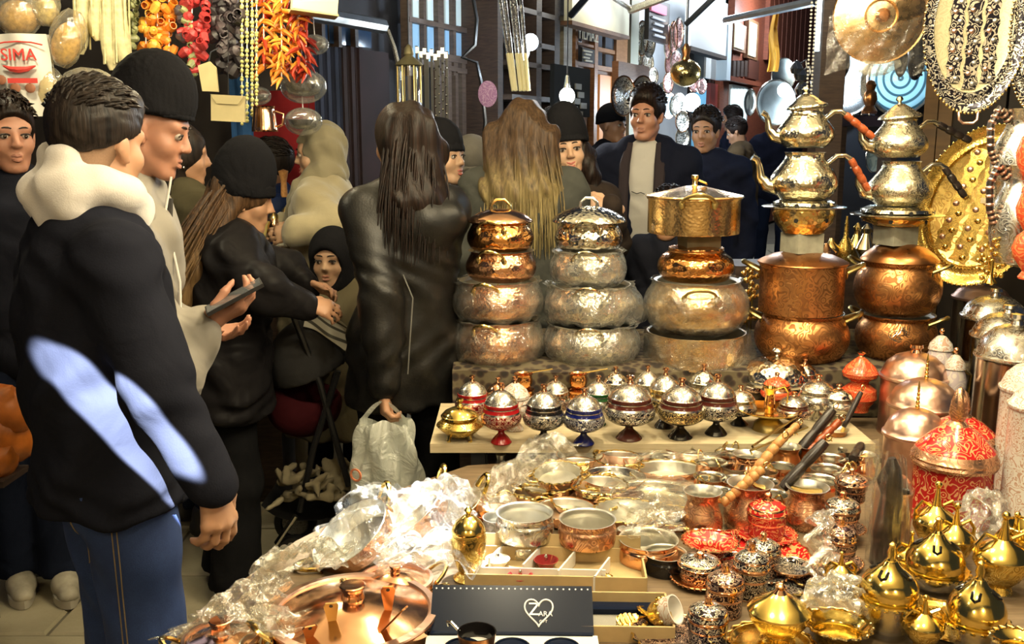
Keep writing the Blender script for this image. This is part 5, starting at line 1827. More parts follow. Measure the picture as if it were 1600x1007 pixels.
for i in range(10):
 a = 2 * pi * i / 10
 MB().sphere((.026 * math.cos(a), .026 * math.sin(a), .024), (.004, .004, .006), 6, 5).build('leaf', M['gold'], h_)
for i, (px, py, lb) in enumerate(((985, 975, 'gilt leaf-shaped spoon rest, left of the pair in the lined box'), (1012, 962, 'gilt leaf-shaped spoon rest, right of the pair in the lined box'))):
 P = onz(px, py, TZ + .016)
 g = thing('gilt_leaf', lb, 'ornament', P, (.3, .2, .6 + 1.1 * i))
 MB().grid(lambda u, v: (.036 * (u - .5) * 2, (v - .5) * .030 * (1 - (2 * u - 1) ** 2) ** .5 * 1.4, .006 * abs(v - .5) * 2 + .0015 * math.sin(40 * u)), 24, 9).build('leaf', M['gold'], g)
 for j in range(5):
  MB().tube([(-.03 + .012 * j, 0, .002), (-.022 + .012 * j, .012, .006)], .0012, 5).build('vein', M['gold'], g)
# gilt finial jar lit by the lamp
P = onz(732, 912, TZ)
k = mpp(P)
P.y += .02
g = thing('gilt_censer', 'small gilt finial jar glaring under the white lamp', 'jar', P)
H = at(732, 832, P.y).z - TZ
MB().lathe([(0, 0), (.030, 0), (.032, .004), (.020, H * .15), (.026, H * .3), (.034, H * .6), (.036, H * .9), (.034, H), (0, H)], 30).build('body', M['gold_eng'], g)
l_ = MB().lathe([(0, 0), (.034, 0), (.035, .003), (.033, .010), (.026, .022), (.012, .034), (.008, .036), (0, .037)], 30).build('lid', M['gold'], g, (0, 0, H))
MB().lathe([(0, 0), (.006, 0), (.005, .006), (.009, .012), (.004, .018), (0, .022)], 12).build('finial', M['gold'], l_, (0, 0, .035))

# ---- the covered copper pans at the front left
def covered(label, px, py, wpx, hb, lidh, mat, knobs, z=TZ, name='covered_pan', ns=48):
 P = onz(px, py, z + hb)
 k = mpp(P)
 R = wpx * k / 2
 g = thing(name, label, 'pan', (P.x, P.y, z))
 MB().lathe(vessel_prof([(0, 0), (.95, 0), (.98, .05), (1, .5), (1, .97), (1.02, 1.0)], R, hb), ns).build('body', [M[mat], M['tin']], g)
 l_ = MB().lathe([(0, 0), (R * .99, 0, 1), (R * 1.02, .002, 1), (R * 1.02, .006, 1), (R * .93, .008, 1), (R * .91, .004, 0), (R * .80, lidh * .25, 0), (R * .5, lidh * .7, 0), (R * .2, lidh * .97, 0), (0, lidh, 0)], ns).build('lid', [M['copper_s'], M['copper_rose']], g, (0, 0, hb))
 kk = R * .16 if knobs == 1 else R * .3
 MB().lathe([(0, 0), (kk * .9, 0), (kk * .8, kk * .4), (kk * .82, kk * .7), (kk * .95, kk * .85), (kk, kk * 1.05), (kk * .9, kk * 1.12), (0, kk * 1.05)], 28).build('knob', M['copper_s'], l_, (0, 0, lidh * .95))
 for sd in (-1, 1):
  strap_handle(g, R, hb * .8, sd, M['brass'], .06, out=.03, r=.004, ang=.4)
 return g


covered('large copper pan with a polished domed lid at the front left', 552, 958, 258, .035, .03, 'copper_s', 1)
covered('smaller lidded copper pan behind the large one', 618, 908, 116, .03, .02, 'copper_s', 1)
covered('lidded copper pan at the bottom left corner of the table', 346, 1000, 118, .02, .016, 'copper_s', 2)
# little copper pans with flat brass handles standing up
for i, (px, py, w, tip, ht_) in enumerate(((412, 1005, 74, (392, 972), 'brass_dk'), (512, 1002, 78, (517, 942), 'brass_dk'), (600, 985, 76, (606, 916), 'copper_dk'), (560, 1012, 84, (632, 950), 'copper_dk'), (470, 1016, 60, (484, 978), 'copper_dk'))):
 lb = ('leftmost', 'third', 'rearmost dark-handled', 'rightmost leaning-handled', 'second')[i]
 P = onz(px, py, TZ + .03)
 r_ = w * mpp(P) / 2
 g = thing('small_ladle_pan', '%s small copper pan with an upright flat handle at the bottom edge' % lb, 'pan', (P.x, P.y, TZ))
 MB().lathe(vessel_prof([(0, 0), (.85, 0), (.9, .06), (1, .9), (1.03, 1)], r_, .032), 32).build('body', [M['copper_s'], M['tin']], g)
 e = at(tip[0], tip[1], P.y + .01) - Vector((P.x, P.y, TZ))
 s0 = Vector((r_ * .5 * (1 if e.x > 0 else -1) * min(1, abs(e.x) / r_), r_ * .75, .028))
 d_ = e - s0
 Q = Matrix.Translation(s0) @ d_.to_track_quat('Z', 'Y').to_matrix().to_4x4()
 L = d_.length
 ol = [(.006, 0), (.0065, L * .35), (.011, L * .75), (.013, L * .9), (.009, L), (-.009, L), (-.013, L * .9), (-.011, L * .75), (-.0065, L * .35), (-.006, 0)]
 hd = MB().prism(ol, .003, 0, Q @ Matrix.Rotation(pi / 2, 4, 'X')).build('handle', M[ht_], g)
 MB().lathe([(.0, 0), (.0035, 0), (.0035, .0045), (0, .0045)], 10, 0, Q @ Matrix.Translation((0, .001, L * .92)) @ Matrix.Rotation(pi / 2, 4, 'X')).build('hanging_hole', M['black'], hd)
# dark mug at the bottom
P = onz(745, 1000, TZ + .03)
g = thing('dark_cup', 'black-lined copper cup with a curled handle in front of the gift box', 'cup', (P.x, P.y, TZ))
MB().lathe(vessel_prof([(0, 0), (.7, 0), (.8, .08), (1, .9), (1.03, 1)], .033, .045), 32).build('body', [M['copper_dk'], M['black_pl']], g)
MB().tube([(-.03, .01, .04), (-.045, .02, .052), (-.052, .028, .048), (-.05, .03, .040)], .0028, 8).build('handle', M['tin_s'], g)

# ---- big pans leaning in their plastic at the left
def lean_pan(label, px, py, wpx, Y, rot_, wrapm='film', dep=.045, name='leaning_pan'):
 R = wpx * mpp(at(px, py, Y)) / 2
 n_ = Vector(rot_).normalized()
 P = onz(px, py, TZ + .008 + R * math.sqrt(1 - n_.z ** 2) * 1.02)
 g = thing(name, label, 'pan', P, n_.to_track_quat('Z', 'Y').to_euler())
 MB().lathe(vessel_prof([(0, 0), (.84, 0), (.88, .05), (.95, .5), (1, .97), (1.02, 1.0)], R, dep), 44).build('body', [M['copper'], M['tin']], g, (0, 0, -dep))
 for sd in (-1, 1):
  strap_handle(g, R, 0, sd, M['gold'], .055, out=.03, r=.005, ang=pi / 2)
 return g


lean_pan('big copper pan with a bright tinned inside leaning under the white lamp', 545, 832, 132, 2.0, (-.46, -.24, .72))
lean_pan('second big copper pan leaning behind the bright one', 640, 795, 112, 2.2, (-.52, -.16, .72))
lean_pan('third copper pan edge showing through the plastic heap', 712, 790, 84, 2.25, (-.40, -.14, .85))


def film_sheet(label, corners, mat, amp=.02, seed=0, n=44, bulge=.03, name='plastic_sheet'):
 """crumpled sheet of clear plastic over four corner points"""
 A, B, C, D = [Vector(c) for c in corners]
 rr = random.Random(seed)
 ph = [rr.uniform(0, 6) for _ in range(12)]

 def fn(u, v):
  p = A * (1 - u) * (1 - v) + B * u * (1 - v) + C * u * v + D * (1 - u) * v
  h = 0
  for j in range(6):
   a = ph[j] * 3
   f = 5 + 4.5 * j
   h += abs(math.sin(f * (u * math.cos(a) + v * math.sin(a)) + ph[j + 6] + 1.4 * math.sin(3 * u + ph[j]) * math.cos(4 * v))) / (1 + .45 * j)
  e = 16 * u * (1 - u) * v * (1 - v)
  return p + Vector((.012 * math.sin(17 * v + ph[0]), .012 * math.sin(15 * u + ph[1]), amp * (h - 1.1) + bulge * e))
 return tag(MB().grid(fn, n, n).build(name, M[mat], None, sharp=25), label, 'plastic wrap')


zt = TZ
film_sheet('crumpled clear plastic at the left edge of the table beside the big lid', (onz(300, 985, zt + .03), onz(425, 990, zt + .04), onz(455, 915, zt + .04), onz(395, 925, zt + .05)), 'film', .016, 1)
film_sheet('bunched bright plastic hanging over the table edge below the leaning pan', (onz(388, 930, zt + .02), onz(530, 905, zt + .03), onz(560, 870, zt + .03), onz(430, 880, zt + .07)), 'film_h', .022, 2)
film_sheet('clear plastic draped over the leaning pans', (onz(610, 870, zt + .04), onz(740, 860, zt + .04), onz(735, 765, zt + .08), onz(640, 780, zt + .12)), 'film', .022, 3, bulge=.05)
film_sheet('clear plastic running along the pans up to the bench', (onz(690, 815, zt + .04), onz(790, 800, zt + .045), onz(865, 718, zt + .06), onz(790, 728, zt + .065)), 'film', .014, 4, bulge=.025)
film_sheet('peak of plastic tenting in front of the black and silver bowl', (onz(790, 745, zt + .05), onz(880, 745, zt + .05), onz(905, 700, zt + .075), onz(835, 705, zt + .075)), 'film', .014, 5, bulge=.05, n=32)
film_sheet('plastic lying over the copper trays at the back', (onz(985, 722, zt + .045), onz(1125, 722, zt + .045), onz(1130, 710, zt + .048), onz(995, 712, zt + .048)), 'film_s', .006, 6, bulge=.006, n=36)
film_sheet('crumpled plastic between the scalloped bowl and the plain copper pot', (onz(965, 852, zt + .055), onz(1060, 850, zt + .06), onz(1065, 808, zt + .06), onz(990, 815, zt + .06)), 'film_w', .014, 7, bulge=.02, n=32)
film_sheet('crumpled plastic added as the white glare around the gilt finial jar', (onz(600, 905, zt + .03), onz(755, 900, zt + .03), onz(745, 845, zt + .04), onz(590, 868, zt + .04)), 'film_h', .018, 14, bulge=.03)  # sheet added to carry the white lamp glare around the jar
film_sheet('clear plastic hood thrown over the first leaning pan', (onz(470, 880, zt + .03), onz(600, 890, zt + .03), onz(680, 775, zt + .12), onz(560, 765, zt + .12)), 'film_w', .014, 15, bulge=.05)
film_sheet('white crumpled plastic right of the gold sugar bowl', (onz(1250, 960, zt + .06), onz(1345, 965, zt + .07), onz(1345, 915, zt + .08), onz(1270, 925, zt + .07)), 'film_h', .012, 8, bulge=.03, n=32)
film_sheet('clear plastic bag beside the dark enamel tower', (onz(1262, 905, zt + .02), onz(1300, 905, zt + .02), onz(1306, 800, zt + .10), onz(1268, 805, zt + .10)), 'film', .008, 9, bulge=.02, n=28)
film_sheet('white bundle of plastic at the foot of the red canister', (onz(1480, 850, zt + .03), onz(1570, 850, zt + .04), onz(1565, 780, zt + .07), onz(1500, 790, zt + .06)), 'film_h', .014, 10, bulge=.05, n=32)
film_sheet('low clear plastic over the pan at the bottom left corner', (onz(235, 1006, zt + .01), onz(470, 1005, zt + .03), onz(480, 962, zt + .045), onz(320, 965, zt + .03)), 'film', .010, 12, bulge=.02, n=40)

# ---- gilt tray with little cup; silver dome; red urn
P = onz(1202, 640, SHZ + .06)
g = thing('gilt_tray', 'round gilt tray raised behind the cups', 'tray', (P.x, P.y, SHZ))
R = 50 * mpp(P)
MB().lathe([(0, 0), (R * .5, 0), (R * .45, .02), (R * .2, .04), (0, .045)], 30).build('stand', M['brass_dk'], g)
MB().lathe([(0, .045), (R * .6, .046), (R * .97, .058), (R, .061), (R * .97, .062), (R * .6, .050), (0, .049)], 44).build('dish', M['gold'], g)
g = thing('gilt_cup', 'tall gilt cup with a looped handle on the gilt tray', 'cup', (P.x, P.y, SHZ + .050))
MB().lathe(vessel_prof([(0, 0), (.6, 0), (.7, .04), (.8, .3), (.7, .7), (1, 1)], .020, .075), 24).build('body', [M['copper_orange'], M['gold']], g)
MB().tube([(.016, 0, .070), (.040, 0, .078), (.052, 0, .06), (.05, 0, .03), (.048, 0, .008)], .0028, 8).build('handle', M['brass'], g)
for i, (px, pf, w, tp, sc, lb) in enumerate(((1180, 628, 44, 578, ('copper_s', 'ink_copper', 'silver_eng', 'ink_copper'), 'copper and white lidded bowl left behind the gilt tray'), (1215, 640, 46, 582, ('red_pl', 'red_clay', 'red_clay', 'copper_s'), 'small red lidded bowl behind the gilt cup'), (1280, 660, 60, 585, ('tin_s', 'silver_eng', 'silver_eng', 'tin_s'), 'silver and black lidded bowl right of the gilt tray'), (1258, 630, 44, 560, ('tin_s', 'silver_light', 'silver_h', 'tin_s'), 'small silver lidded bowl under the dark engraved pot'), (1158, 668, 50, 602, ('black_pl', 'ink_silver', 'silver_light', 'tin_s'), 'dark lidded bowl in front of the gilt tray stand'), (1312, 664, 50, 600, ('tin_s', 'silver_light', 'silver_h', 'tin_s'), 'silver lidded bowl left of the red urn'), (1242, 672, 50, 612, ('brown_pl', 'ink_copper', 'silver_eng', 'brown_pl'), 'brown and silver lidded bowl behind the black handles'))):
 goblet(lb, px, pf, w, tp, sc, z=SHZ)
P = at(1212, 596, 2.99)
g = thing('silver_cloche', 'hammered silver oval cloche in front of the left teapot stack', 'cloche', (P.x, 2.99, PLZ - .075))
R = 54 * mpp(P)
MB().lathe([(0, 0), (R * .5, 0), (R * .97, .022), (R, .03), (R * .98, .034), (0, .034)], 40).build('dish', M['tin_s'], g)
l_ = MB().lathe([(0, .035), (R * .95, .035), (R * .97, .04), (R * .92, .06), (R * .72, .088), (R * .4, .104), (0, .108)], 44).build('dome', M['silver_h'], g)
MB().lathe([(0, 0), (.008, 0), (.004, .006), (.012, .016), (.016, .018), (.010, .026), (0, .030)], 14).build('knob', M['tin_s'], l_, (0, 0, .106))
P = onz(1340, 642, SHZ)
H = at(1340, 548, P.y).z - SHZ
R = 27 * mpp(P)
g = thing('red_urn', 'slim red-orange lidded urn beside the copper canisters', 'urn', P)
MB().lathe([(0, 0), (R * .6, 0), (R * .6, .01), (R, H * .22), (R * .95, H * .36), (R * .5, H * .46), (R * .5, H * .5), (R * .8, H * .56), (0, H * .57)], 32).build('body', M['red_clay'], g)
l_ = MB().lathe([(0, H * .57), (R * .95, H * .58), (R * 1.0, H * .64), (R * .8, H * .74), (R * .4, H * .84), (R * .15, H * .9), (0, H * .9)], 32).build('lid', M['red_clay'], g)
MB().lathe([(0, 0), (R * .18, 0), (R * .12, H * .03), (R * .26, H * .07), (0, H * .11)], 12).build('knob', M['copper_s'], l_, (0, 0, H * .89))


# ---- canisters at the right
def canister(label, px, pyf, wpx, yl, yt, mats, z=TZ, knob='ball', Y=None, name='canister', lidk='dome', kmat='brass', band=True):
 P = onz(px, pyf, z) if Y is None else Vector((at(px, pyf, Y).x, Y, z))
 k = mpp(P)
 R = wpx * k / 2
 if Y is None: P.y += R * .95
 HL, HT = at(px, yl, P.y).z - z, at(px, yt, P.y).z - z
 g = thing(name, label, 'canister', P, (0, 0, RND.uniform(0, 6)))
 MB().lathe([(0, 0), (R * .96, 0), (R * .97, .006), (R * .95, .010), (R * .95, HL - .006), (R * .97, HL), (0, HL)], 44).build('body', M[mats[0]], g)
 lh = HT - HL
 kf = .22
 if lidk == 'dome': pr = [(0, HL), (R * .98, HL), (R * 1.02, HL + .004), (R * 1.02, HL + .010), (R * .96, HL + .014), (R * .93, HL + lh * .25), (R * .82, HL + lh * .5), (R * .58, HL + lh * .72), (R * .28, HL + lh * .84), (0, HL + lh * .86)]
 else: pr = [(0, HL), (R * 1.02, HL, 1), (R * 1.05, HL + lh * .04, 1), (R * 1.02, HL + lh * .07, 1), (R * 1.04, HL + lh * .10, 1), (R * .98, HL + lh * .14, 1), (R * .94, HL + lh * .20, 0), (R * .60, HL + lh * .38, 0), (R * .28, HL + lh * .50, 1), (R * .16, HL + lh * .56, 1), (R * .22, HL + lh * .64, 1), (R * .19, HL + lh * .80, 1), (R * .1, HL + lh * .95, 1), (0, HL + lh, 1)]
 l_ = MB().lathe(pr, 44).build('lid', [M[mats[1]], M[mats[2] if len(mats) > 2 else mats[1]]], g)
 if lidk == 'dome':
  if knob == 'spire':
   b = MB()
   zz = 0
   for i in range(5):
    b.sphere((0, 0, zz + .006), (.006 - .0006 * i, .006 - .0006 * i, .007), 8, 6)
    zz += .011
   b.tube([(0, 0, zz - .002), (0, 0, zz + .018)], [.0035, .001], 6)
   b.build('finial', M[kmat], l_, (0, 0, HL + lh * .85))
  else: MB().lathe([(0, 0), (R * .16, 0), (R * .13, lh * .10), (R * .20, lh * .16), (R * .18, lh * .26), (0, lh * .28)], 14).build('knob', M[kmat], l_, (0, 0, HL + lh * .85))
 return g


canister('rearmost rose-copper canister with a domed lid', 1416, 740, 102, 592, 544, ('copper_rose', 'copper_rose'), kmat='copper_s', Y=2.80)
canister('middle rose-copper canister with a beaded brass spire', 1432, 775, 108, 636, 585, ('copper_rose', 'copper_rose'), knob='spire', kmat='gold', Y=2.54)
canister('front rose-copper canister half behind the red ones', 1420, 800, 96, 682, 632, ('copper_rose', 'copper_rose'), knob='spire', kmat='gold', Y=2.36)
canister('rear red enamel canister with a gold-rimmed lid', 1490, 800, 104, 690, 610, ('red_en', 'red_en', 'copper_eng2'), lidk='pagoda', Y=2.33)
canister('front red enamel canister with a copper finial and flower pattern', 1481, 828, 122, 724, 604, ('red_en', 'red_en', 'copper_eng2'), lidk='pagoda', Y=2.13)
canister('small rose-copper canister low behind the dark carved figure', 1402, 850, 60, 770, 735, ('copper_rose', 'copper_rose'))
canister('front tall dark mirror-steel canister with pale domed lid', 1568, 720, 112, 560, 498, ('steel', 'silver_light'), kmat='tin_s', Y=2.60)
canister('second tall mirror-steel canister with pale domed lid', 1556, 700, 104, 528, 482, ('steel', 'silver_light'), Y=2.80, kmat='tin_s')
canister('third tall mirror-steel canister with pale domed lid', 1534, 690, 96, 498, 456, ('steel', 'silver_light'), Y=3.07, z=PLZ, kmat='tin_s')
canister('rearmost canister with a copper dome at the foot of the gilt tray', 1512, 690, 84, 468, 440, ('steel', 'copper_rose'), Y=3.27, z=PLZ, kmat='tin_s')
canister('white ornamented canister at the right edge, rear one', 1596, 790, 96, 612, 560, ('white_en', 'white_en', 'copper_s'), kmat='tin_s', Y=2.24)
canister('white ornamented canister at the right edge, front one', 1612, 815, 100, 640, 596, ('white_en', 'white_en', 'copper_s'), kmat='tin_s', Y=2.06)
# black handle wrapped in plastic, standing up
P = onz(1388, 880, TZ)
g = thing('carved_figure', 'tall dark carved figure standing upright in clear plastic', 'figure', P, (.0, -.05, 0))
H = at(1388, 716, P.y).z - TZ
b = MB()
b.tube([(-.01, 0, 0), (-.005, 0, H * .3), (.0, 0, H * .5), (.004, 0, H * .66), (-.002, 0, H * .8), (.004, 0, H * .92), (.002, 0, H)], [.030, .028, .024, .022, .026, .016, .008], 14)
b.build('shaft', M['wood_bk'], g)
MB().tube([(.005, -.005, H * .70), (.035, -.01, H * .69)], [.010, .006], 8).build('peg', M['wood_bk'], g)
wrap_film(g, [(0, 0), (1.0, 0), (.95, .4), (.75, .7), (.6, .9), (.5, 1.0)], .034, H, M['film_s'], 21, grow=.004, amp=.006)
b = MB()
P = onz(1352, 830, TZ + .01)
tag(MB().grid(lambda u, v: (u * .035 + .01 * v, .004 * math.sin(8 * v), v * .22), 4, 14).build('plastic_sleeve', M['film_h'], None, P, (.12, -.18, .1)), 'stiff clear plastic sleeve standing left of the carved figure', 'plastic wrap')


# ---- glass jars with gilt lids, front right
def glass_jar(label, px, yl, wpx, ytip, Y, hang=0):
 L = at(px, yl, Y)
 k = mpp(L)
 R = wpx * k / 2
 H = L.z - TZ
 g = thing('glass_jar', label, 'jar', (L.x, L.y, TZ), (0, 0, hang))
 MB().lathe([(R * .70, 0), (R * .74, .004), (R * .86, H * .3), (R * .95, H * .8), (R * .95, H), (R * .92, H), (R * .92, H * .8), (R * .83, H * .3), (R * .70, .012), (0, .010), (0, .0)][::-1][1:], 40).build('glass', M['glass'], g)
 MB().lathe([(0, .012), (R * .5, .012), (R * .62, .04), (R * .45, .07), (0, .085)], 24).build('content', M['gold'], g)
 rm = MB().lathe([(R * .80, H), (R * 1.0, H), (R * 1.10, H + .003), (R * 1.08, H + .006), (R * .8, H + .006)], 40).build('collar', M['gold'], g)
 for i in range(22):
  a = 2 * pi * i / 22
  MB().sphere((R * 1.10 * math.cos(a), R * 1.10 * math.sin(a), H + .002), (.005, .005, .0035), 6, 4).build('scallop', M['gold'], rm)
 T_ = at(px, ytip, Y).z - L.z
 l_ = MB().lathe([(0, .006), (R * .93, .006), (R * .95, .010), (R * .95, .026), (R * .92, .030), (R * .80, T_ * .40), (R * .56, T_ * .50), (R * .32, T_ * .60), (R * .19, T_ * .70), (0, T_ * .71)], 40).build('lid', M['gold'], g, (0, 0, H))
 for i in range(4):
  a = pi / 4 + i * pi / 2
  pts = [(-.006, 0, .018), (-.006, 0, .004), (0, 0, -.001), (.006, 0, .004), (.006, 0, .018)]
  Q = Matrix.Rotation(a, 4, 'Z') @ Matrix.Translation((R * .68, 0, T_ * .455)) @ Matrix.Rotation(-1.0, 4, 'Y') @ Matrix.Rotation(pi / 2, 4, 'Z')
  MB().tube(pts, .0030, 6, 0, Q).build('tulip_cutout', M['black_pl'], l_)
 MB().lathe([(0, 0), (R * .17, 0), (R * .12, .006), (R * .16, .014), (R * .10, .024), (R * .12, .030), (0, .036)], 14).build('finial', M['gold'], l_, (0, 0, T_ * .70))
 return g


glass_jar('glass jar with a gilt tulip-pierced lid at the left of the front row', 1388, 935, 92, 850, 1.60)
glass_jar('glass jar with a gilt tulip-pierced lid standing behind the front two', 1460, 892, 92, 808, 1.78, .4)
glass_jar('glass jar with a gilt tulip-pierced lid at the front right', 1524, 972, 92, 876, 1.55, .2)


def gilt_bowl(label, px, pyf, wpx, tip, z=TZ, spire=True):
 P = onz(px, pyf, z)
 k = mpp(P)
 R = wpx * k / 2
 P.y += R * .6
 H = at(px, tip, P.y).z - z
 g = thing('gilt_bowl', label, 'bowl', P)
 MB().lathe([(0, 0), (R * .5, 0), (R * .4, H * .08), (R * .7, H * .18), (R, H * .36), (R * .98, H * .44), (0, H * .44)], 36).build('bowl', M['gold_eng'], g)
 l_ = MB().lathe([(0, H * .44), (R * .99, H * .44), (R * 1.02, H * .46), (R * .9, H * .52), (R * .55, H * .6), (R * .22, H * .66), (R * .14, H * .78), (R * .08, H * .9), (0, H * .91)], 36).build('lid', M['gold'], g)
 MB().sphere((0, 0, H * .95), H * .05, 10, 7).build('finial', M['gold'], l_)
 for sd in (-1, 1):
  pts = [(sd * R * .95, 0, H * .44), (sd * R * 1.0, 0, H * .6), (sd * R * .7, 0, H * .72), (sd * R * .3, 0, H * .66)]
  MB().tube(pts, .004, 7).build('fretwork', M['gold'], l_)
 return g


gilt_bowl('gilt lidded bowl with fretwork at the right edge', 1573, 935, 84, 800)
gilt_bowl('gilt fretwork bowl with a tall spire in front of the red canister', 1466, 872, 66, 752)
gilt_bowl('small gilt spired bowl right behind the tulip-lid jars', 1496, 892, 58, 786)
pan('gilt open basket bowl at the far right edge', 1606, 822, 60, .04, z=TZ + .06, mat='gold_eng', inner='gold', handles=False, flare=.6, name='gilt_basket', cat='bowl', scallop=.002)
pan('gilt saucer at the bottom right corner', 1592, 1000, 70, .02, z=TZ + .05, mat='gold', inner='gold', handles=False, flare=.6, name='gold_dish', cat='dish', scallop=.003)
for px, pf, w, tp, lb in ((1448, 1022, 62, 930, 'small gilt spired bowl between the two front tulip-lid jars'), (1316, 930, 46, 862, 'small gilt spired bowl behind the crumpled white plastic'), (1590, 900, 60, 800, 'gilt spired bowl half cut by the right frame edge'), (1426, 905, 48, 830, 'small gilt spired bowl at the foot of the dark carved figure')):
 gilt_bowl(lb, px, pf, w, tp)
pan('round gilt salver under the front tulip-lid jars', 1470, 968, 120, .008, mat='gold', inner='gold_eng', handles=False, name='gold_dish', cat='dish', scallop=.0024)
pan('patterned plate left of the dark enamel tower', 1282, 902, 84, .01, mat='copper_s', inner='ink_copper', handles=False, name='ornate_plate', cat='plate', scallop=.002)
pan('small tinned saucer in front of the coffee pots', 1150, 878, 60, .01, mat='copper_s', inner='ink_silver', handles=False, name='ornate_plate', cat='plate')
# ================================================================ PEOPLE
BLK = fabric('black_fleece', (.012, .013, .020), 260, .3, .9, .25)
NAVYC = fabric('navy_coat', (.010, .012, .024), 240, .25)
WHT = fabric('white_fleece', (.62, .58, .54), 300, .4, .95, .5, vary=.08)
DENIM = NT('blue_denim')
_n = DENIM.noise(380, 2)
_b = DENIM.noise(6, 4, .6)
DENIM.p(Base_Color=DENIM.mix(_n, DENIM.ramp(_b, [(.3, (.012, .030, .110)), (.7, (.042, .088, .27))]), (.012, .028, .10)), Roughness=.85)
DENIM.bump(_n, .3, .001)
DENIM = DENIM.m
DKJEAN = fabric('dark_jeans', (.010, .014, .030), 300, .3)
BEIGE = fabric('beige_shell_fabric', (.25, .23, .195), 200, .15, .6, .1, fold=.25, vary=.12)
PUFF = fabric('black_puffer', (.012, .011, .012), 60, .1, .45, 0, fold=.3)
LEATH = plain('black_leather', (.007, .0066, .006), .42, Specular_IOR_Level=.3, nscale=30, namt=.3, bump=.25, bscale=160)
OLIVE = fabric('olive_coat_cloth', (.060, .052, .030), 220, .3)
CREAM = fabric('cream_wool', (.32, .275, .17), 200, .35, .95, .4, vary=.15)
SCARF = fabric('beige_headscarf', (.25, .22, .14), 160, .2, .8, .2, fold=.3, vary=.18)
GREYC = fabric('grey_knit', (.16, .15, .13), 120, .4)
GREYL = fabric('pale_grey_trouser', (.30, .29, .25), 200, .25)
BLUEP = fabric('navy_puffer', (.012, .022, .070), 50, .15, .5, 0, fold=.4)
KNIT = fabric('black_knit', (.010, .010, .012), 140, .6, .95, .3)
BROWNC = fabric('olive_brown_jacket', (.055, .036, .018), 200, .3)
HBLK = hairmat('black_hair', (.006, .005, .005), (.028, .020, .016))
HDBR = hairmat('dark_brown_hair', (.004, .003, .0025), (.020, .011, .008))
HBRN = hairmat('brown_hair', (.020, .011, .006), (.11, .058, .026), tips=((.30, .19, .08), 1.30, 1.02))
HOMB = hairmat('ombre_hair', (.022, .013, .008), (.085, .050, .026), tips=((.44, .35, .15), 1.52, 1.26))
SHOE = plain('beige_trainer', (.34, .31, .24), .7, nscale=18, namt=.4)
SOLE = plain('rubber_sole', (.40, .37, .30), .7)
DKSH = plain('dark_shoe', (.015, .013, .012), .5)


def xat(px, Y, py=500):
 return at(px, py, Y).x


# ---- the man in the white hood, nearest, seen from behind
Y = 1.98
p = Person('man seen from behind in a dark sweatshirt with white hood and blue jeans', xat(156, Y), Y, 52, 1.675, hs=.93, look=(-27, 4, 0), skin='warm', h=.0065, wide=1.05,
           elbows=(None, at(246, 598, 1.77)), wrists=(None, at(327, 748, 1.74)),
           hand_kw=(None, dict(d=(.16, .02, -1), n=(-.85, .45, -.1), tdir=(.4, .8, .1), curl=(26, 32, 36, 40), size=1.06, thumb=.6)), head_fwd=.01)


def shirt_extra(s):
 z = p.s
 # bunched hem band
 s.cone(p.V(0, -.012, .86), p.V(0, -.01, .92), .150, .148, .02, 1, (1.40, 1))
 # cuff
 d = unit(p.wr[1] - p.el[1])
 s.cone(p.wr[1] - d * .035, p.wr[1] + d * .012, .042, .040, .01)


p.top(BLK, .030, .852, 'sweatshirt', (.080, .068, .050), h=.0085, fold=.0065, extra=shirt_extra, belly=.015, cuff=1.04, seed=2)
p.trousers(DENIM, (.104, .082, .072), 'jeans', h=.009, fold=.005, hipw=.182)
p.shoes(SHOE, SOLE)
s = SDF(p.V(-.27, -.30, 1.36), p.V(.27, .20, 1.74), .0065)
V_ = p.V
ringp = [V_(.088 * math.cos(a), -.002 + .086 * math.sin(a), 1.535 + .02 * math.cos(a) ** 2 - .045 * max(0, math.sin(a))) for a in np.linspace(0, 2 * pi, 13)]
for i in range(12):
 s.cone(ringp[i], ringp[i + 1], .040, .040, .02)
s.ell(V_(.01, -.060, 1.495), (.115, .050, .050), None, .03)
s.ell(V_(.01, -.050, 1.55), (.104, .046, .042), None, .022)
s.cone(V_(-.06, -.050, 1.605), V_(.05, -.050, 1.612), .034, .032, .02)
s.ell(V_(0, .035, 1.64), (.070, .105, .13), None, .015, -1)
s.disp(lambda x, y, z: .0045 * np.sin(46 * z + 12 * x + 5 * np.sin(14 * x)) + .003 * np.sin(30 * x - 50 * z + 20 * y))
s.build('hood', WHT, p.root)
p.short_hair(HBLK, top=.024, side=.010, fringe=.078, h=.006, quiff=.012, fade=.012)
# stubble fade on the neck and temples
FADE = NT('cropped_hair_fade')
FADE.p(Base_Color=FADE.mix(FADE.noise(500, 2), (.16, .09, .05), (.30, .18, .11)), Roughness=.7)
s = p.hgrid(.006)
s.ell(p.T(0, -.016, .032), np.array((.0785, .0985, .0895)) * p.hz, p.R, 0)
s.ell(p.T(0, -.045, -.04), np.array((.058, .062, .06)) * p.hz, p.R, .02)
s.ell(p.T(0, .095, -.03), np.array((.11, .085, .13)) * p.hz, p.R, .01, -1)
s.cut(p.T(0, 0, -.070), (0, .2, -1))
for e in (-1, 1): s.ell(p.T(.085 * e, .012, -.015), np.array((.03, .026, .05)) * p.hz, p.R, .01, -1)
s.build('cropped_fade', FADE.m, p.root)
# back pocket and seam stitching laid on the jeans
from mathutils.bvhtree import BVHTree
STI = plain('tan_stitching', (.24, .18, .10), .8)
_j = [o for o in p.root.children if o.name.startswith('jeans')][0].data
_bvh = BVHTree.FromPolygons([v.co for v in _j.vertices], [q.vertices for q in _j.polygons])


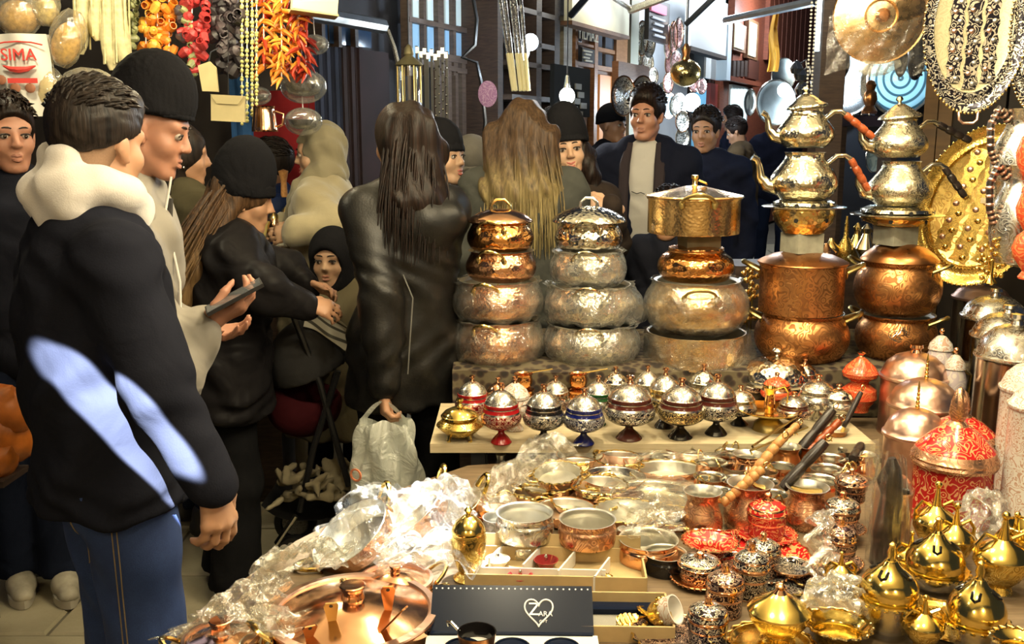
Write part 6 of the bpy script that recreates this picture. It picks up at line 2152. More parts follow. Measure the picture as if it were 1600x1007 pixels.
def on_jeans(a, z):
 d = Vector((math.cos(math.radians(a)), math.sin(math.radians(a)), 0))
 h_ = _bvh.ray_cast(Vector((0, -.01, z)) + d * .6, -d)
 return h_[0] + d * .001 if h_[0] else None


def stitch(name, segs):
 b = MB()
 for a0, z0, a1, z1 in segs:
  pts = [on_jeans(a0 + (a1 - a0) * t_, (z0 + (z1 - z0) * t_) * p.s) for t_ in np.linspace(0, 1, 14)]
  pts = [q for q in pts if q is not None]
  if len(pts) > 1: b.tube(pts, .0014, 5)
 b.build(name, STI, p.root)


stitch('pocket_stitching', [(-84, .87, -84, .74), (-44, .87, -44, .74), (-84, .74, -64, .705), (-64, .705, -44, .74), (-84, .80, -44, .812)])
stitch('side_seam', [(-12, .88, -10, .52), (-15, .88, -13, .52)])

# ---- the man in the black beanie with a phone
Y = 2.42
p = Person('man in black beanie and beige jacket looking down at his phone', xat(172, Y), Y, 82, 1.715, hs=.94, look=(4, 18, 0), skin='rosy', h=.0065, face_seen=True, lean=.06, head_fwd=.035, wide=1.08,
           elbows=(None, at(268, 585, 2.22)), wrists=(at(322, 520, 2.5), at(318, 505, 2.28)),
           hand_kw=(dict(d=(.9, -.4, .1), n=(0, -.3, 1), tdir=(0, -1, .2), curl=20), dict(d=(.86, .12, .38), n=(-.25, .35, .9), tdir=(-.3, -1, .3), curl=(34, 36, 38, 42), thumb=.9, size=1.08)))
p.top(BEIGE, .034, .80, 'jacket', (.082, .072, .055), h=.009, fold=.009, belly=.01, flare=.03, collar=.05, cuff=.92, seed=5, freq=.8)
# hood on the back
s = SDF(p.V(-.25, -.30, 1.30), p.V(.25, .16, 1.72), .008)
s.ell(p.V(0, -.13, 1.50), (.13, .075, .12), None, .03)
s.cone(p.V(-.11, -.04, 1.47), p.V(-.09, .07, 1.42), .035, .03, .03)
s.cone(p.V(.11, -.04, 1.47), p.V(.09, .07, 1.42), .035, .03, .03)
s.ell(p.V(0, .02, 1.60), (.085, .10, .16), None, .02, -1)
s.disp(lambda x, y, z: .004 * np.sin(40 * z + 14 * x))
s.build('hood', BEIGE, p.root)
p.trousers(DKJEAN, (.095, .075, .068), h=.011)
p.shoes(DKSH)
p.beanie(KNIT, low=.040, up=.05, puff=1.03, h=.0065)
ZIP = plain('dark_zip_tape', (.03, .028, .025), .5)
pts = [p.V(.035 + .015 * math.sin(3 * t_), .128 - .028 * abs(t_ - .4) + p.ly((1.46 - .6 * t_) * p.s) * 0, 1.46 - .62 * t_) for t_ in np.linspace(0, 1, 14)]
MB().tube(pts, .007, 6, flat=.5).build('zip', ZIP, p.root)
MB().tube([p.T(.045, .09, -.10), p.T(.05, .10, -.2), p.V(.07, .16, 1.25), p.V(.07, .17, 1.12)], .003, 6).build('drawstring', M['white'], p.root)
ph = at(366, 464, 2.24)
g = thing('mobile_phone', 'dark mobile phone held by the man in the beanie', 'phone')
_a = Vector((.84, .28, .44)).normalized()
_n = Vector((-.42, -.22, .80))
_n = (_n - _a * _n.dot(_a)).normalized()
_b = _n.cross(_a)
g.matrix_basis = Matrix.Translation(ph) @ Matrix((_a, _b, _n)).transposed().to_4x4()
MB().box((0, 0, 0), (.145, .070, .0085)).build('case', M['black'], g, smooth=False)
MB().box((0, 0, .0046), (.137, .063, .0008)).build('screen', plain('phone_screen', (.10, .11, .12), .1), g, smooth=False)

# ---- man at the far left edge
Y = 3.25
p = Person('dark-clothed man at the left edge, face half hidden by a beige hood', xat(40, Y), Y, 150, 1.70, skin='rosy', h=.009, face_seen=True, look=(-12, 4, 0),
           legs=dict(kr=(.115, .05, .5), ar=(.10, .02, .09), kl=(-.03, .07, .5), al=(-.04, .10, .09)))
p.top(BLK, .03, .80, 'coat', (.075, .066, .052), collar=.05, fold=.006, seed=1)
p.trousers(DKJEAN, (.095, .078, .080), fold=.006)
p.shoes(SHOE, SOLE)
p.short_hair(HDBR, top=.02, side=.008)

# ---- young woman in black hat and puffer at the push-chair
Y = 3.2
p = Person('woman in black knit hat and black puffer coat with wind-blown brown hair', xat(345, Y), Y, 66, 1.475, fem=True, skin='warm', h=.008, lean=.05, look=(14, 12, 0), wide=1.10, head_fwd=.02,
           elbows=(at(452, 425, 3.35), at(415, 455, 2.98)), wrists=(at(476, 446, 3.28), at(474, 476, 3.02)),
           hand_kw=(dict(d=(.95, -.15, -.15), n=(0, -.6, -.8), tdir=(0, -.6, 1), curl=35), dict(d=(.95, .1, -.2), n=(0, .6, -.8), tdir=(0, .6, 1), curl=38)))
p.top(PUFF, .055, .78, 'puffer_coat', (.085, .082, .062), fold=.009, flare=.01, collar=.05, seed=3, freq=1.1)
p.trousers(fabric('black_wide_trousers', (.009, .009, .010), 220, .2), (.10, .085, .105), 'wide_trousers', end=.05, fold=.006)
p.shoes(DKSH)
p.beanie(KNIT, low=.012, up=.07, puff=1.05)
p.long_hair(HBRN, .42, .10, -.12, (0.10, -.17), cap=True, strands=150, thick=.055, seed=3, rs=.003)
MB().tube([p.T(.05 * math.cos(a) * 1.0, -.10, -.06 + .03 * math.sin(a)) for a in np.linspace(0, 2 * pi, 12, endpoint=False)], .008, 6, closed=True).build('hair_tie', plain('mustard_hair_tie', (.35, .25, .06), .7), p.root)

# ---- dark-haired person in an olive coat
Y = 3.72
p = Person('dark-haired woman in an olive coat behind the man with the phone', xat(296, Y), Y, 48, 1.62, fem=True, skin='warm', h=.010, look=(22, 6, 0), wide=1.1)
p.top(OLIVE, .04, .7, 'coat', (.08, .07, .055), fold=.007, collar=.06, seed=6)
p.trousers(DKJEAN)
p.shoes(DKSH)
p.long_hair(HBLK, .24, .09, -.08, cap=True, strands=60, seed=8)
MB().sphere(p.T(.088, .0, -.045), .006, 8, 6).build('earring', M['tin_s'], p.root)

# ---- woman in a beige headscarf and cream coat
def headscarf(p, mat, h=.008, drape=.12):
 z, T, R = p.hz, p.T, p.R
 s = SDF(p.hd - np.array((.24, .24, .36)), p.hd + np.array((.24, .24, .2)), h)
 s.ell(T(0, -.032, .036), np.array((.096, .116, .108)) * z, R, 0)
 s.ell(T(0, -.025, -.075), np.array((.088, .092, .10)) * z, R, .04)
 s.cone(T(0, -.01, -.12), p.V(0, .0, 1.42), .095, .14, .04, 1, (1.15, 1))
 s.cone(T(-.03, .08, -.14), p.V(-.02, .13, 1.30), .05, .06, .04)
 s.ell(T(0, .115, -.022), np.array((.075, .090, .098)) * z, R, .012, -1)
 s.disp(lambda x, y, zz: .005 * np.sin(60 * zz + 25 * y + 8 * np.sin(12 * x)) + .003 * np.sin(80 * y - 30 * zz))
 return s.build('headscarf', mat, p.root)


Y = 4.24
p = Person('woman in a beige headscarf and cream wool coat facing left', xat(512, Y), Y, -82, 1.62, fem=True, skin='pale', h=.009, face_seen=True, look=(-16, 8, 0), wide=1.0,
           elbows=(at(532, 352, 4.0), at(520, 350, 4.35)), wrists=(at(466, 362, 3.98), at(452, 352, 4.3)), legs=dict(kl=(-.1, .08, .5), al=(-.1, .06, .09)),
           hand_kw=(dict(d=(-.95, .0, -.15), n=(0, .9, -.3), tdir=(0, .3, 1), curl=30), None))
p.top(CREAM, .045, .52, 'wool_coat', (.085, .078, .075), fold=.006, flare=.06, seed=4)
headscarf(p, SCARF)
p.trousers(GREYL, (.09, .08, .085), end=.06)
p.shoes(plain('tan_boot', (.24, .12, .05), .6))
MB().tube([p.V(-.05, .135, 1.36), p.V(-.085, .15, 1.24), p.V(-.06, .155, 1.12)], [.022, .03, .012], 8, flat=.35).build('lapel', CREAM, p.root)

# ---- child in a black hood
Y = 3.72
p = Person('small child in a black hood and olive coat looking at the viewer', xat(522, Y), Y, 176, 1.19, skin='pale', h=.009, face_seen=True, look=(12, 0, 0), wide=1.15, ears=False)
p.top(fabric('olive_child_coat', (.13, .11, .065), 200, .3), .04, .6, 'coat', (.075, .07, .06), fold=.006, flare=.03, collar=.06)
s = SDF(p.hd - .24, p.hd + .22, .008)
z = p.hz
s.ell(p.T(0, -.02, .03), np.array((.105, .125, .125)) * z, p.R, 0)
s.ell(p.T(0, -.02, -.09), np.array((.105, .11, .10)) * z, p.R, .04)
s.ell(p.T(0, .115, -.025), np.array((.070, .095, .088)) * z, p.R, .012, -1)
s.build('hood', KNIT, p.root)
p.trousers(DKJEAN)
p.shoes(DKSH)

# ---- woman in the black leather jacket with a plastic bag
Y = 3.12
p = Person('woman with long dark hair in a black leather jacket, seen from behind', xat(638, Y), Y, -26, 1.675, fem=True, skin='warm', h=.007, look=(-22, 0, 0), wide=.92,
           elbows=(at(594, 465, 2.93), at(674, 470, 3.26)), wrists=(at(600, 600, 2.90), at(664, 590, 3.28)),
           hand_kw=(dict(d=(.02, -.05, -1), n=(.95, .2, 0), tdir=(-.1, .9, 0), curl=(52, 55, 56, 58), size=1.0), None))


def leather_extra(s):
 s.ell(p.V(.045, -.12, 1.37), (.115, .062, .075), None, .03)
 s.cone(p.V(-.09, -.02, 1.45), p.V(.10, -.05, 1.45), .05, .05, .03)


p.top(LEATH, .030, .74, 'leather_jacket', (.072, .068, .058), h=.0085, fold=.007, flare=.02, seed=7, freq=.7, extra=leather_extra, cuff=.97)
p.trousers(fabric('black_trousers', (.008, .008, .009)), (.095, .078, .09))
p.shoes(DKSH)
p.long_hair(HDBR, .36, .105, -.10, (-.02, -.02), strands=190, puff=1.05, thick=.050, seed=5, rs=.0032)
PIPE_ = plain('grey_piping', (.12, .12, .11), .5)
e0, w0 = p.el[0], p.wr[0]
MB().tube([p.sh[0] + np.array((.03, -.075, .06)), p.sh[0] + np.array((.06, -.09, -.02)), p.sh[0] + np.array((.075, -.10, -.15)), e0 + np.array((.085, -.06, 0)), w0 + np.array((.068, -.03, .03))], .0022, 5).build('sleeve_piping', PIPE_, p.root)
# white carrier bag
t = NT('white_carrier_plastic')
nz = t.noise(14, 4, .6, dist=1.0)
bb = t.n('Bump', {'Height': nz, 'Strength': .7, 'Distance': .02}).outputs[0]
d1 = t.n('BsdfDiffuse', {'Color': (.78, .80, .72), 'Normal': bb}).outputs[0]
d2 = t.n('BsdfTranslucent', {'Color': (.70, .74, .66), 'Normal': bb}).outputs[0]
g1 = t.n('BsdfGlossy', {'Roughness': .25, 'Normal': bb}).outputs[0]
mx = t.n('MixShader', {0: .45, 1: d1, 2: d2}).outputs[0]
mx = t.n('MixShader', {0: .10, 1: mx, 2: g1}).outputs[0]
mx = t.n('MixShader', {0: t.math('MULTIPLY_ADD', nz, .3, .75), 1: t.n('BsdfTransparent').outputs[0], 2: mx}).outputs[0]
t.t.links.new(mx, t.out.inputs[0])
BAGM = t.m
bagY = 2.87
zt_, zb_ = at(600, 660, bagY).z, at(600, 792, bagY).z
g = thing('carrier_bag', 'white plastic carrier bag hanging from the leather-jacket woman\'s hand', 'bag', (at(602, 700, bagY).x, bagY, zb_))
Hb = zt_ - zb_


def bagf(u, v):
 a = 2 * pi * u
 w_ = .118 * (.60 + .40 * (1 - v) ** .6) * (1 if v > .04 else .9)
 d_ = .055 * (.45 + .55 * (1 - v) ** .5)
 n_ = .010 * math.sin(5 * a + 6 * v) + .006 * math.sin(11 * a - 9 * v) + .004 * math.sin(17 * a + 3)
 return ((w_ + n_) * math.cos(a), (d_ + n_) * math.sin(a), Hb * v + .01 * math.sin(3 * a) * v)


MB().grid(bagf, 64, 24, wrap=True).build('sack', BAGM, g, sharp=80)
MB().sphere((0, 0, .012), (.10, .05, .03), 18, 8).build('contents', plain('wrapped_goods', (.5, .5, .42), .7, nscale=15), g)
for sd in (-1, 1):
 tp = at(598, 628, bagY) - g.location
 MB().grid(lambda u, v: (sd * (.075 - .02 * u) * (1 - v) + tp.x * v + sd * (.010 - .02 * u) * v + sd * .02 * math.sin(pi * v), .03 * (u - .5) * (1 - v), Hb * (1 - v) * .96 + tp.z * v + .004 * math.sin(9 * v)), 5, 12).build('bag_handle', BAGM, g)
lettering('O', plain('orange_print', (.75, .25, .12), .5), g, Matrix.Translation((-.088, -.040, Hb * .42)) @ Matrix.Rotation(pi / 2, 4, 'X') @ Matrix.Rotation(-.5, 4, 'Y'), .06)

# ---- faces behind her
Y = 4.12
p = Person('woman in a black hat peering past the leather jacket', xat(692, Y), Y, 128, 1.60, fem=True, skin='pale', h=.008, face_seen=True, look=(-4, -4, 0))
p.top(BLK, .035, .75, 'coat', collar=.05)
p.trousers(DKJEAN)
p.shoes(DKSH)
p.beanie(KNIT, low=.016, up=.03, puff=1.02)
p.long_hair(HBLK, .3, .07, -.06, cap=False, strands=30)
Y = 4.62
p = Person('person in a grey cap between the two long-haired women', xat(738, Y), Y, 20, 1.56, fem=True, h=.011)
p.top(GREYC, .03, .75, 'coat', collar=.06)
p.trousers(DKJEAN)
p.shoes(DKSH)
p.beanie(GREYC, low=-.05, up=.0, puff=1.04)

# ---- woman with ombre hair
Y = 3.86
p = Person('woman with long ombre blonde hair in a grey coat, seen from behind', xat(818, Y), Y, 12, 1.715, fem=True, h=.008, wide=1.12, look=(6, 0, 0))
p.top(fabric('slate_coat', (.060, .062, .055), 160, .3), .04, .68, 'coat', (.08, .07, .06), fold=.006, seed=9, collar=.06)
p.trousers(DKJEAN)
p.shoes(DKSH)
p.long_hair(HOMB, .46, .15, -.11, (.015, -.02), strands=280, puff=1.06, thick=.055, seed=9, rs=.0034)

# ---- smiling girl in a black beanie
Y = 4.15
p = Person('girl in a black beanie with long dark hair facing the viewer', xat(884, Y), Y, 186, 1.635, fem=True, skin='pale', h=.0065, face_seen=True, look=(-10, -2, 6), smile=1,
           elbows=(at(960, 380, 4.1), None), wrists=(at(955, 325, 3.95), None), hand_kw=(dict(d=(-.9, -.3, .2), n=(0, .9, -.3), tdir=(0, 0, 1), curl=40), None), ears=False)
p.top(fabric('dark_brown_coat', (.030, .022, .018), 180, .3), .04, .75, 'coat', (.075, .068, .055), fold=.006)
p.trousers(DKJEAN)
p.shoes(DKSH)
p.beanie(KNIT, low=.030, up=.06, puff=1.05, h=.0065)
p.long_hair(HDBR, .42, .12, -.05, cap=False, front=True, strands=60, seed=12)

# ---- tall man in a dark coat over a white sweater
Y = 4.95
p = Person('tall dark-haired man in a navy coat over a white sweater', xat(1003, Y), Y, 196, 1.81, skin='rosy', h=.008, face_seen=True, look=(10, 2, 0), wide=1.0)


def open_front(s):
 s.cone(p.V(.0, .205, 1.52), p.V(.0, .215, .60), .115, .115, .008, -1)
 s.cone(p.V(.0, .09, 1.58), p.V(.0, .19, 1.32), .09, .10, .01, -1)


p.top(NAVYC, .045, .62, 'coat', (.085, .075, .06), fold=.006, extra=open_front, seed=11)
p.top(fabric('white_sweater', (.52, .50, .46), 160, .3, vary=.1), .014, .86, 'sweater', (.05, .04, .03), fold=.004, cuff=.3, collar=.03, seed=12)
p.trousers(DKJEAN)
p.shoes(DKSH)
p.short_hair(HDBR, top=.030, side=.012, quiff=.012, fringe=.070)
MB().tube([p.V(-.02, .148, 1.26), p.V(.0, .150, 1.268), p.V(.02, .150, 1.262), p.V(.045, .146, 1.272)], .0025, 5).build('chest_script', M['black'], p.root)
for sd in (-1, 1):
 MB().tube([p.V(sd * .075, .06, 1.50), p.V(sd * .085, .125, 1.40), p.V(sd * .085, .165, 1.2), p.V(sd * .085, .165, .95)], [.02, .028, .026, .018], 8, flat=.5).build('lapel', plain('dark_knit_lapel', (.022, .014, .018), .9), p.root)

# ---- others in the lane
def passer(label, px, Y, face, H, coat, hair=None, hat=None, look=(0, 0, 0), skin='dark', h=.012, seen=True, z0=0, hood=False, trous=None, wide=1.05, shoes=None, coll=.05, lean=0, fem=False):
 p = Person(label, xat(px, Y), Y, face, H, z0=z0, skin=skin, h=h, face_seen=seen, look=look, wide=wide, lean=lean, fem=fem)
 p.top(coat, .032, .72, 'coat', (.076, .066, .055), fold=.009, collar=coll, seed=int(px))
 p.trousers(trous or DKJEAN)
 p.shoes(shoes or DKSH)
 if hat: p.beanie(hat, up=.01)
 if hair: p.short_hair(hair, top=.02, side=.008)
 return p


passer('man with black hair in a dark navy coat past the tall man', 1092, 5.6, 200, 1.73, NAVYC, HBLK, look=(6, 4, 0))
passer('man in a dark cap glancing right beyond the tall man', 948, 7.0, 130, 1.78, BLK, None, KNIT)
passer('man with black hair hidden behind the hanging bulb', 862, 5.6, 160, 1.72, BLK, HBLK)
passer('bearded man at the rear with grey-brown hair looking left', 1133, 10.2, -80, 1.66, NAVYC, HDBR, z0=gz(10.2), look=(0, 6, 0))
passer('man in an olive jacket and jeans walking with head bowed', 1152, 9.2, -66, 1.56, BROWNC, HDBR, z0=gz(9.2) + .01, look=(-10, 20, 0), trous=DENIM, shoes=GREYL, lean=.05)
passer('man in a black cap and dark blue coat at the far right of the lane', 1198, 9.8, 190, 1.64, NAVYC, None, KNIT, z0=gz(9.8) + .01, look=(0, 14, 0))
passer('vendor in a navy puffer jacket behind the spice stall', 440, 4.60, -100, 1.55, BLUEP, HBLK, seen=False, fem=True, wide=1.15)
c_ = passer('brown-haired child in dark clothes behind the wide copper pan', 1040, 4.3, 200, 1.33, BLK, HDBR, seen=True, h=.010)
# ================================================================ SPICE STALL at the left
bar = thing('hanging_rail', 'wooden rail from which the dried vegetable strings hang', 'rail')
a, b_ = at(-60, -40, 3.95), at(520, -40, 4.05)
MB().tube([a, b_], .025, 10).build('pole', M['wood_br'], bar)
for q in (a + (b_ - a) * .04, a + (b_ - a) * .96):
 MB().tube([q, (q.x, q.y, 2.75)], .012, 8).build('hanger', M['iron'], bar)
st = thing('spice_counter', 'low counter of the spice stall heaped with goods', 'counter')
ctr = at(420, 430, 4.7)
MB().box((-1.5, 4.17, .46), (1.0, .34, .92)).build('body', M['wood_dk'], st, smooth=False)
MB().box((-1.5, 4.17, .93), (1.04, .38, .025)).build('top', M['board'], st, smooth=False)


def pepper_mesh(name, mat, L, r, bend=.2, kind='pepper'):
 b = MB()
 if kind == 'pepper': b.tube([(0, 0, 0), (L * .3, 0, -L * .08), (L * .65, 0, -L * .25), (L, 0, -L * .55)], [r * .7, r, r * .8, r * .15], 6)
 elif kind == 'aubergine': b.lathe([(r * .35, -L * .5), (r, -L * .25), (r * 1.05, L * .1), (r * .8, L * .5), (r * .66, L * .5), (r * .85, .05 * L), (r * .3, -L * .42), (0, -L * .42)], 9)
 else: b.sphere((0, 0, 0), (r, r, L / 2), 7, 5)
 return b.mesh(name, mat)


PEP = {k: plain('dried_' + k, c, .45, nscale=30, namt=.45) for k, c in dict(orange=(.72, .22, .02), red=(.42, .035, .012), amber=(.80, .38, .05), crimson=(.45, .04, .04), black=(.014, .010, .012), green=(.26, .28, .12), grey=(.07, .055, .06), gold=(.58, .56, .20), dark_red=(.20, .012, .008)).items()}
MES = {}
for k in ('orange', 'red', 'amber', 'dark_red'):
 MES[k] = pepper_mesh('dried_pepper', PEP[k], .055, .008)
for k in ('orange', 'amber', 'crimson'):
 MES['b_' + k] = pepper_mesh('dried_bell_pepper', PEP[k], .05, .019, kind='aubergine')
for k in ('black', 'grey'):
 MES['a_' + k] = pepper_mesh('dried_aubergine', PEP[k], .055, .024, kind='aubergine')
MES['okra'] = pepper_mesh('dried_okra', PEP['green'], .034, .014, kind='aubergine')
MES['bead'] = pepper_mesh('dried_okra_bead', PEP['gold'], .016, .0075, kind='ball')


def string_of(name, label, cat, px, y1, Y, keys, step, rad, group=None, spiky=True, seed=0, y0=-30, x1=None, per=2):
 rr = random.Random(seed)
 P0, P1 = at(px, y0, Y), at(x1 or px, y1, Y)
 g = thing(name, label, cat, P0, group=group)
 D = P1 - P0
 MB().tube([(0, 0, 0), tuple(D)], .0025, 5).build('thread', M['white'], g)
 n = int(D.length / step)
 for i in range(n):
  for j in range(per):
   a = rr.uniform(0, 2 * pi)
   o = Vector((rad * math.cos(a), rad * math.sin(a), rr.uniform(-.5, .5) * step)) if not spiky else Vector((0, 0, rr.uniform(-.5, .5) * step))
   ro = (rr.uniform(-.4, .4), rr.uniform(-.3, .5), a) if spiky else (rr.uniform(0, 3), rr.uniform(0, 3), a)
   me = MES[rr.choice(keys)]
   link(me.name.split('.')[0], me, g, D * ((i + .5) / n) + o, ro, (rr.uniform(.8, 1.15),) * 3)
 return g


for i, (px, y1, ks) in enumerate(((412, 108, ['orange', 'orange', 'red']), (426, 118, ['orange', 'amber', 'red']), (440, 122, ['orange', 'amber']), (454, 112, ['orange', 'amber', 'red']), (466, 104, ['orange', 'red']), (478, 116, ['dark_red', 'red']))):
 string_of('chilli_string', ('leftmost orange chilli string of the dense bunch', 'second orange chilli string of the dense bunch', 'longest orange chilli string in the middle of the bunch', 'amber-flecked chilli string right of the longest one', 'orange-red chilli string next to the dark red one', 'dark red chilli string at the right end of the bunch')[i], 'garland', px, y1, 3.95 + .03 * (i % 2), ks, .018, .0, 'chilli strings on the rail', True, i, per=3)
for i, (px, y1, ks, lb) in enumerate(((228, 78, ['b_orange', 'b_amber'], 'leftmost orange dried pepper string above the beanie'), (246, 84, ['b_amber', 'b_orange'], 'amber dried pepper string above the beanie'), (264, 82, ['b_orange'], 'third orange dried pepper string above the beanie'), (300, 82, ['b_crimson'], 'crimson dried pepper string left of its twin'), (316, 86, ['b_crimson'], 'crimson dried pepper string beside the black aubergines'))):
 string_of('pepper_string', lb, 'garland', px, y1, 3.9, ks, .034, .016, 'dried pepper strings on the rail', False, 20 + i)
string_of('okra_string', 'string of pale green dried okra beside the loofahs', 'garland', 208, 78, 3.9, ['okra'], .026, .012, None, False, 31)
string_of('mixed_string', 'string of mixed dried vegetables between the orange and crimson peppers', 'garland', 284, 118, 3.9, ['okra', 'b_crimson', 'a_grey'], .03, .014, None, False, 32, x1=298)
for i, (px, y1) in enumerate(((338, 60), (352, 112), (370, 118))):
 string_of('aubergine_string', ('short string of black dried aubergines', 'middle string of black dried aubergines', 'long string of black dried aubergines beside the pale bead strings')[i], 'garland', px, y1, 3.92, ['a_black', 'a_black', 'a_grey'], .034, .018, 'black aubergine strings', False, 40 + i)
for i, px in enumerate((378, 386, 394, 401)):
 string_of('okra_bead_string', ('first', 'second', 'third', 'fourth')[i] + ' from the left of the four pale gold okra bead strings', 'garland', px, 195 + 3 * (i % 2) - 6 * i, 3.9, ['bead'], .016, .0, 'pale okra bead strings', False, 60 + i, per=1)
 
# loofahs
LOOF = plain('pale_loofah', (.56, .50, .28), .8, nscale=40, namt=.3, bump=.5, bscale=60)
for i, (px, y1, w) in enumerate(((125, 85, 24), (150, 64, 22), (170, 110, 24), (188, 108, 24))):
 A = at(px, -30, 3.8)
 B = at(px + 4, y1, 3.8)
 k = mpp(A)
 g = thing('loofah', ('leftmost long pale loofah', 'short pale loofah in the middle', 'long pale loofah right of the short one', 'rightmost long pale loofah above the dark-haired man')[i], 'loofah', A, group='hanging loofahs')
 D = B - A
 r_ = w * k / 2
 MB().tube([tuple(D * t_ + Vector((.008 * math.sin(5 * t_ + i), 0, 0))) for t_ in np.linspace(0, 1, 9)], [r_ * q for q in (.6, .85, .9, .95, 1, 1.05, 1.05, .95, .4)], 12).build('gourd', LOOF, g)
 for j in range(5):
  a = 2 * pi * j / 5 + .5
  MB().tube([tuple(D * t_ + Vector((r_ * math.cos(a) * .97, r_ * math.sin(a) * .97, 0))) for t_ in np.linspace(.05, .93, 6)], r_ * .14, 5).build('rib', LOOF, g)
# paper sacks, bags and scoops
SACK = plain('white_paper_sack', (.60, .58, .52), .7, nscale=10, namt=.1, bump=.3, bscale=14)
A = at(45, 182, 3.7)
k = mpp(A)
g = thing('printed_sack', 'white printed paper sack lettered SIMA hanging at the left edge', 'sack', A)
W, H = 88 * k, 124 * k
MB().grid(lambda u, v: ((u - .5) * W * (1 - .12 * v * v), -.02 * math.sin(pi * u) + .006 * math.sin(9 * u + 7 * v), H * v), 14, 12).build('front', SACK, g)
MB().grid(lambda u, v: ((.5 - u) * W * (1 - .12 * v * v), .03 * math.sin(pi * u) + .02, H * v), 14, 6).build('back', SACK, g)
RP = plain('red_print', (.55, .05, .04), .6)
lettering('SIMA', RP, g, Matrix.Translation((0, -.036, H * .735)) @ Matrix.Rotation(pi / 2, 4, 'X'), .062)
b = MB()
b.tube([(-.09, -.032, H * .86), (-.05, -.033, H * .89), (0, -.034, H * .90), (.05, -.033, H * .89), (.09, -.032, H * .86)], .003, 5)
b.tube([(-.06, -.036, H * .61), (-.03, -.040, H * .57), (0, -.042, H * .56), (.03, -.040, H * .57), (.06, -.036, H * .61)], [.003, .010, .013, .010, .003], 6)
b.box((.01, -.042, H * .43), (.11, .003, .018))
b.build('emblem', RP, g)
for (x, z) in ((-.07, .44), (-.02, .34), (.035, .34), (.01, .15)):
 MB().sphere((x, -.04, H * z), (.020, .004, .018), 10, 6).build('spice_picture', plain('printed_spice', (.26, .10, .05), .7), g)
CLR = film('spice_bag_film', .25, (.95, .85, .6), 18, .5)
for i, (px, py, w, h, lb, rgb) in enumerate(((105, 60, 52, 90, 'clear bag of pale spice hanging tilted beside the loofahs', (.50, .36, .16)), (28, 20, 74, 70, 'clear bag of beige goods hanging at the top left corner', (.42, .30, .16)), (140, 130, 80, 46, 'crumpled clear bag behind the dark-haired man', (.45, .38, .2)), (78, 140, 46, 70, 'crinkled clear pouch right of the printed sack', (.40, .36, .28)), (72, 10, 40, 60, 'clear pouch hanging between the bags at the top left', (.45, .40, .26)))):
 A = at(px, py, 3.72)
 k = mpp(A)
 g = thing('spice_bag', lb, 'bag', A, (0, (.35, 0, .1, -.1, .1)[i], 0))
 s = MB().grid(lambda u, v: ((.5 * w * k * (math.sin(pi * min(max(v, .02), .98)) ** .4) + .008 * math.sin(6 * 2 * pi * u + 9 * v)) * math.cos(2 * pi * u), .35 * w * k * math.sin(2 * pi * u) * math.sin(pi * min(max(v, .02), .98)) ** .4, (v - .5) * h * k), 28, 14, wrap=True)
 s.build('film', CLR, g, sharp=80)
 MB().sphere((0, 0, -.1 * h * k), (.42 * w * k, .28 * w * k, .38 * h * k), 14, 8).build('contents', plain('spice_contents_%d' % i, rgb, .9, nscale=60, namt=.4), g)
string_of('chilli_string', 'orange chilli string behind the printed sack at the left edge', 'garland', 8, 96, 3.85, ['orange', 'red'], .018, 0, 'chilli strings on the rail', True, 77, y0=55, per=4)
KR = plain('kraft_paper', (.50, .42, .22), .8, nscale=12, namt=.15)
A = at(357, 190, 3.72)
k = mpp(A)
g = thing('paper_bag', 'small kraft paper bag with folded top hanging below the aubergines', 'bag', A, (0, .05, 0))
W, H = 52 * k, 40 * k
MB().box((0, 0, H * .5), (W, .02, H)).build('pouch', KR, g, smooth=False)
MB().prism([(-W / 2, 0), (-W * .32, -H * .34), (W * .32, -H * .34), (W / 2, 0)], .004, 0, Matrix.Translation((0, -.012, H)) @ Matrix.Rotation(pi / 2, 4, 'X')).build('flap', plain('kraft_flap', (.42, .35, .18), .8), g, smooth=False)
MB().tube([(0, 0, H), (0, .0, H + .25)], .002, 5).build('cord', M['black'], g)
A = at(328, 120, 3.78)
g = thing('wooden_scoop', 'pale wooden tag board hanging left of the kraft bag', 'board', A, (0, -.12, 0))
MB().prism([(-.035, -.05), (.025, -.06), (.032, .03), (.012, .055), (-.035, .045)], .012, 0, Matrix.Rotation(pi / 2, 4, 'X')).build('board', KR, g, smooth=False)
MB().tube([(0, 0, .04), (.02, 0, .09), (.05, 0, .10)], .003, 5).build('wire', M['iron'], g)
A = at(490, 20, 3.9)
g = thing('paper_lantern_box', 'cream card box hanging above the chilli bunch', 'box', A, (0, .1, .3))
MB().box((0, 0, .04), (.17, .12, .09)).build('box', plain('cream_card', (.66, .60, .42), .7), g, smooth=False)
MB().prism([(-.09, -.06), (.09, -.06), (.09, .06), (-.09, .06)], .008, 0, Matrix.Translation((0, 0, -.008))).build('base', KR, g, smooth=False)
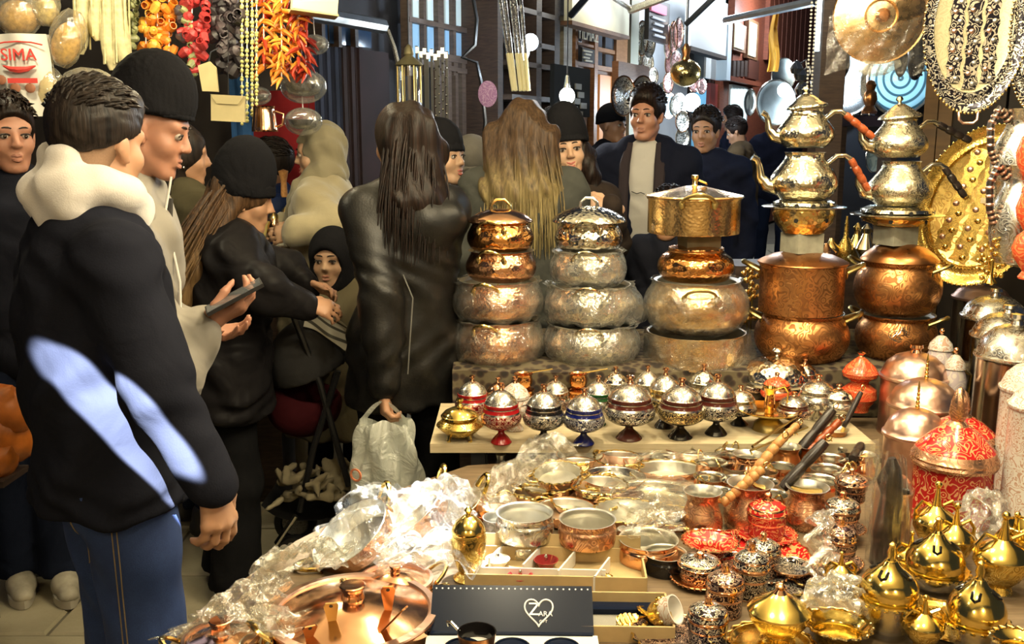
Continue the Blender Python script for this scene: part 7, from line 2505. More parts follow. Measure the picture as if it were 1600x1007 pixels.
# copper coffee urn and glass balls under the chillies
A = at(414, 205, 3.85)
k = mpp(A)
g = thing('copper_mug', 'copper mug hanging below the chilli strings', 'mug', A)
MB().lathe(vessel_prof([(0, 0), (.95, 0), (1, .06), (.82, .85), (.86, 1)], 20 * k, 38 * k), 28).build('body', [M['copper_s'], M['tin']], g)
MB().tube([(18 * k, 0, 30 * k), (30 * k, 0, 26 * k), (28 * k, 0, 10 * k), (19 * k, 0, 6 * k)], .005, 8).build('handle', M['copper_s'], g)
GLB = film('cellophane_ball', .30, (.9, .9, .85), 14, .35, .3)
for i, (px, py, r_) in enumerate(((492, 70, 22), (474, 135, 37), (474, 190, 30), (404, 150, 20))):
 A = at(px, py, 4.05)
 k = mpp(A)
 g = thing('wrapped_bowl', ('small cellophane-wrapped bowl behind the dark red chillies', 'large cellophane-wrapped bowl below the chilli bunch', 'cellophane-wrapped bowl above the headscarf', 'cellophane-wrapped bowl beside the copper mug')[i], 'bowl', A)
 MB().tube([(0, 0, r_ * k * .7), (0, -.05, at(px, -40, 4.0).z - A.z)], .002, 5).build('cord', M['white'], g)
 MB().sphere((0, 0, 0), (r_ * k, r_ * k * .6, r_ * k * .72), 24, 14).build('cellophane', GLB, g)
 MB().lathe(vessel_prof([(0, 0), (.4, 0), (.8, .3), (1, 1)], r_ * k * .8, r_ * k * .5), 24).build('bowl', [M['pewter'], M['tin']], g, (0, 0, -r_ * k * .4))
tag(MB().grid(lambda u, v: ((at(432, 0, 4.72).x - .16 + .32 * u), 4.72 + .015 * math.sin(9 * u), .95 + .85 * v), 12, 4).build('red_cloth', fabric('red_cloth', (.20, .012, .015), fold=.3)), 'dark red cloth hanging behind the copper mug', 'cloth')
tag(MB().grid(lambda u, v: ((at(368, 0, 4.5).x - .05 + .10 * u), 4.5 + .012 * math.sin(9 * u), 1.0 + .85 * v), 10, 4).build('blue_cloth', fabric('blue_cloth', (.03, .10, .26), fold=.3)), 'blue cloth strip hanging behind the kraft bag', 'cloth')
# goods on the spice counter
goods = [(428, 352, 13, (.86, .5, .3), 'copper lidded jar glinting on the spice counter', 'm'), (446, 340, 10, (.7, .5, .3), 'small copper jar at the back of the spice counter', 'm'), (410, 360, 12, (.55, .45, .15), 'pale yellow paper cone on the spice counter', 'c'), (440, 378, 11, (.60, .58, .5), 'white packet on the spice counter', 'p'), (436, 396, 12, (.55, .14, .05), 'orange-red packet on the spice counter', 'p'), (440, 412, 12, (.55, .52, .42), 'white packet at the front of the spice counter', 'p'), (444, 300, 8, (.60, .42, .26), 'wooden pestle standing in the spice goods', 's')]
for i, (px, py, r_, rgb, lb, kd) in enumerate(goods):
 Yc = 4.3 - .012 * (py - 340) / 4
 A = at(px, py, Yc)
 A.z = max(A.z - r_ * mpp(A), .945)
 k = mpp(A)
 g = thing({'m': 'copper_jar', 'c': 'paper_cone', 'p': 'spice_packet', 's': 'pestle'}[kd], lb, {'m': 'jar', 'c': 'cone', 'p': 'packet', 's': 'pestle'}[kd], A, (0, 0, i))
 if kd == 'm':
  MB().lathe([(0, 0), (r_ * k * .8, 0), (r_ * k, r_ * k), (r_ * k * .7, 1.8 * r_ * k), (0, 1.8 * r_ * k)], 20).build('body', M['copper_s'], g)
  MB().lathe([(0, 0), (r_ * k * .75, 0), (r_ * k * .5, r_ * k * .5), (r_ * k * .1, r_ * k * .8), (0, r_ * k)], 20).build('lid', M['brass'], g, (0, 0, 1.8 * r_ * k))
 elif kd == 'c': MB().lathe([(0, 0), (r_ * k * .3, 0), (r_ * k, 2.2 * r_ * k), (r_ * k * .9, 2.2 * r_ * k), (0, .3 * r_ * k)], 16).build('cone', plain('paper_%d' % i, rgb, .8), g)
 elif kd == 's': MB().lathe([(0, 0), (r_ * k * .7, 0), (r_ * k * .55, 3 * r_ * k), (r_ * k, 5 * r_ * k), (0, 5.4 * r_ * k)], 14).build('shaft', M['wood_or'], g)
 else: MB().sphere((0, 0, r_ * k * .5), (r_ * k * 1.4, r_ * k, r_ * k * .6), 14, 8).build('packet', plain('packet_%d' % i, rgb, .4, nscale=30), g)
for i, (px, py) in enumerate(((6, 640), (12, 690), (2, 720))):
 A = at(px, py, 2.9)
 g = thing('snack_bag', ('upper', 'middle', 'lower')[i] + ' orange foil snack bag at the left edge', 'bag', A, (.3 * i, .4, i))
 MB().grid(lambda u, v: (.10 * math.sin(pi * v) ** .4 * math.cos(2 * pi * u), .05 * math.sin(pi * v) ** .6 * math.sin(2 * pi * u), .16 * (v - .5) + .006 * math.sin(8 * u * 6)), 22, 10, wrap=True).build('bag', plain('orange_foil_%d' % i, (.45, .13, .02), .35, nscale=12, namt=.6), g)
g = thing('snack_stand', 'dark stand carrying the orange bags at the left edge', 'stand')
zs_ = at(2, 735, 2.9).z
MB().box((at(-25, 640, 2.9).x, 2.9, zs_ - .02), (.16, .16, .02)).build('tray', M['wood_dk'], g, smooth=False)
for q in (-.06, .06):
 MB().box((at(-60, 640, 2.9).x, 2.9 + q, (zs_ - .03) / 2), (.02, .02, zs_ - .03)).build('leg', M['wood_dk'], g, smooth=False)

# ================================================================ things hanging along the lane
A = at(640, 160, 4.7)
k = mpp(A)
g = thing('hanging_lantern', 'old brass dome lantern hanging in front of the dark wall', 'lantern', A)
h0 = 55 * k
MB().lathe([(20 * k, h0), (22 * k, h0 + .004), (19 * k, h0 + 5 * k), (10 * k, h0 + 12 * k), (6 * k, h0 + 15 * k), (8 * k, h0 + 18 * k), (6 * k, h0 + 27 * k), (2 * k, h0 + 32 * k), (0, h0 + 33 * k)], 28).build('dome', plain('verdigris_brass', (.25, .22, .12), .5, .6), g)
MB().lathe([(17 * k, 0), (17 * k, h0)], 28).build('glass', M['glass'], g)
MB().lathe([(0, -.012), (19 * k, -.012), (18 * k, 0), (0, 0)], 28).build('base', M['iron'], g)
for i in range(6):
 a = pi * i / 3
 MB().tube([(18 * k * math.cos(a), 18 * k * math.sin(a), 0), (18 * k * math.cos(a), 18 * k * math.sin(a), h0)], .003, 5).build('bar', M['brass_dk'], g)
MB().tube([(0, 0, h0 + 32 * k), (0, 0, h0 + 32 * k + .6)], .004, 6).build('chain', M['iron'], g)
# belts hanging by the door
for i in range(9):
 px = 652 + i * 5.6
 A, B = at(px, 72 + (i * 7) % 12, 4.95), at(px + (i % 3) * 2, 200 + (i * 13) % 30, 4.95)
 w_ = 4 * mpp(A)
 g = thing('belt', ('leftmost', 'second', 'third', 'fourth', 'fifth', 'sixth', 'seventh', 'eighth', 'rightmost')[i] + ' black leather belt hanging beside the lit door', 'belt', A, group='black belts beside the door')
 MB().box(((B.x - A.x) / 2, 0, (B.z - A.z) / 2), (w_, .006, A.z - B.z)).build('strap', M['black'], g, smooth=False)
 MB().box((0, -.006, -.02), (w_ * 1.3, .006, .03)).build('buckle', M['tin_s'], g, smooth=False)
 if i > 4:
  for j in range(9):
   MB().sphere((0, -.005, -.08 - .045 * j), .006, 6, 4).build('stud', M['tin_s'], g)
A = at(762, 147, 5.0)
k = mpp(A)
g = thing('mauve_rosette', 'small round mauve woven disc hanging by the pipe', 'ornament', A, (pi / 2, 0, 0))
MB().lathe([(0, 0), (14 * k, 0), (15 * k, .006), (10 * k, .014), (0, .012)], 24, 0, Matrix.Scale(1.35, 4, (0, 1, 0))).build('disc', enamel('mauve_weave', (.30, .16, .34), (.50, .36, .55), 40, .6, .8), g)
# rods leaning on the shelf
for i, (x0, x1) in enumerate(((778, 802), (786, 806), (796, 814), (802, 820), (812, 826))):
 A, B = at(x0, -25, 5.3), at(x1, 142, 5.2)
 r_ = 3.2 * mpp(A)
 g = thing('metal_rod', ('leftmost', 'second', 'middle', 'fourth', 'rightmost')[i] + ' leaning silver rod with a bright lower end', 'rod', B, group='leaning silver rods')
 D = A - B
 MB().tube([(0, 0, 0), tuple(D * .35)], r_, 8).build('bright_end', plain('pale_yellow_rod', (.75, .70, .42), .3), g)
 MB().tube([tuple(D * .35), tuple(D)], r_ * .9, 8).build('shaft', M['silver_eng'], g)
# visible lamps and unseen lane lights
def bulb(label, px, py, Y, rpx, col, strength, power, cap=True, name='light_bulb', cord=None):
 A = at(px, py, Y)
 k = mpp(A)
 r_ = rpx * k
 g = thing(name, label, 'lamp', A)
 MB().sphere((0, 0, 0), (r_, r_, r_ * 1.08), 20, 12).build('globe', emit(name + '_glow', col, strength), g)
 if cap:
  MB().lathe([(r_ * .45, r_ * .9), (r_ * .5, r_ * 1.1), (r_ * .35, r_ * 1.7), (r_ * .2, r_ * 2.6), (0, r_ * 2.7)], 14).build('holder', M['tin_s'], g)
 if cord: MB().tube([(0, 0, r_ * 2.6), (0, 0, cord)], .004, 6).build('cord', M['black'], g)
 lamp('POINT', name + '_light', (A.x, A.y - r_ * 1.3, A.z), power, col, r_)
 return g


bulb('bare white light bulb hanging above the girl\'s beanie', 886, 150, 5.3, 12, (1.0, .96, .85), 22, 14, cord=.9)
bulb('upper cool white lamp glaring beside the silver rods', 829, 66, 5.6, 12, (.70, .86, 1.0), 28, 14, False, 'cool_lamp')
bulb('lower cool white lamp under the glaring one', 817, 83, 5.5, 10, (.75, .88, 1.0), 16, 5, False, 'cool_lamp')
bulb('cool white lamp among the hanging plates', 1081, 160, 8.8, 13, (.72, .86, 1.0), 26, 50, False, 'cool_lamp')
bulb('cool white lamp in front of the big grey trays', 1225, 141, 8.0, 10, (.72, .88, 1.0), 26, 40, False, 'cool_lamp')
lamp('POINT', 'lane_light', (1.6, 8.6, 3.1), 55, (.86, .92, 1.0), .2)
lamp('POINT', 'lane_light', (3.0, 10.3, 3.3), 90, (.85, .93, 1.0), .2)  # unseen fill light added to brighten the white fascia board
lamp('POINT', 'lane_light', (0.7, 7.2, 2.7), 22, (1, .9, .7), .1)
lamp('POINT', 'lane_light', (3.4, 12.2, 3.0), 80, (.85, .92, 1.0), .2)


# hanging plates
def plate(label, px, py, rx, ry, Y, mat, rim, group=None, hang=True, tilt=0.0, yaw=0.0, rings=0, name='hanging_plate'):
 A = at(px, py, Y)
 k = mpp(A)
 R_ = ry * k
 g = thing(name, label, 'plate', A, (pi / 2 + tilt, 0, yaw), group)
 sc = Matrix.Scale(rx / ry, 4, (1, 0, 0))
 MB().lathe([(0, -.012), (R_ * .6, -.012), (R_ * .94, 0), (R_, .003), (R_ * .97, .006), (R_ * .70, -.003), (R_ * .66, -.006), (0, -.006)], 36, 0, sc).build('disc', mat, g)
 MB().tube([(R_ * math.cos(a) * rx / ry, R_ * math.sin(a), .004) for a in np.linspace(0, 2 * pi, 32, endpoint=False)], R_ * .05, 5, closed=True).build('rim', rim, g)
 for j in range(rings):
  q = R_ * (.25 + .14 * j)
  MB().tube([(q * math.cos(a) * rx / ry, q * math.sin(a), -.001) for a in np.linspace(0, 2 * pi, 30, endpoint=False)], R_ * .02, 5, closed=True).build('ring', rim, g)
 return g


SP = M['silver_light']
PINK = metal('pink_tinted_copper', (.75, .52, .50), .25, eng=(30, (.4, .2, .2), .4))
BLP = enamel('blue_white_plate', (.45, .62, .72), (.10, .25, .40), 22, .5, .3)
pl = [(990, 55, 5, 22, 'narrow plate edge left of the bright pair'), (1003, 60, 10, 26, 'bright silver plate, left of the hanging pair'), (1014, 62, 11, 27, 'bright silver plate, right of the hanging pair'), (996, 92, 8, 14, 'small plate below the bright pair, left'), (1012, 100, 10, 18, 'small plate below the bright pair, right'), (1020, 120, 9, 14, 'small silver plate lowest in the left column'),
      (1043, 65, 6, 25, 'pink plate edge, first of the pink column'), (1052, 60, 7, 25, 'pink plate, second of the pink column'), (1060, 52, 9, 23, 'pink and gold plate, third of the pink column'), (1046, 100, 8, 18, 'pink plate in the lower row, left'), (1056, 98, 9, 18, 'pink plate in the lower row, right'), (1044, 130, 9, 16, 'lilac plate under the pink ones'),
      (1034, 150, 12, 20, 'blue and white plate at the left of the bright cluster'), (1044, 165, 12, 20, 'turquoise plate in the bright cluster'), (1060, 165, 13, 19, 'silver plate next to the turquoise one'), (1085, 132, 10, 12, 'copper plate under the gilt ball'), (1096, 135, 9, 12, 'small copper plate right of the gilt ball\'s foot'), (1066, 190, 12, 16, 'silver plate below the cool lamp'), (1066, 215, 12, 16, 'lowest silver plate beside the dark-haired man')]
for i, (px, py, rx, ry, lb) in enumerate(pl):
 mt = SP if i < 6 or i in (14, 17, 18) else PINK if i < 12 or i in (15, 16) else BLP
 plate(lb, px, py, rx, ry, 8.9 + .02 * (i % 5), mt, M['copper_s'] if i % 2 else M['tin_s'], 'plates hung along the lane', yaw=.35)
plate('left round tray with a beaded rim behind the tall man\'s head', 974, 150, 20, 30, 6.4, M['silver_light'], M['copper_s'], name='wall_tray', yaw=.3)
plate('right round tray with a beaded rim behind the tall man\'s head', 1004, 150, 20, 30, 6.45, M['pewter'], M['copper_s'], name='wall_tray', yaw=.3)
tag(fbox(MB(), 966, 100, 1014, 152, .5, .05).build('chestnut_board', wood('chestnut_board', (.16, .06, .02), (.28, .12, .05)), None, smooth=False), 'plain chestnut board above the two round trays', 'board')
# chalk menu and message boards
g = thing('price_board', 'dark price board with a pink heading among the plates', 'sign')
fpart('board', M['black'], 1014, 0, 1046, 66, .30, .04, g)
fpart('heading', plain('pink_heading', (.55, .14, .22), .6), 1018, 6, 1042, 20, .32, .02, g)
for j in range(4):
 fpart('text_line', plain('dim_chalk', (.30, .30, .32), .8) if j == 0 else bpy.data.materials['dim_chalk'], 1020 + (j % 2) * 3, 28 + j * 9, 1040 - (j % 3) * 2, 31 + j * 9, .315, .015, g)
g = thing('wall_poster', 'dark framed poster with grey figures behind the light bulb', 'poster')
fpart('board', plain('poster_dark', (.02, .022, .024), .95, Specular_IOR_Level=.05), 866, 104, 922, 182, .42, .03, g)
for j, (x, y) in enumerate(((904, 135), (908, 148), (902, 158), (912, 165), (898, 170), (906, 178))):
 fpart('figure', plain('poster_grey', (.22, .22, .2), .7) if j == 0 else bpy.data.materials['poster_grey'], x - 4, y - 4, x + 5, y + 5, .43, .015, g)
# gilt hammered ball
A = at(1071, 114, 7.8)
k = mpp(A)
g = thing('gilt_ball_lamp', 'hammered gilt ball lamp hanging in the lane', 'lamp', A)
MB().sphere((0, 0, 0), (24 * k, 24 * k, 21 * k), 28, 18).build('ball', M['brass_h'], g)
MB().lathe([(8 * k, 18 * k), (5 * k, 26 * k), (7 * k, 34 * k), (3 * k, 44 * k), (0, 45 * k)], 16).build('neck', M['copper_dk'], g)
MB().tube([(0, 0, 44 * k), (.0, 0, 150 * k)], .012, 6).build('chain', M['iron'], g)
# poles and braces overhead
for (p0, p1, Y0, Y1, r_, mt, lb) in (((1134, 32), (1275, 2), 7.5, 6.5, .03, M['pipe'], 'pale blue awning pole crossing in front of the timber shop'), ((1072, 38), (1118, -6), 7.6, 7.4, .022, M['iron'], 'black diagonal brace above the gilt ball'), ((892, 24), (920, -8), 6.2, 6.0, .022, M['iron'], 'black bracket at the corner of the cream board'), ((985, 16), (1050, -8), 7.6, 7.2, .03, M['pewter'], 'grey awning edge above the hanging plates'), ((955, -6), (990, 16), 7.4, 7.6, .022, M['pewter'], 'grey awning strut joining at the pilaster')):
 tag(MB().tube([at(p0[0], p0[1], Y0), at(p1[0], p1[1], Y1)], r_, 8).build('awning_pole', mt), lb, 'pole')
# yellow cloth, big grey trays
A = at(1207, 112, 8.2)
k = mpp(A)
tag(MB().grid(lambda u, v: ((u - .5) * (16 - 9 * v) * k * (1.1 if v < .7 else .9) + .01 * math.sin(7 * v), .03 * math.sin(3 * pi * u + 2 * v), 88 * k * v), 12, 12).build('yellow_cloth', fabric('mustard_cloth', (.50, .26, .03), fold=.4), None, A), 'mustard yellow cloth hanging by the timber shop', 'cloth')
GT = metal('grey_tray_metal', (.45, .50, .50), .35, ham=.1)
plate('big round grey tray hanging right of the yellow cloth', 1212, 160, 30, 34, 8.4, GT, M['tin_s'], name='wall_tray')
plate('grey-blue tray above the big round one', 1224, 118, 18, 26, 8.5, GT, M['tin_s'], name='wall_tray')
plate('dark round tray half hidden left of the big one', 1172, 160, 9, 20, 9.2, GT, M['tin_s'], name='wall_tray')
for i, (px, py) in enumerate(((1250, 118), (1252, 140), (1244, 108))):
 A = at(px, py + 8, 6.8)
 k = mpp(A)
 g = thing('hanging_kettle', ('middle', 'lower', 'upper')[i] + ' silver kettle hanging by the black post', 'kettle', A)
 MB().lathe([(0, 0), (8 * k, 0), (11 * k, 8 * k), (7 * k, 16 * k), (3 * k, 20 * k), (0, 21 * k)], 20).build('body', M['tin_s'], g)
 MB().tube([(6 * k, 0, 16 * k), (14 * k, 0, 22 * k), (16 * k, 0, 10 * k), (10 * k, 0, 4 * k)], 1.6 * k, 8).build('handle', M['tin_s'], g)
# beads on the black post
for j in range(2):
 g = thing('bead_string', ('left', 'right')[j] + ' string of white beads on the black post', 'beads', at(1270 + 7 * j, -20, 4.22), group='bead strings on the post')
 for i in range(30):
  MB().sphere((0, 0, -.0135 * i * 1.15), .0055, 6, 4).build('bead', M['white'], g)
A = at(1283, 60, 4.2)
tag(MB().box((0, 0, .1), (.018, .01, .42)).build('light_strip', emit('cool_strip', (.7, .85, 1.0), 2.2), None, at(1279, 38, 4.22), smooth=False), 'narrow cool light strip on the black post', 'lamp')

# ================================================================ neighbouring stall seen behind the teapots
nb = MB()
nb.box((at(1292, 215, 5.6).x + .8, 5.65, 1.5), (1.6, .1, 3.0))
tag(nb.build('wall_neighbour', plain('neighbour_dark', (.014, .016, .022), .6, nscale=3, namt=.5), None, smooth=False), 'dark back of the neighbouring stall', None, kind='structure')
plate('large grey tray standing behind the teapots', 1322, 122, 48, 58, 5.5, M['pewter'], M['tin_s'], name='wall_tray')
t = NT('turquoise_ring_plate')
x = t.sep()
rr_ = t.math('SQRT', t.math('ADD', t.math('MULTIPLY', x[0], x[0]), t.math('MULTIPLY', x[1], x[1])))
t.p(Base_Color=t.ramp(t.math('SINE', t.math('MULTIPLY', rr_, 150)), [(.3, (.28, .50, .56)), (.7, (.03, .08, .10))]), Roughness=.3)
plate('turquoise plate with dark rings lit cool behind the right teapots', 1408, 122, 52, 56, 5.45, t.m, M['tin_s'], name='wall_tray', rings=0)
plate('small blue plate propped low behind the right teapots', 1366, 245, 13, 24, 5.2, BLP, M['tin_s'], name='wall_tray')
lamp('POINT', 'neighbour_lamp_light', tuple(at(1398, 78, 5.2)), 14, COOL, .03)
bulb('tiny cool lamp above the turquoise plate', 1397, 78, 5.25, 4, (.75, .88, 1.0), 20, 2, False, 'cool_lamp')
for i, (px, py, w, h, lb) in enumerate(((1312, 95, 34, 60, 'dark leather bag hanging left of the reddish statue'), (1300, 70, 30, 50, 'dark purse hanging below the gilt disc'), (1432, 90, 26, 70, 'black studded bag hanging right of the gilt disc'), (1408, 95, 18, 50, 'black leather strap bag under the gilt disc'))):
 A = at(px, py, 4.9)
 k = mpp(A)
 g = thing('leather_bag', lb, 'bag', A)
 MB().sphere((0, 0, 0), (w * k / 2, .05, h * k / 2), 16, 10).build('bag', plain('dark_leather_%d' % i, (.016, .013, .012), .5), g)
 MB().tube([(-w * k * .3, 0, h * k * .4), (-w * k * .2, 0, h * k * .9), (w * k * .2, 0, h * k * .9), (w * k * .3, 0, h * k * .4)], .006, 6).build('strap', M['black'], g)
 if i == 2:
  for j in range(16):
   a = 2 * pi * j / 16
   MB().sphere((w * k * .42 * math.cos(a), -.045, h * k * .42 * math.sin(a)), .006, 6, 4).build('stud', M['tin_s'], g)
  for j in range(9):
   MB().sphere((w * k * .2 * math.cos(j * 2.4), -.052, h * k * .03 * (j - 4)), .005, 6, 4).build('stud', M['tin_s'], g)
A = at(1358, 178, 5.0)
k = mpp(A)
g = thing('copper_figurine', 'dark reddish copper figurine between the teapot stacks', 'figurine', A)
MB().lathe([(0, 0), (11 * k, 0), (12 * k, 4 * k), (7 * k, 12 * k), (11 * k, 22 * k), (9 * k, 32 * k), (6 * k, 36 * k), (8 * k, 44 * k), (5 * k, 50 * k), (0, 52 * k)], 20).build('figure', M['copper_dk'], g)
sh = thing('display_shelf', 'dark violet shelf under the copper figurine', 'shelf')
MB().box((at(1350, 190, 5.0).x, 5.0, at(1350, 190, 5.0).z), (.32, .2, .05)).build('board', plain('violet_black', (.030, .024, .045), .35), sh, smooth=False)
for x in (-.13, .13):
 MB().box((at(1350, 190, 5.0).x + x, 5.0, at(1350, 190, 5.0).z / 2), (.03, .18, at(1350, 190, 5.0).z)).build('leg', M['wood_dk'], sh, smooth=False)
for i in range(4):
 A, B = [Vector((at(q + i * 12, 200, 4.92).x, 4.9 + .02 * j, at(1350, 190, 5.0).z + .031)) for j, q in enumerate((1318, 1328))]
 tag(MB().tube([A, B], .006, 6).build('silver_spoon', M['tin_s']), ('first', 'second', 'third', 'fourth')[i] + ' from the left of the silver spoon handles behind the teapots', 'spoon')
# little gilt pieces on the back tier between the stacks
def tierpiece(lb, px, y0, y1, w, mat, kind, Y=3.74):
 A = at(px, y0, Y)
 A.z = BZ
 H = max(at(px, y1, Y).z - BZ, .03)
 R_ = w * mpp(A) / 2
 g = thing({'e': 'gilt_ewer', 'b': 'small_bowl', 's': 'salt_bottle'}[kind], lb, {'e': 'ewer', 'b': 'bowl', 's': 'bottle'}[kind], A)
 if kind == 's': pr = [(0, 0), (R_ * .8, 0), (R_, H * .15), (R_ * .9, H * .35), (R_ * .3, H * .55), (R_ * .25, H * .8), (R_ * .1, H), (0, H)]
 elif kind == 'e': pr = [(0, 0), (R_ * .6, 0), (R_ * .5, H * .08), (R_, H * .35), (R_ * .5, H * .65), (R_ * .35, H * .75), (R_ * .5, H * .88), (R_ * .1, H), (0, H)]
 else: pr = [(0, 0), (R_ * .6, 0), (R_, H * .5), (R_ * .95, H * .6), (R_ * .4, H * .8), (R_ * .15, H), (0, H)]
 MB().lathe(pr, 24).build('body', mat, g)
 if kind == 'e': MB().tube([(R_ * .5, 0, H * .8), (R_ * 1.2, 0, H * .75), (R_ * 1.1, 0, H * .5), (R_ * .85, 0, H * .4)], .004, 6).build('handle', mat, g)
 return g


tierpiece('slim gilt bottle with a pointed stopper between the teapot stacks', 1320, 400, 338, 26, M['gold_eng'], 's')
tierpiece('small brass bowl between the teapot stacks', 1298, 396, 372, 30, M['brass'], 'b')
tierpiece('pale nickel ewer just left of the right copper pot lid', 1352, 400, 350, 34, M['nickel_s'], 'e')
tierpiece('brass ewer behind the slim gilt bottle', 1338, 395, 348, 28, M['brass'], 'e', 3.82)
tierpiece('nickel bowl right of the right teapot block', 1440, 398, 362, 40, M['tin_s'], 'b')
tierpiece('tall nickel ewer at the right of the teapots', 1462, 398, 292, 44, M['nickel_eng'], 'e')
tierpiece('low brass pot left of the engraved copper lid', 1290, 400, 380, 34, M['copper_s'], 'b', 3.68)
# gilt grape-cluster ornaments left of the engraved pots
for i, (px, py) in enumerate(((1172, 425), (1176, 455), (1168, 490))):
 A = at(px, py, 3.3)
 g = thing('gilt_flower_cluster', ('upper', 'middle', 'lower')[i] + ' cluster of gilt metal blossoms beside the engraved pots', 'ornament', A)
 for j in range(9):
  a = j * 2.4
  q = .012 * math.sqrt(j)
  MB().sphere((q * math.cos(a), -.01, q * math.sin(a)), (.011, .008, .011), 8, 6).build('blossom', M['brass'], g)
 MB().tube([(0, 0, 0), (0, .01, PLZ - A.z)], .003, 5).build('stem', M['brass_dk'], g)

# ================================================================ the right-hand wall of trays
A = at(1375, 25, 3.35)
k = mpp(A)
g = thing('gilt_disc', 'large round gilt pan lid in plastic hanging at the top', 'disc', A, (pi / 2 + .05, 0, -.1))
R_ = 72 * k
MB().lathe([(0, .03), (R_ * .12, .03), (R_ * .13, .02), (R_ * .30, .018), (R_ * .34, .012), (R_ * .36, .018), (R_ * .9, .004), (R_ * .97, 0), (R_, .004), (R_ * 1.01, .0), (R_ * .98, -.006), (0, -.002)], 56).build('disc', metal('gilt_copper_disc', (.88, .62, .34), .25, ham=.08, hs=60), g)
MB().lathe([(0, .03), (R_ * .12, .03), (R_ * .15, .04), (R_ * .10, .05), (0, .05)], 24).build('boss', M['copper_s'], g)
wf = MB().grid(lambda u, v: (R_ * (1.08 * (2 * u - 1)), -R_ * 1.25 * v + .02 * math.sin(7 * u), .05 * (1 - v) * math.sin(pi * u) + .006 * math.sin(30 * u + 11 * v)), 30, 16)
wf.build('plastic_wrap', M['film_w'], g)
b = MB()
b.tube([(-.05, -R_ * 1.05, .0), (-.02, -R_ * 1.12, .01), (.03, -R_ * 1.10, .0), (.08, -R_ * .98, .0)], [.02, .026, .022, .012], 8, flat=.4)
b.build('plastic_gather', M['film_h'], g)


def oval_tray(label, px, py, rx, ry, Y, mat_c, mat_r, edge, yaw=0, tilt=.0, roll=0, handles=(1,), strips=0, relief=None, band=None):
 A = at(px, py, Y)
 k = mpp(A)
 a, b2 = rx * k, ry * k
 g = thing('oval_tray', label, 'tray', A, (pi / 2 + tilt, roll, yaw))
 sc = Matrix.Diagonal((a / b2, 1, 1, 1))
 MB().lathe([(0, -.010), (b2 * .74, -.010), (b2 * .76, -.008)], 64, 0, sc).build('centre', mat_c, g)
 MB().lathe([(b2 * .76, -.008), (b2 * .79, .001), (b2 * .83, -.004), (b2 * .90, -.002), (b2 * .93, .004), (b2 * 1.0, .008), (b2 * .99, -.004), (b2 * .7, -.016), (0, -.016)], 64, 0, sc).build('border', mat_r, g)
 ed = MB()
 n_ = 84
 for i in range(n_):
  t_ = 2 * pi * i / n_
  ed.sphere((a * math.cos(t_) * 1.0, b2 * math.sin(t_), .008), b2 * .019, 6, 4)
 ed.build('beaded_edge', edge, g)
 for q in (.86, .80):
  ed = MB()
  for i in range(90):
   t_ = 2 * pi * i / 90
   ed.sphere((a * q * math.cos(t_), b2 * q * math.sin(t_), .0), b2 * .010, 5, 4)
  ed.build('beading', relief or edge, g)
 for j in range(strips):
  x = a * .5 * (-1 + 2 * (j + .5) / strips)
  L = b2 * .72 * math.sqrt(max(.1, 1 - (x / (a * .78)) ** 2))
  MB().prism([(x + sx_ * a * (.13 + .025 * math.cos(q_ * 2.1)), L * (1 - q_ / 9.5) * sx_) for sx_ in (1, -1) for q_ in range(20)], .006, 0, Matrix.Translation((0, 0, -.011))).build('relief_strip', band or relief or edge, g, smooth=False)
  for i in range(12):
   yy = -L + 2 * L * (i + .5) / 12
   MB().sphere((x + a * .05 * (-1) ** i, yy, -.005), (a * .055, a * .055, .005), 10, 6).build('rosette', (M['copper_rose'] if i % 2 else (relief or edge)), g)
 for h_ in handles:
  MB().tube([(-.028, h_ * (b2 - .004), .006), (-.026, h_ * (b2 + .02), .010), (-.015, h_ * (b2 + .030), .010), (.015, h_ * (b2 + .030), .010), (.026, h_ * (b2 + .02), .010), (.028, h_ * (b2 - .004), .006)], .0045, 8).build('handle', M['copper_rose'], g)
 return g


INKT = enamel('black_silver_scrollwork', (.016, .014, .022), (.62, .56, .44), 60, 1, .25, .6)
CREAMT = enamel('cream_and_dark_scroll', (.50, .45, .28), (.30, .26, .15), 50, .4, .35, .2)
oval_tray('black and cream oval tray with beaded border hanging at upper right', 1524, 40, 78, 134, 3.02, CREAMT, INKT, M['brass'], yaw=-.12, handles=(-1, 1), strips=3, relief=M['pewter'], band=INKT)
oval_tray('edge of a second dark oval tray at the right frame edge', 1628, 40, 44, 130, 2.98, INKT, INKT, M['brass'], yaw=-.5, strips=1, relief=M['pewter'])
oval_tray('large gilt embossed oval tray leaning at the right', 1532, 322, 92, 128, 3.20, M['gold_tray'], M['gold_eng'], M['gold'], yaw=-.62, tilt=-.10, roll=.28, handles=(), strips=3, relief=M['gold'], band=M['gold_eng'])
t = NT('copper_and_black_beads')


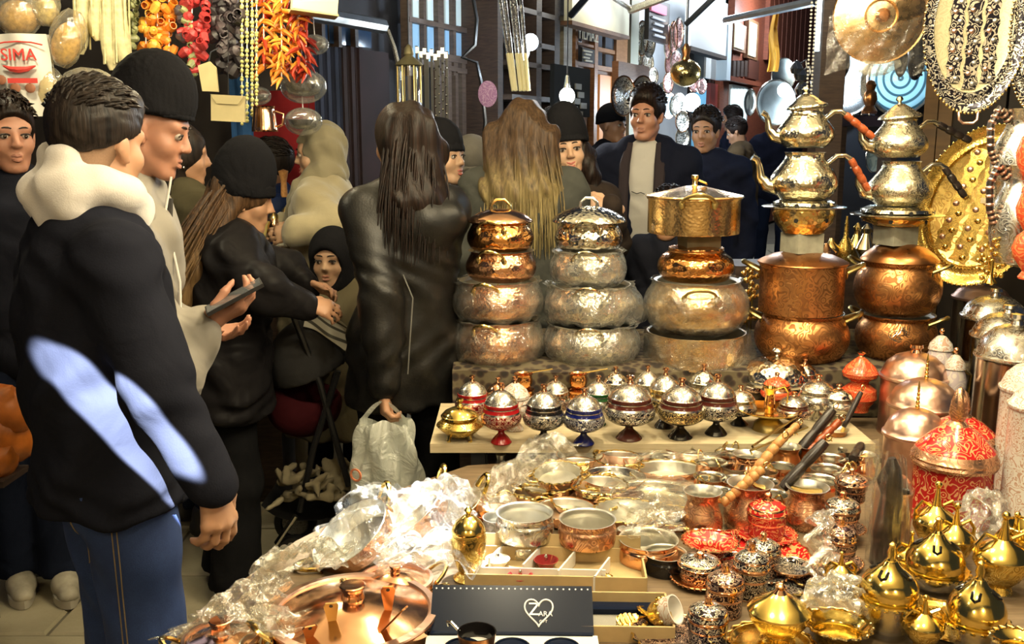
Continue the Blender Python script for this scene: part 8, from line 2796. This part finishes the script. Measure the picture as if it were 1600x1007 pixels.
# silver jugs with striped handles, red vases, gilt bead spray at the right edge
def jug(label, px, yb, yt, w, Y, mat, hx=-1):
 A = at(px, yb, Y)
 R_ = w * mpp(A) / 2
 H = at(px, yt, Y).z - A.z
 g = thing('silver_jug', label, 'jug', A)
 MB().lathe(vessel_prof([(0, 0), (.75, 0), (.82, .05), (1, .35), (.9, .6), (.62, .78), (.6, .88), (.8, 1.0)], R_, H), 36).build('body', [mat, M['tin']], g)
 pts = [(hx * R_ * .62, -.01, H * .86), (hx * R_ * 1.05, -.015, H * 1.0), (hx * R_ * 1.3, -.015, H * .82), (hx * R_ * 1.22, -.015, H * .56), (hx * R_ * .96, -.01, H * .40)]
 hd = MB().tube(pts, .010, 10).build('handle', M['wood_bk'], g)
 for i in range(len(pts) - 1):
  p0, p1 = Vector(pts[i]), Vector(pts[i + 1])
  for j in range(3):
   c = p0 + (p1 - p0) * ((j + .5) / 3)
   d = (p1 - p0).normalized()
   MB().lathe([(.0103, -.004), (.0118, 0), (.0103, .004)], 12, 0, Matrix.Translation(c) @ d.to_track_quat('Z', 'Y').to_matrix().to_4x4()).build('handle_ring', M['copper_rose'], hd)
 return g


jug('upper engraved silver jug with a striped handle at the right edge', 1588, 312, 170, 84, 2.78, M['silver_light'])
jug('lower engraved silver jug with a striped handle at the right edge', 1582, 410, 258, 78, 2.62, M['silver_light'])


def vase(label, px, yb, yt, w, Y, mat):
 A = at(px, yb, Y)
 R_ = w * mpp(A) / 2
 H = at(px, yt, Y).z - A.z
 g = thing('red_vase', label, 'vase', A)
 MB().lathe([(0, 0), (R_ * .6, 0), (R_ * .62, H * .03), (R_ * .45, H * .12), (R_ * .9, H * .35), (R_, H * .5), (R_ * .8, H * .7), (R_ * .4, H * .82), (R_ * .38, H * .9), (R_ * .55, H), (R_ * .45, H), (0, H * .9)], 36).build('body', mat, g)
 MB().lathe([(0, 0), (R_ * .4, 0), (R_ * .3, H * .05), (R_ * .1, H * .1), (0, H * .11)], 16).build('stopper', M['copper_rose'], g, (0, 0, H * .95))
 return g


vase('upper red-orange vase at the right frame edge', 1618, 300, 178, 66, 2.56, M['red_clay'])
vase('middle red-orange vase at the right frame edge', 1616, 380, 270, 62, 2.44, M['red_clay'])
vase('lower red-orange vase at the right frame edge', 1612, 436, 340, 66, 2.36, M['red_clay'])
rk = thing('display_rack', 'stepped dark rack holding the jugs and vases at the right', 'rack')
for (px_, py_, Y_) in ((1588, 312, 2.78), (1582, 410, 2.62)):
 z_ = at(px_, py_, Y_).z
 MB().box((1.62, Y_ + .02, z_ - .009), (.44, .17, .016)).build('shelf_board', M['board'], rk, smooth=False)
for y in (2.56, 2.84):
 MB().box((1.80, y, (TZ + 1.45) / 2), (.04, .04, 1.45 - TZ)).build('post', M['wood_dk'], rk, smooth=False)
A = at(1548, 425, 2.6)
g = thing('gilt_bead_spray', 'spray of gilt beads in front of the gilt tray', 'ornament', A)
for i in range(26):
 a = i * 2.4
 q = .011 * math.sqrt(i)
 MB().sphere((q * math.cos(a) * .8, q * .2 * math.sin(3 * a), .03 + q * math.sin(a) * 1.2), .0075, 8, 6).build('bead', M['gold'], g)
MB().lathe([(0, -.03), (.02, -.03), (.012, -.02), (.006, .0), (.008, .03), (0, .03)], 14).build('stem', M['gold'], g)
# small pale figures beside the copper canisters
for i, (px, yb, yt, w, lb) in enumerate(((1466, 590, 510, 46, 'lilac and white lidded pitcher behind the copper canisters'), (1488, 620, 540, 40, 'lilac lidded pitcher nearer the steel canisters'))):
 A = at(px, yb, 2.86 - .1 * i)
 A.z = SHZ if i == 0 else TZ + .02
 R_ = w * mpp(A) / 2
 H = at(px, yt, A.y).z - A.z
 g = thing('porcelain_pitcher', lb, 'pitcher', A)
 MB().lathe([(0, 0), (R_ * .6, 0), (R_ * .5, H * .1), (R_ * .9, H * .4), (R_ * .95, H * .6), (R_ * .7, H * .72), (0, H * .73)], 30).build('body', enamel('lilac_porcelain_%d' % i, (.50, .42, .44), (.70, .64, .52), 40, .6), g)
 l_ = MB().lathe([(0, H * .73), (R_ * .8, H * .73), (R_ * .7, H * .8), (R_ * .3, H * .88), (0, H * .9)], 30).build('lid', M['white_en'], g)
 MB().sphere((0, 0, H * .94), (.008, .008, .010), 10, 6).build('knob', M['copper_s'], l_)
 MB().tube([(R_ * .8, 0, H * .7), (R_ * 1.3, 0, H * .65), (R_ * 1.2, 0, H * .4), (R_ * .85, 0, H * .3)], .005, 8).build('handle', M['gold'], g)

# ================================================================ push-chair
Yp = 3.42
g = thing('pushchair', 'dark grey and maroon child push-chair behind the black trousers', 'pushchair', (at(500, 600, Yp).x, Yp, 0))
o = Vector(g.location)
L_ = lambda px, py, dy=0: at(px, py, Yp + dy) - o
DG = fabric('charcoal_canvas', (.045, .044, .045), 160, .3)
MA = fabric('maroon_canvas', (.060, .010, .014), 160, .3)
c0, c1 = L_(478, 560), L_(480, 520)
s = SDF(np.array(c0) - .30, np.array(c0) + .30, .011)
s.ell(np.array(L_(486, 565)), (.15, .20, .16))
s.ell(np.array(L_(500, 600)), (.15, .19, .14), None, .02, -1)
s.build('canopy', DG, g)
s = SDF(np.array(L_(475, 630)) - .30, np.array(L_(475, 630)) + .30, .011)
s.ell(np.array(L_(476, 632)), (.135, .17, .115))
s.ell(np.array(L_(486, 590)), (.11, .15, .12), None, .02, -1)
s.build('seat', MA, g)
for dy in (-.17, .17):
 MB().tube([L_(452, 478, dy), L_(500, 600, dy), L_(528, 700, dy), L_(545, 760, dy)], .012, 8).build('frame_tube', M['black'], g)
 MB().tube([L_(528, 580, dy), L_(490, 700, dy), L_(468, 800, dy)], .012, 8).build('frame_tube', M['black'], g)
MB().tube([L_(452, 478, -.17), L_(452, 478, .17)], .014, 8).build('push_bar', M['black'], g)
for (px, py) in ((462, 822), (548, 800)):
 for dy in (-.16, .16):
  w_ = L_(px, py, dy)
  w_.z = max(.085, .085)
  wh = MB().lathe([(.055, -.018), (.080, -.018), (.085, -.006), (.085, .006), (.080, .018), (.055, .018), (.055, -.018)], 24, 0, Matrix.Translation(w_) @ Matrix.Rotation(pi / 2, 4, 'X')).build('wheel', M['black'], g)
  MB().lathe([(0, -.012), (.05, -.012), (.055, 0), (.05, .012), (0, .012)], 20, 0, Matrix.Translation(w_) @ Matrix.Rotation(pi / 2, 4, 'X')).build('hub', M['pewter'], wh)
MB().grid(lambda u, v: (L_(478, 770).x - .13 + .30 * u, (v - .5) * .30, L_(478, 790).z + .06 * (abs(2 * u - 1) ** 3)), 14, 6).build('basket', M['black'], g)
MB().tube([L_(432, 850, -.2), L_(462, 806, -.2)], .010, 8).build('brake_bar', M['tin_s'], g)
STR = NT('striped_blanket_cloth')
STR.p(Base_Color=STR.ramp(STR.math('SINE', STR.math('MULTIPLY', STR.math('ADD', STR.sep()[2], STR.math('MULTIPLY', STR.sep()[0], .62)), 230)), [(.35, (.55, .52, .42)), (.65, (.08, .075, .06))]), Roughness=.9)
bl = at(512, 515, 3.3)
tag(MB().grid(lambda u, v: ((u - .5) * .17, .05 * math.sin(pi * v) + .01 * math.sin(9 * u), (v - .5) * .10 - (u - .5) * .12 + .02 * math.sin(pi * u)), 20, 10).build('striped_blanket', STR.m, None, bl), 'folded striped white blanket on the push-chair', 'blanket')
RAG = fabric('crumpled_beige_cloth', (.30, .26, .17), 120, .3, fold=.5)
c = at(500, 772, 3.3)
s = SDF(np.array((-.22, -.18, -.08)), np.array((.22, .18, .2)), .009)
rr = random.Random(4)
for i in range(60):
 a = np.array((rr.uniform(-.13, .13), rr.uniform(-.10, .10), rr.uniform(0, .08)))
 q = rr.uniform(0, 6)
 b2 = a + np.array((.07 * math.cos(q), .05 * math.sin(q), rr.uniform(-.03, .04)))
 s.cone(a, b2, rr.uniform(.008, .018), rr.uniform(.006, .014), .006)
s.disp(lambda x, y, z: .004 * np.sin(70 * x + 30 * z) + .004 * np.sin(60 * y - 40 * z))
V, Q = s.nets()
tag(link('crumpled_cloth', mats_np('crumpled_cloth', V, Q, RAG), None, c), 'crumpled beige cloth in the push-chair basket', 'cloth')
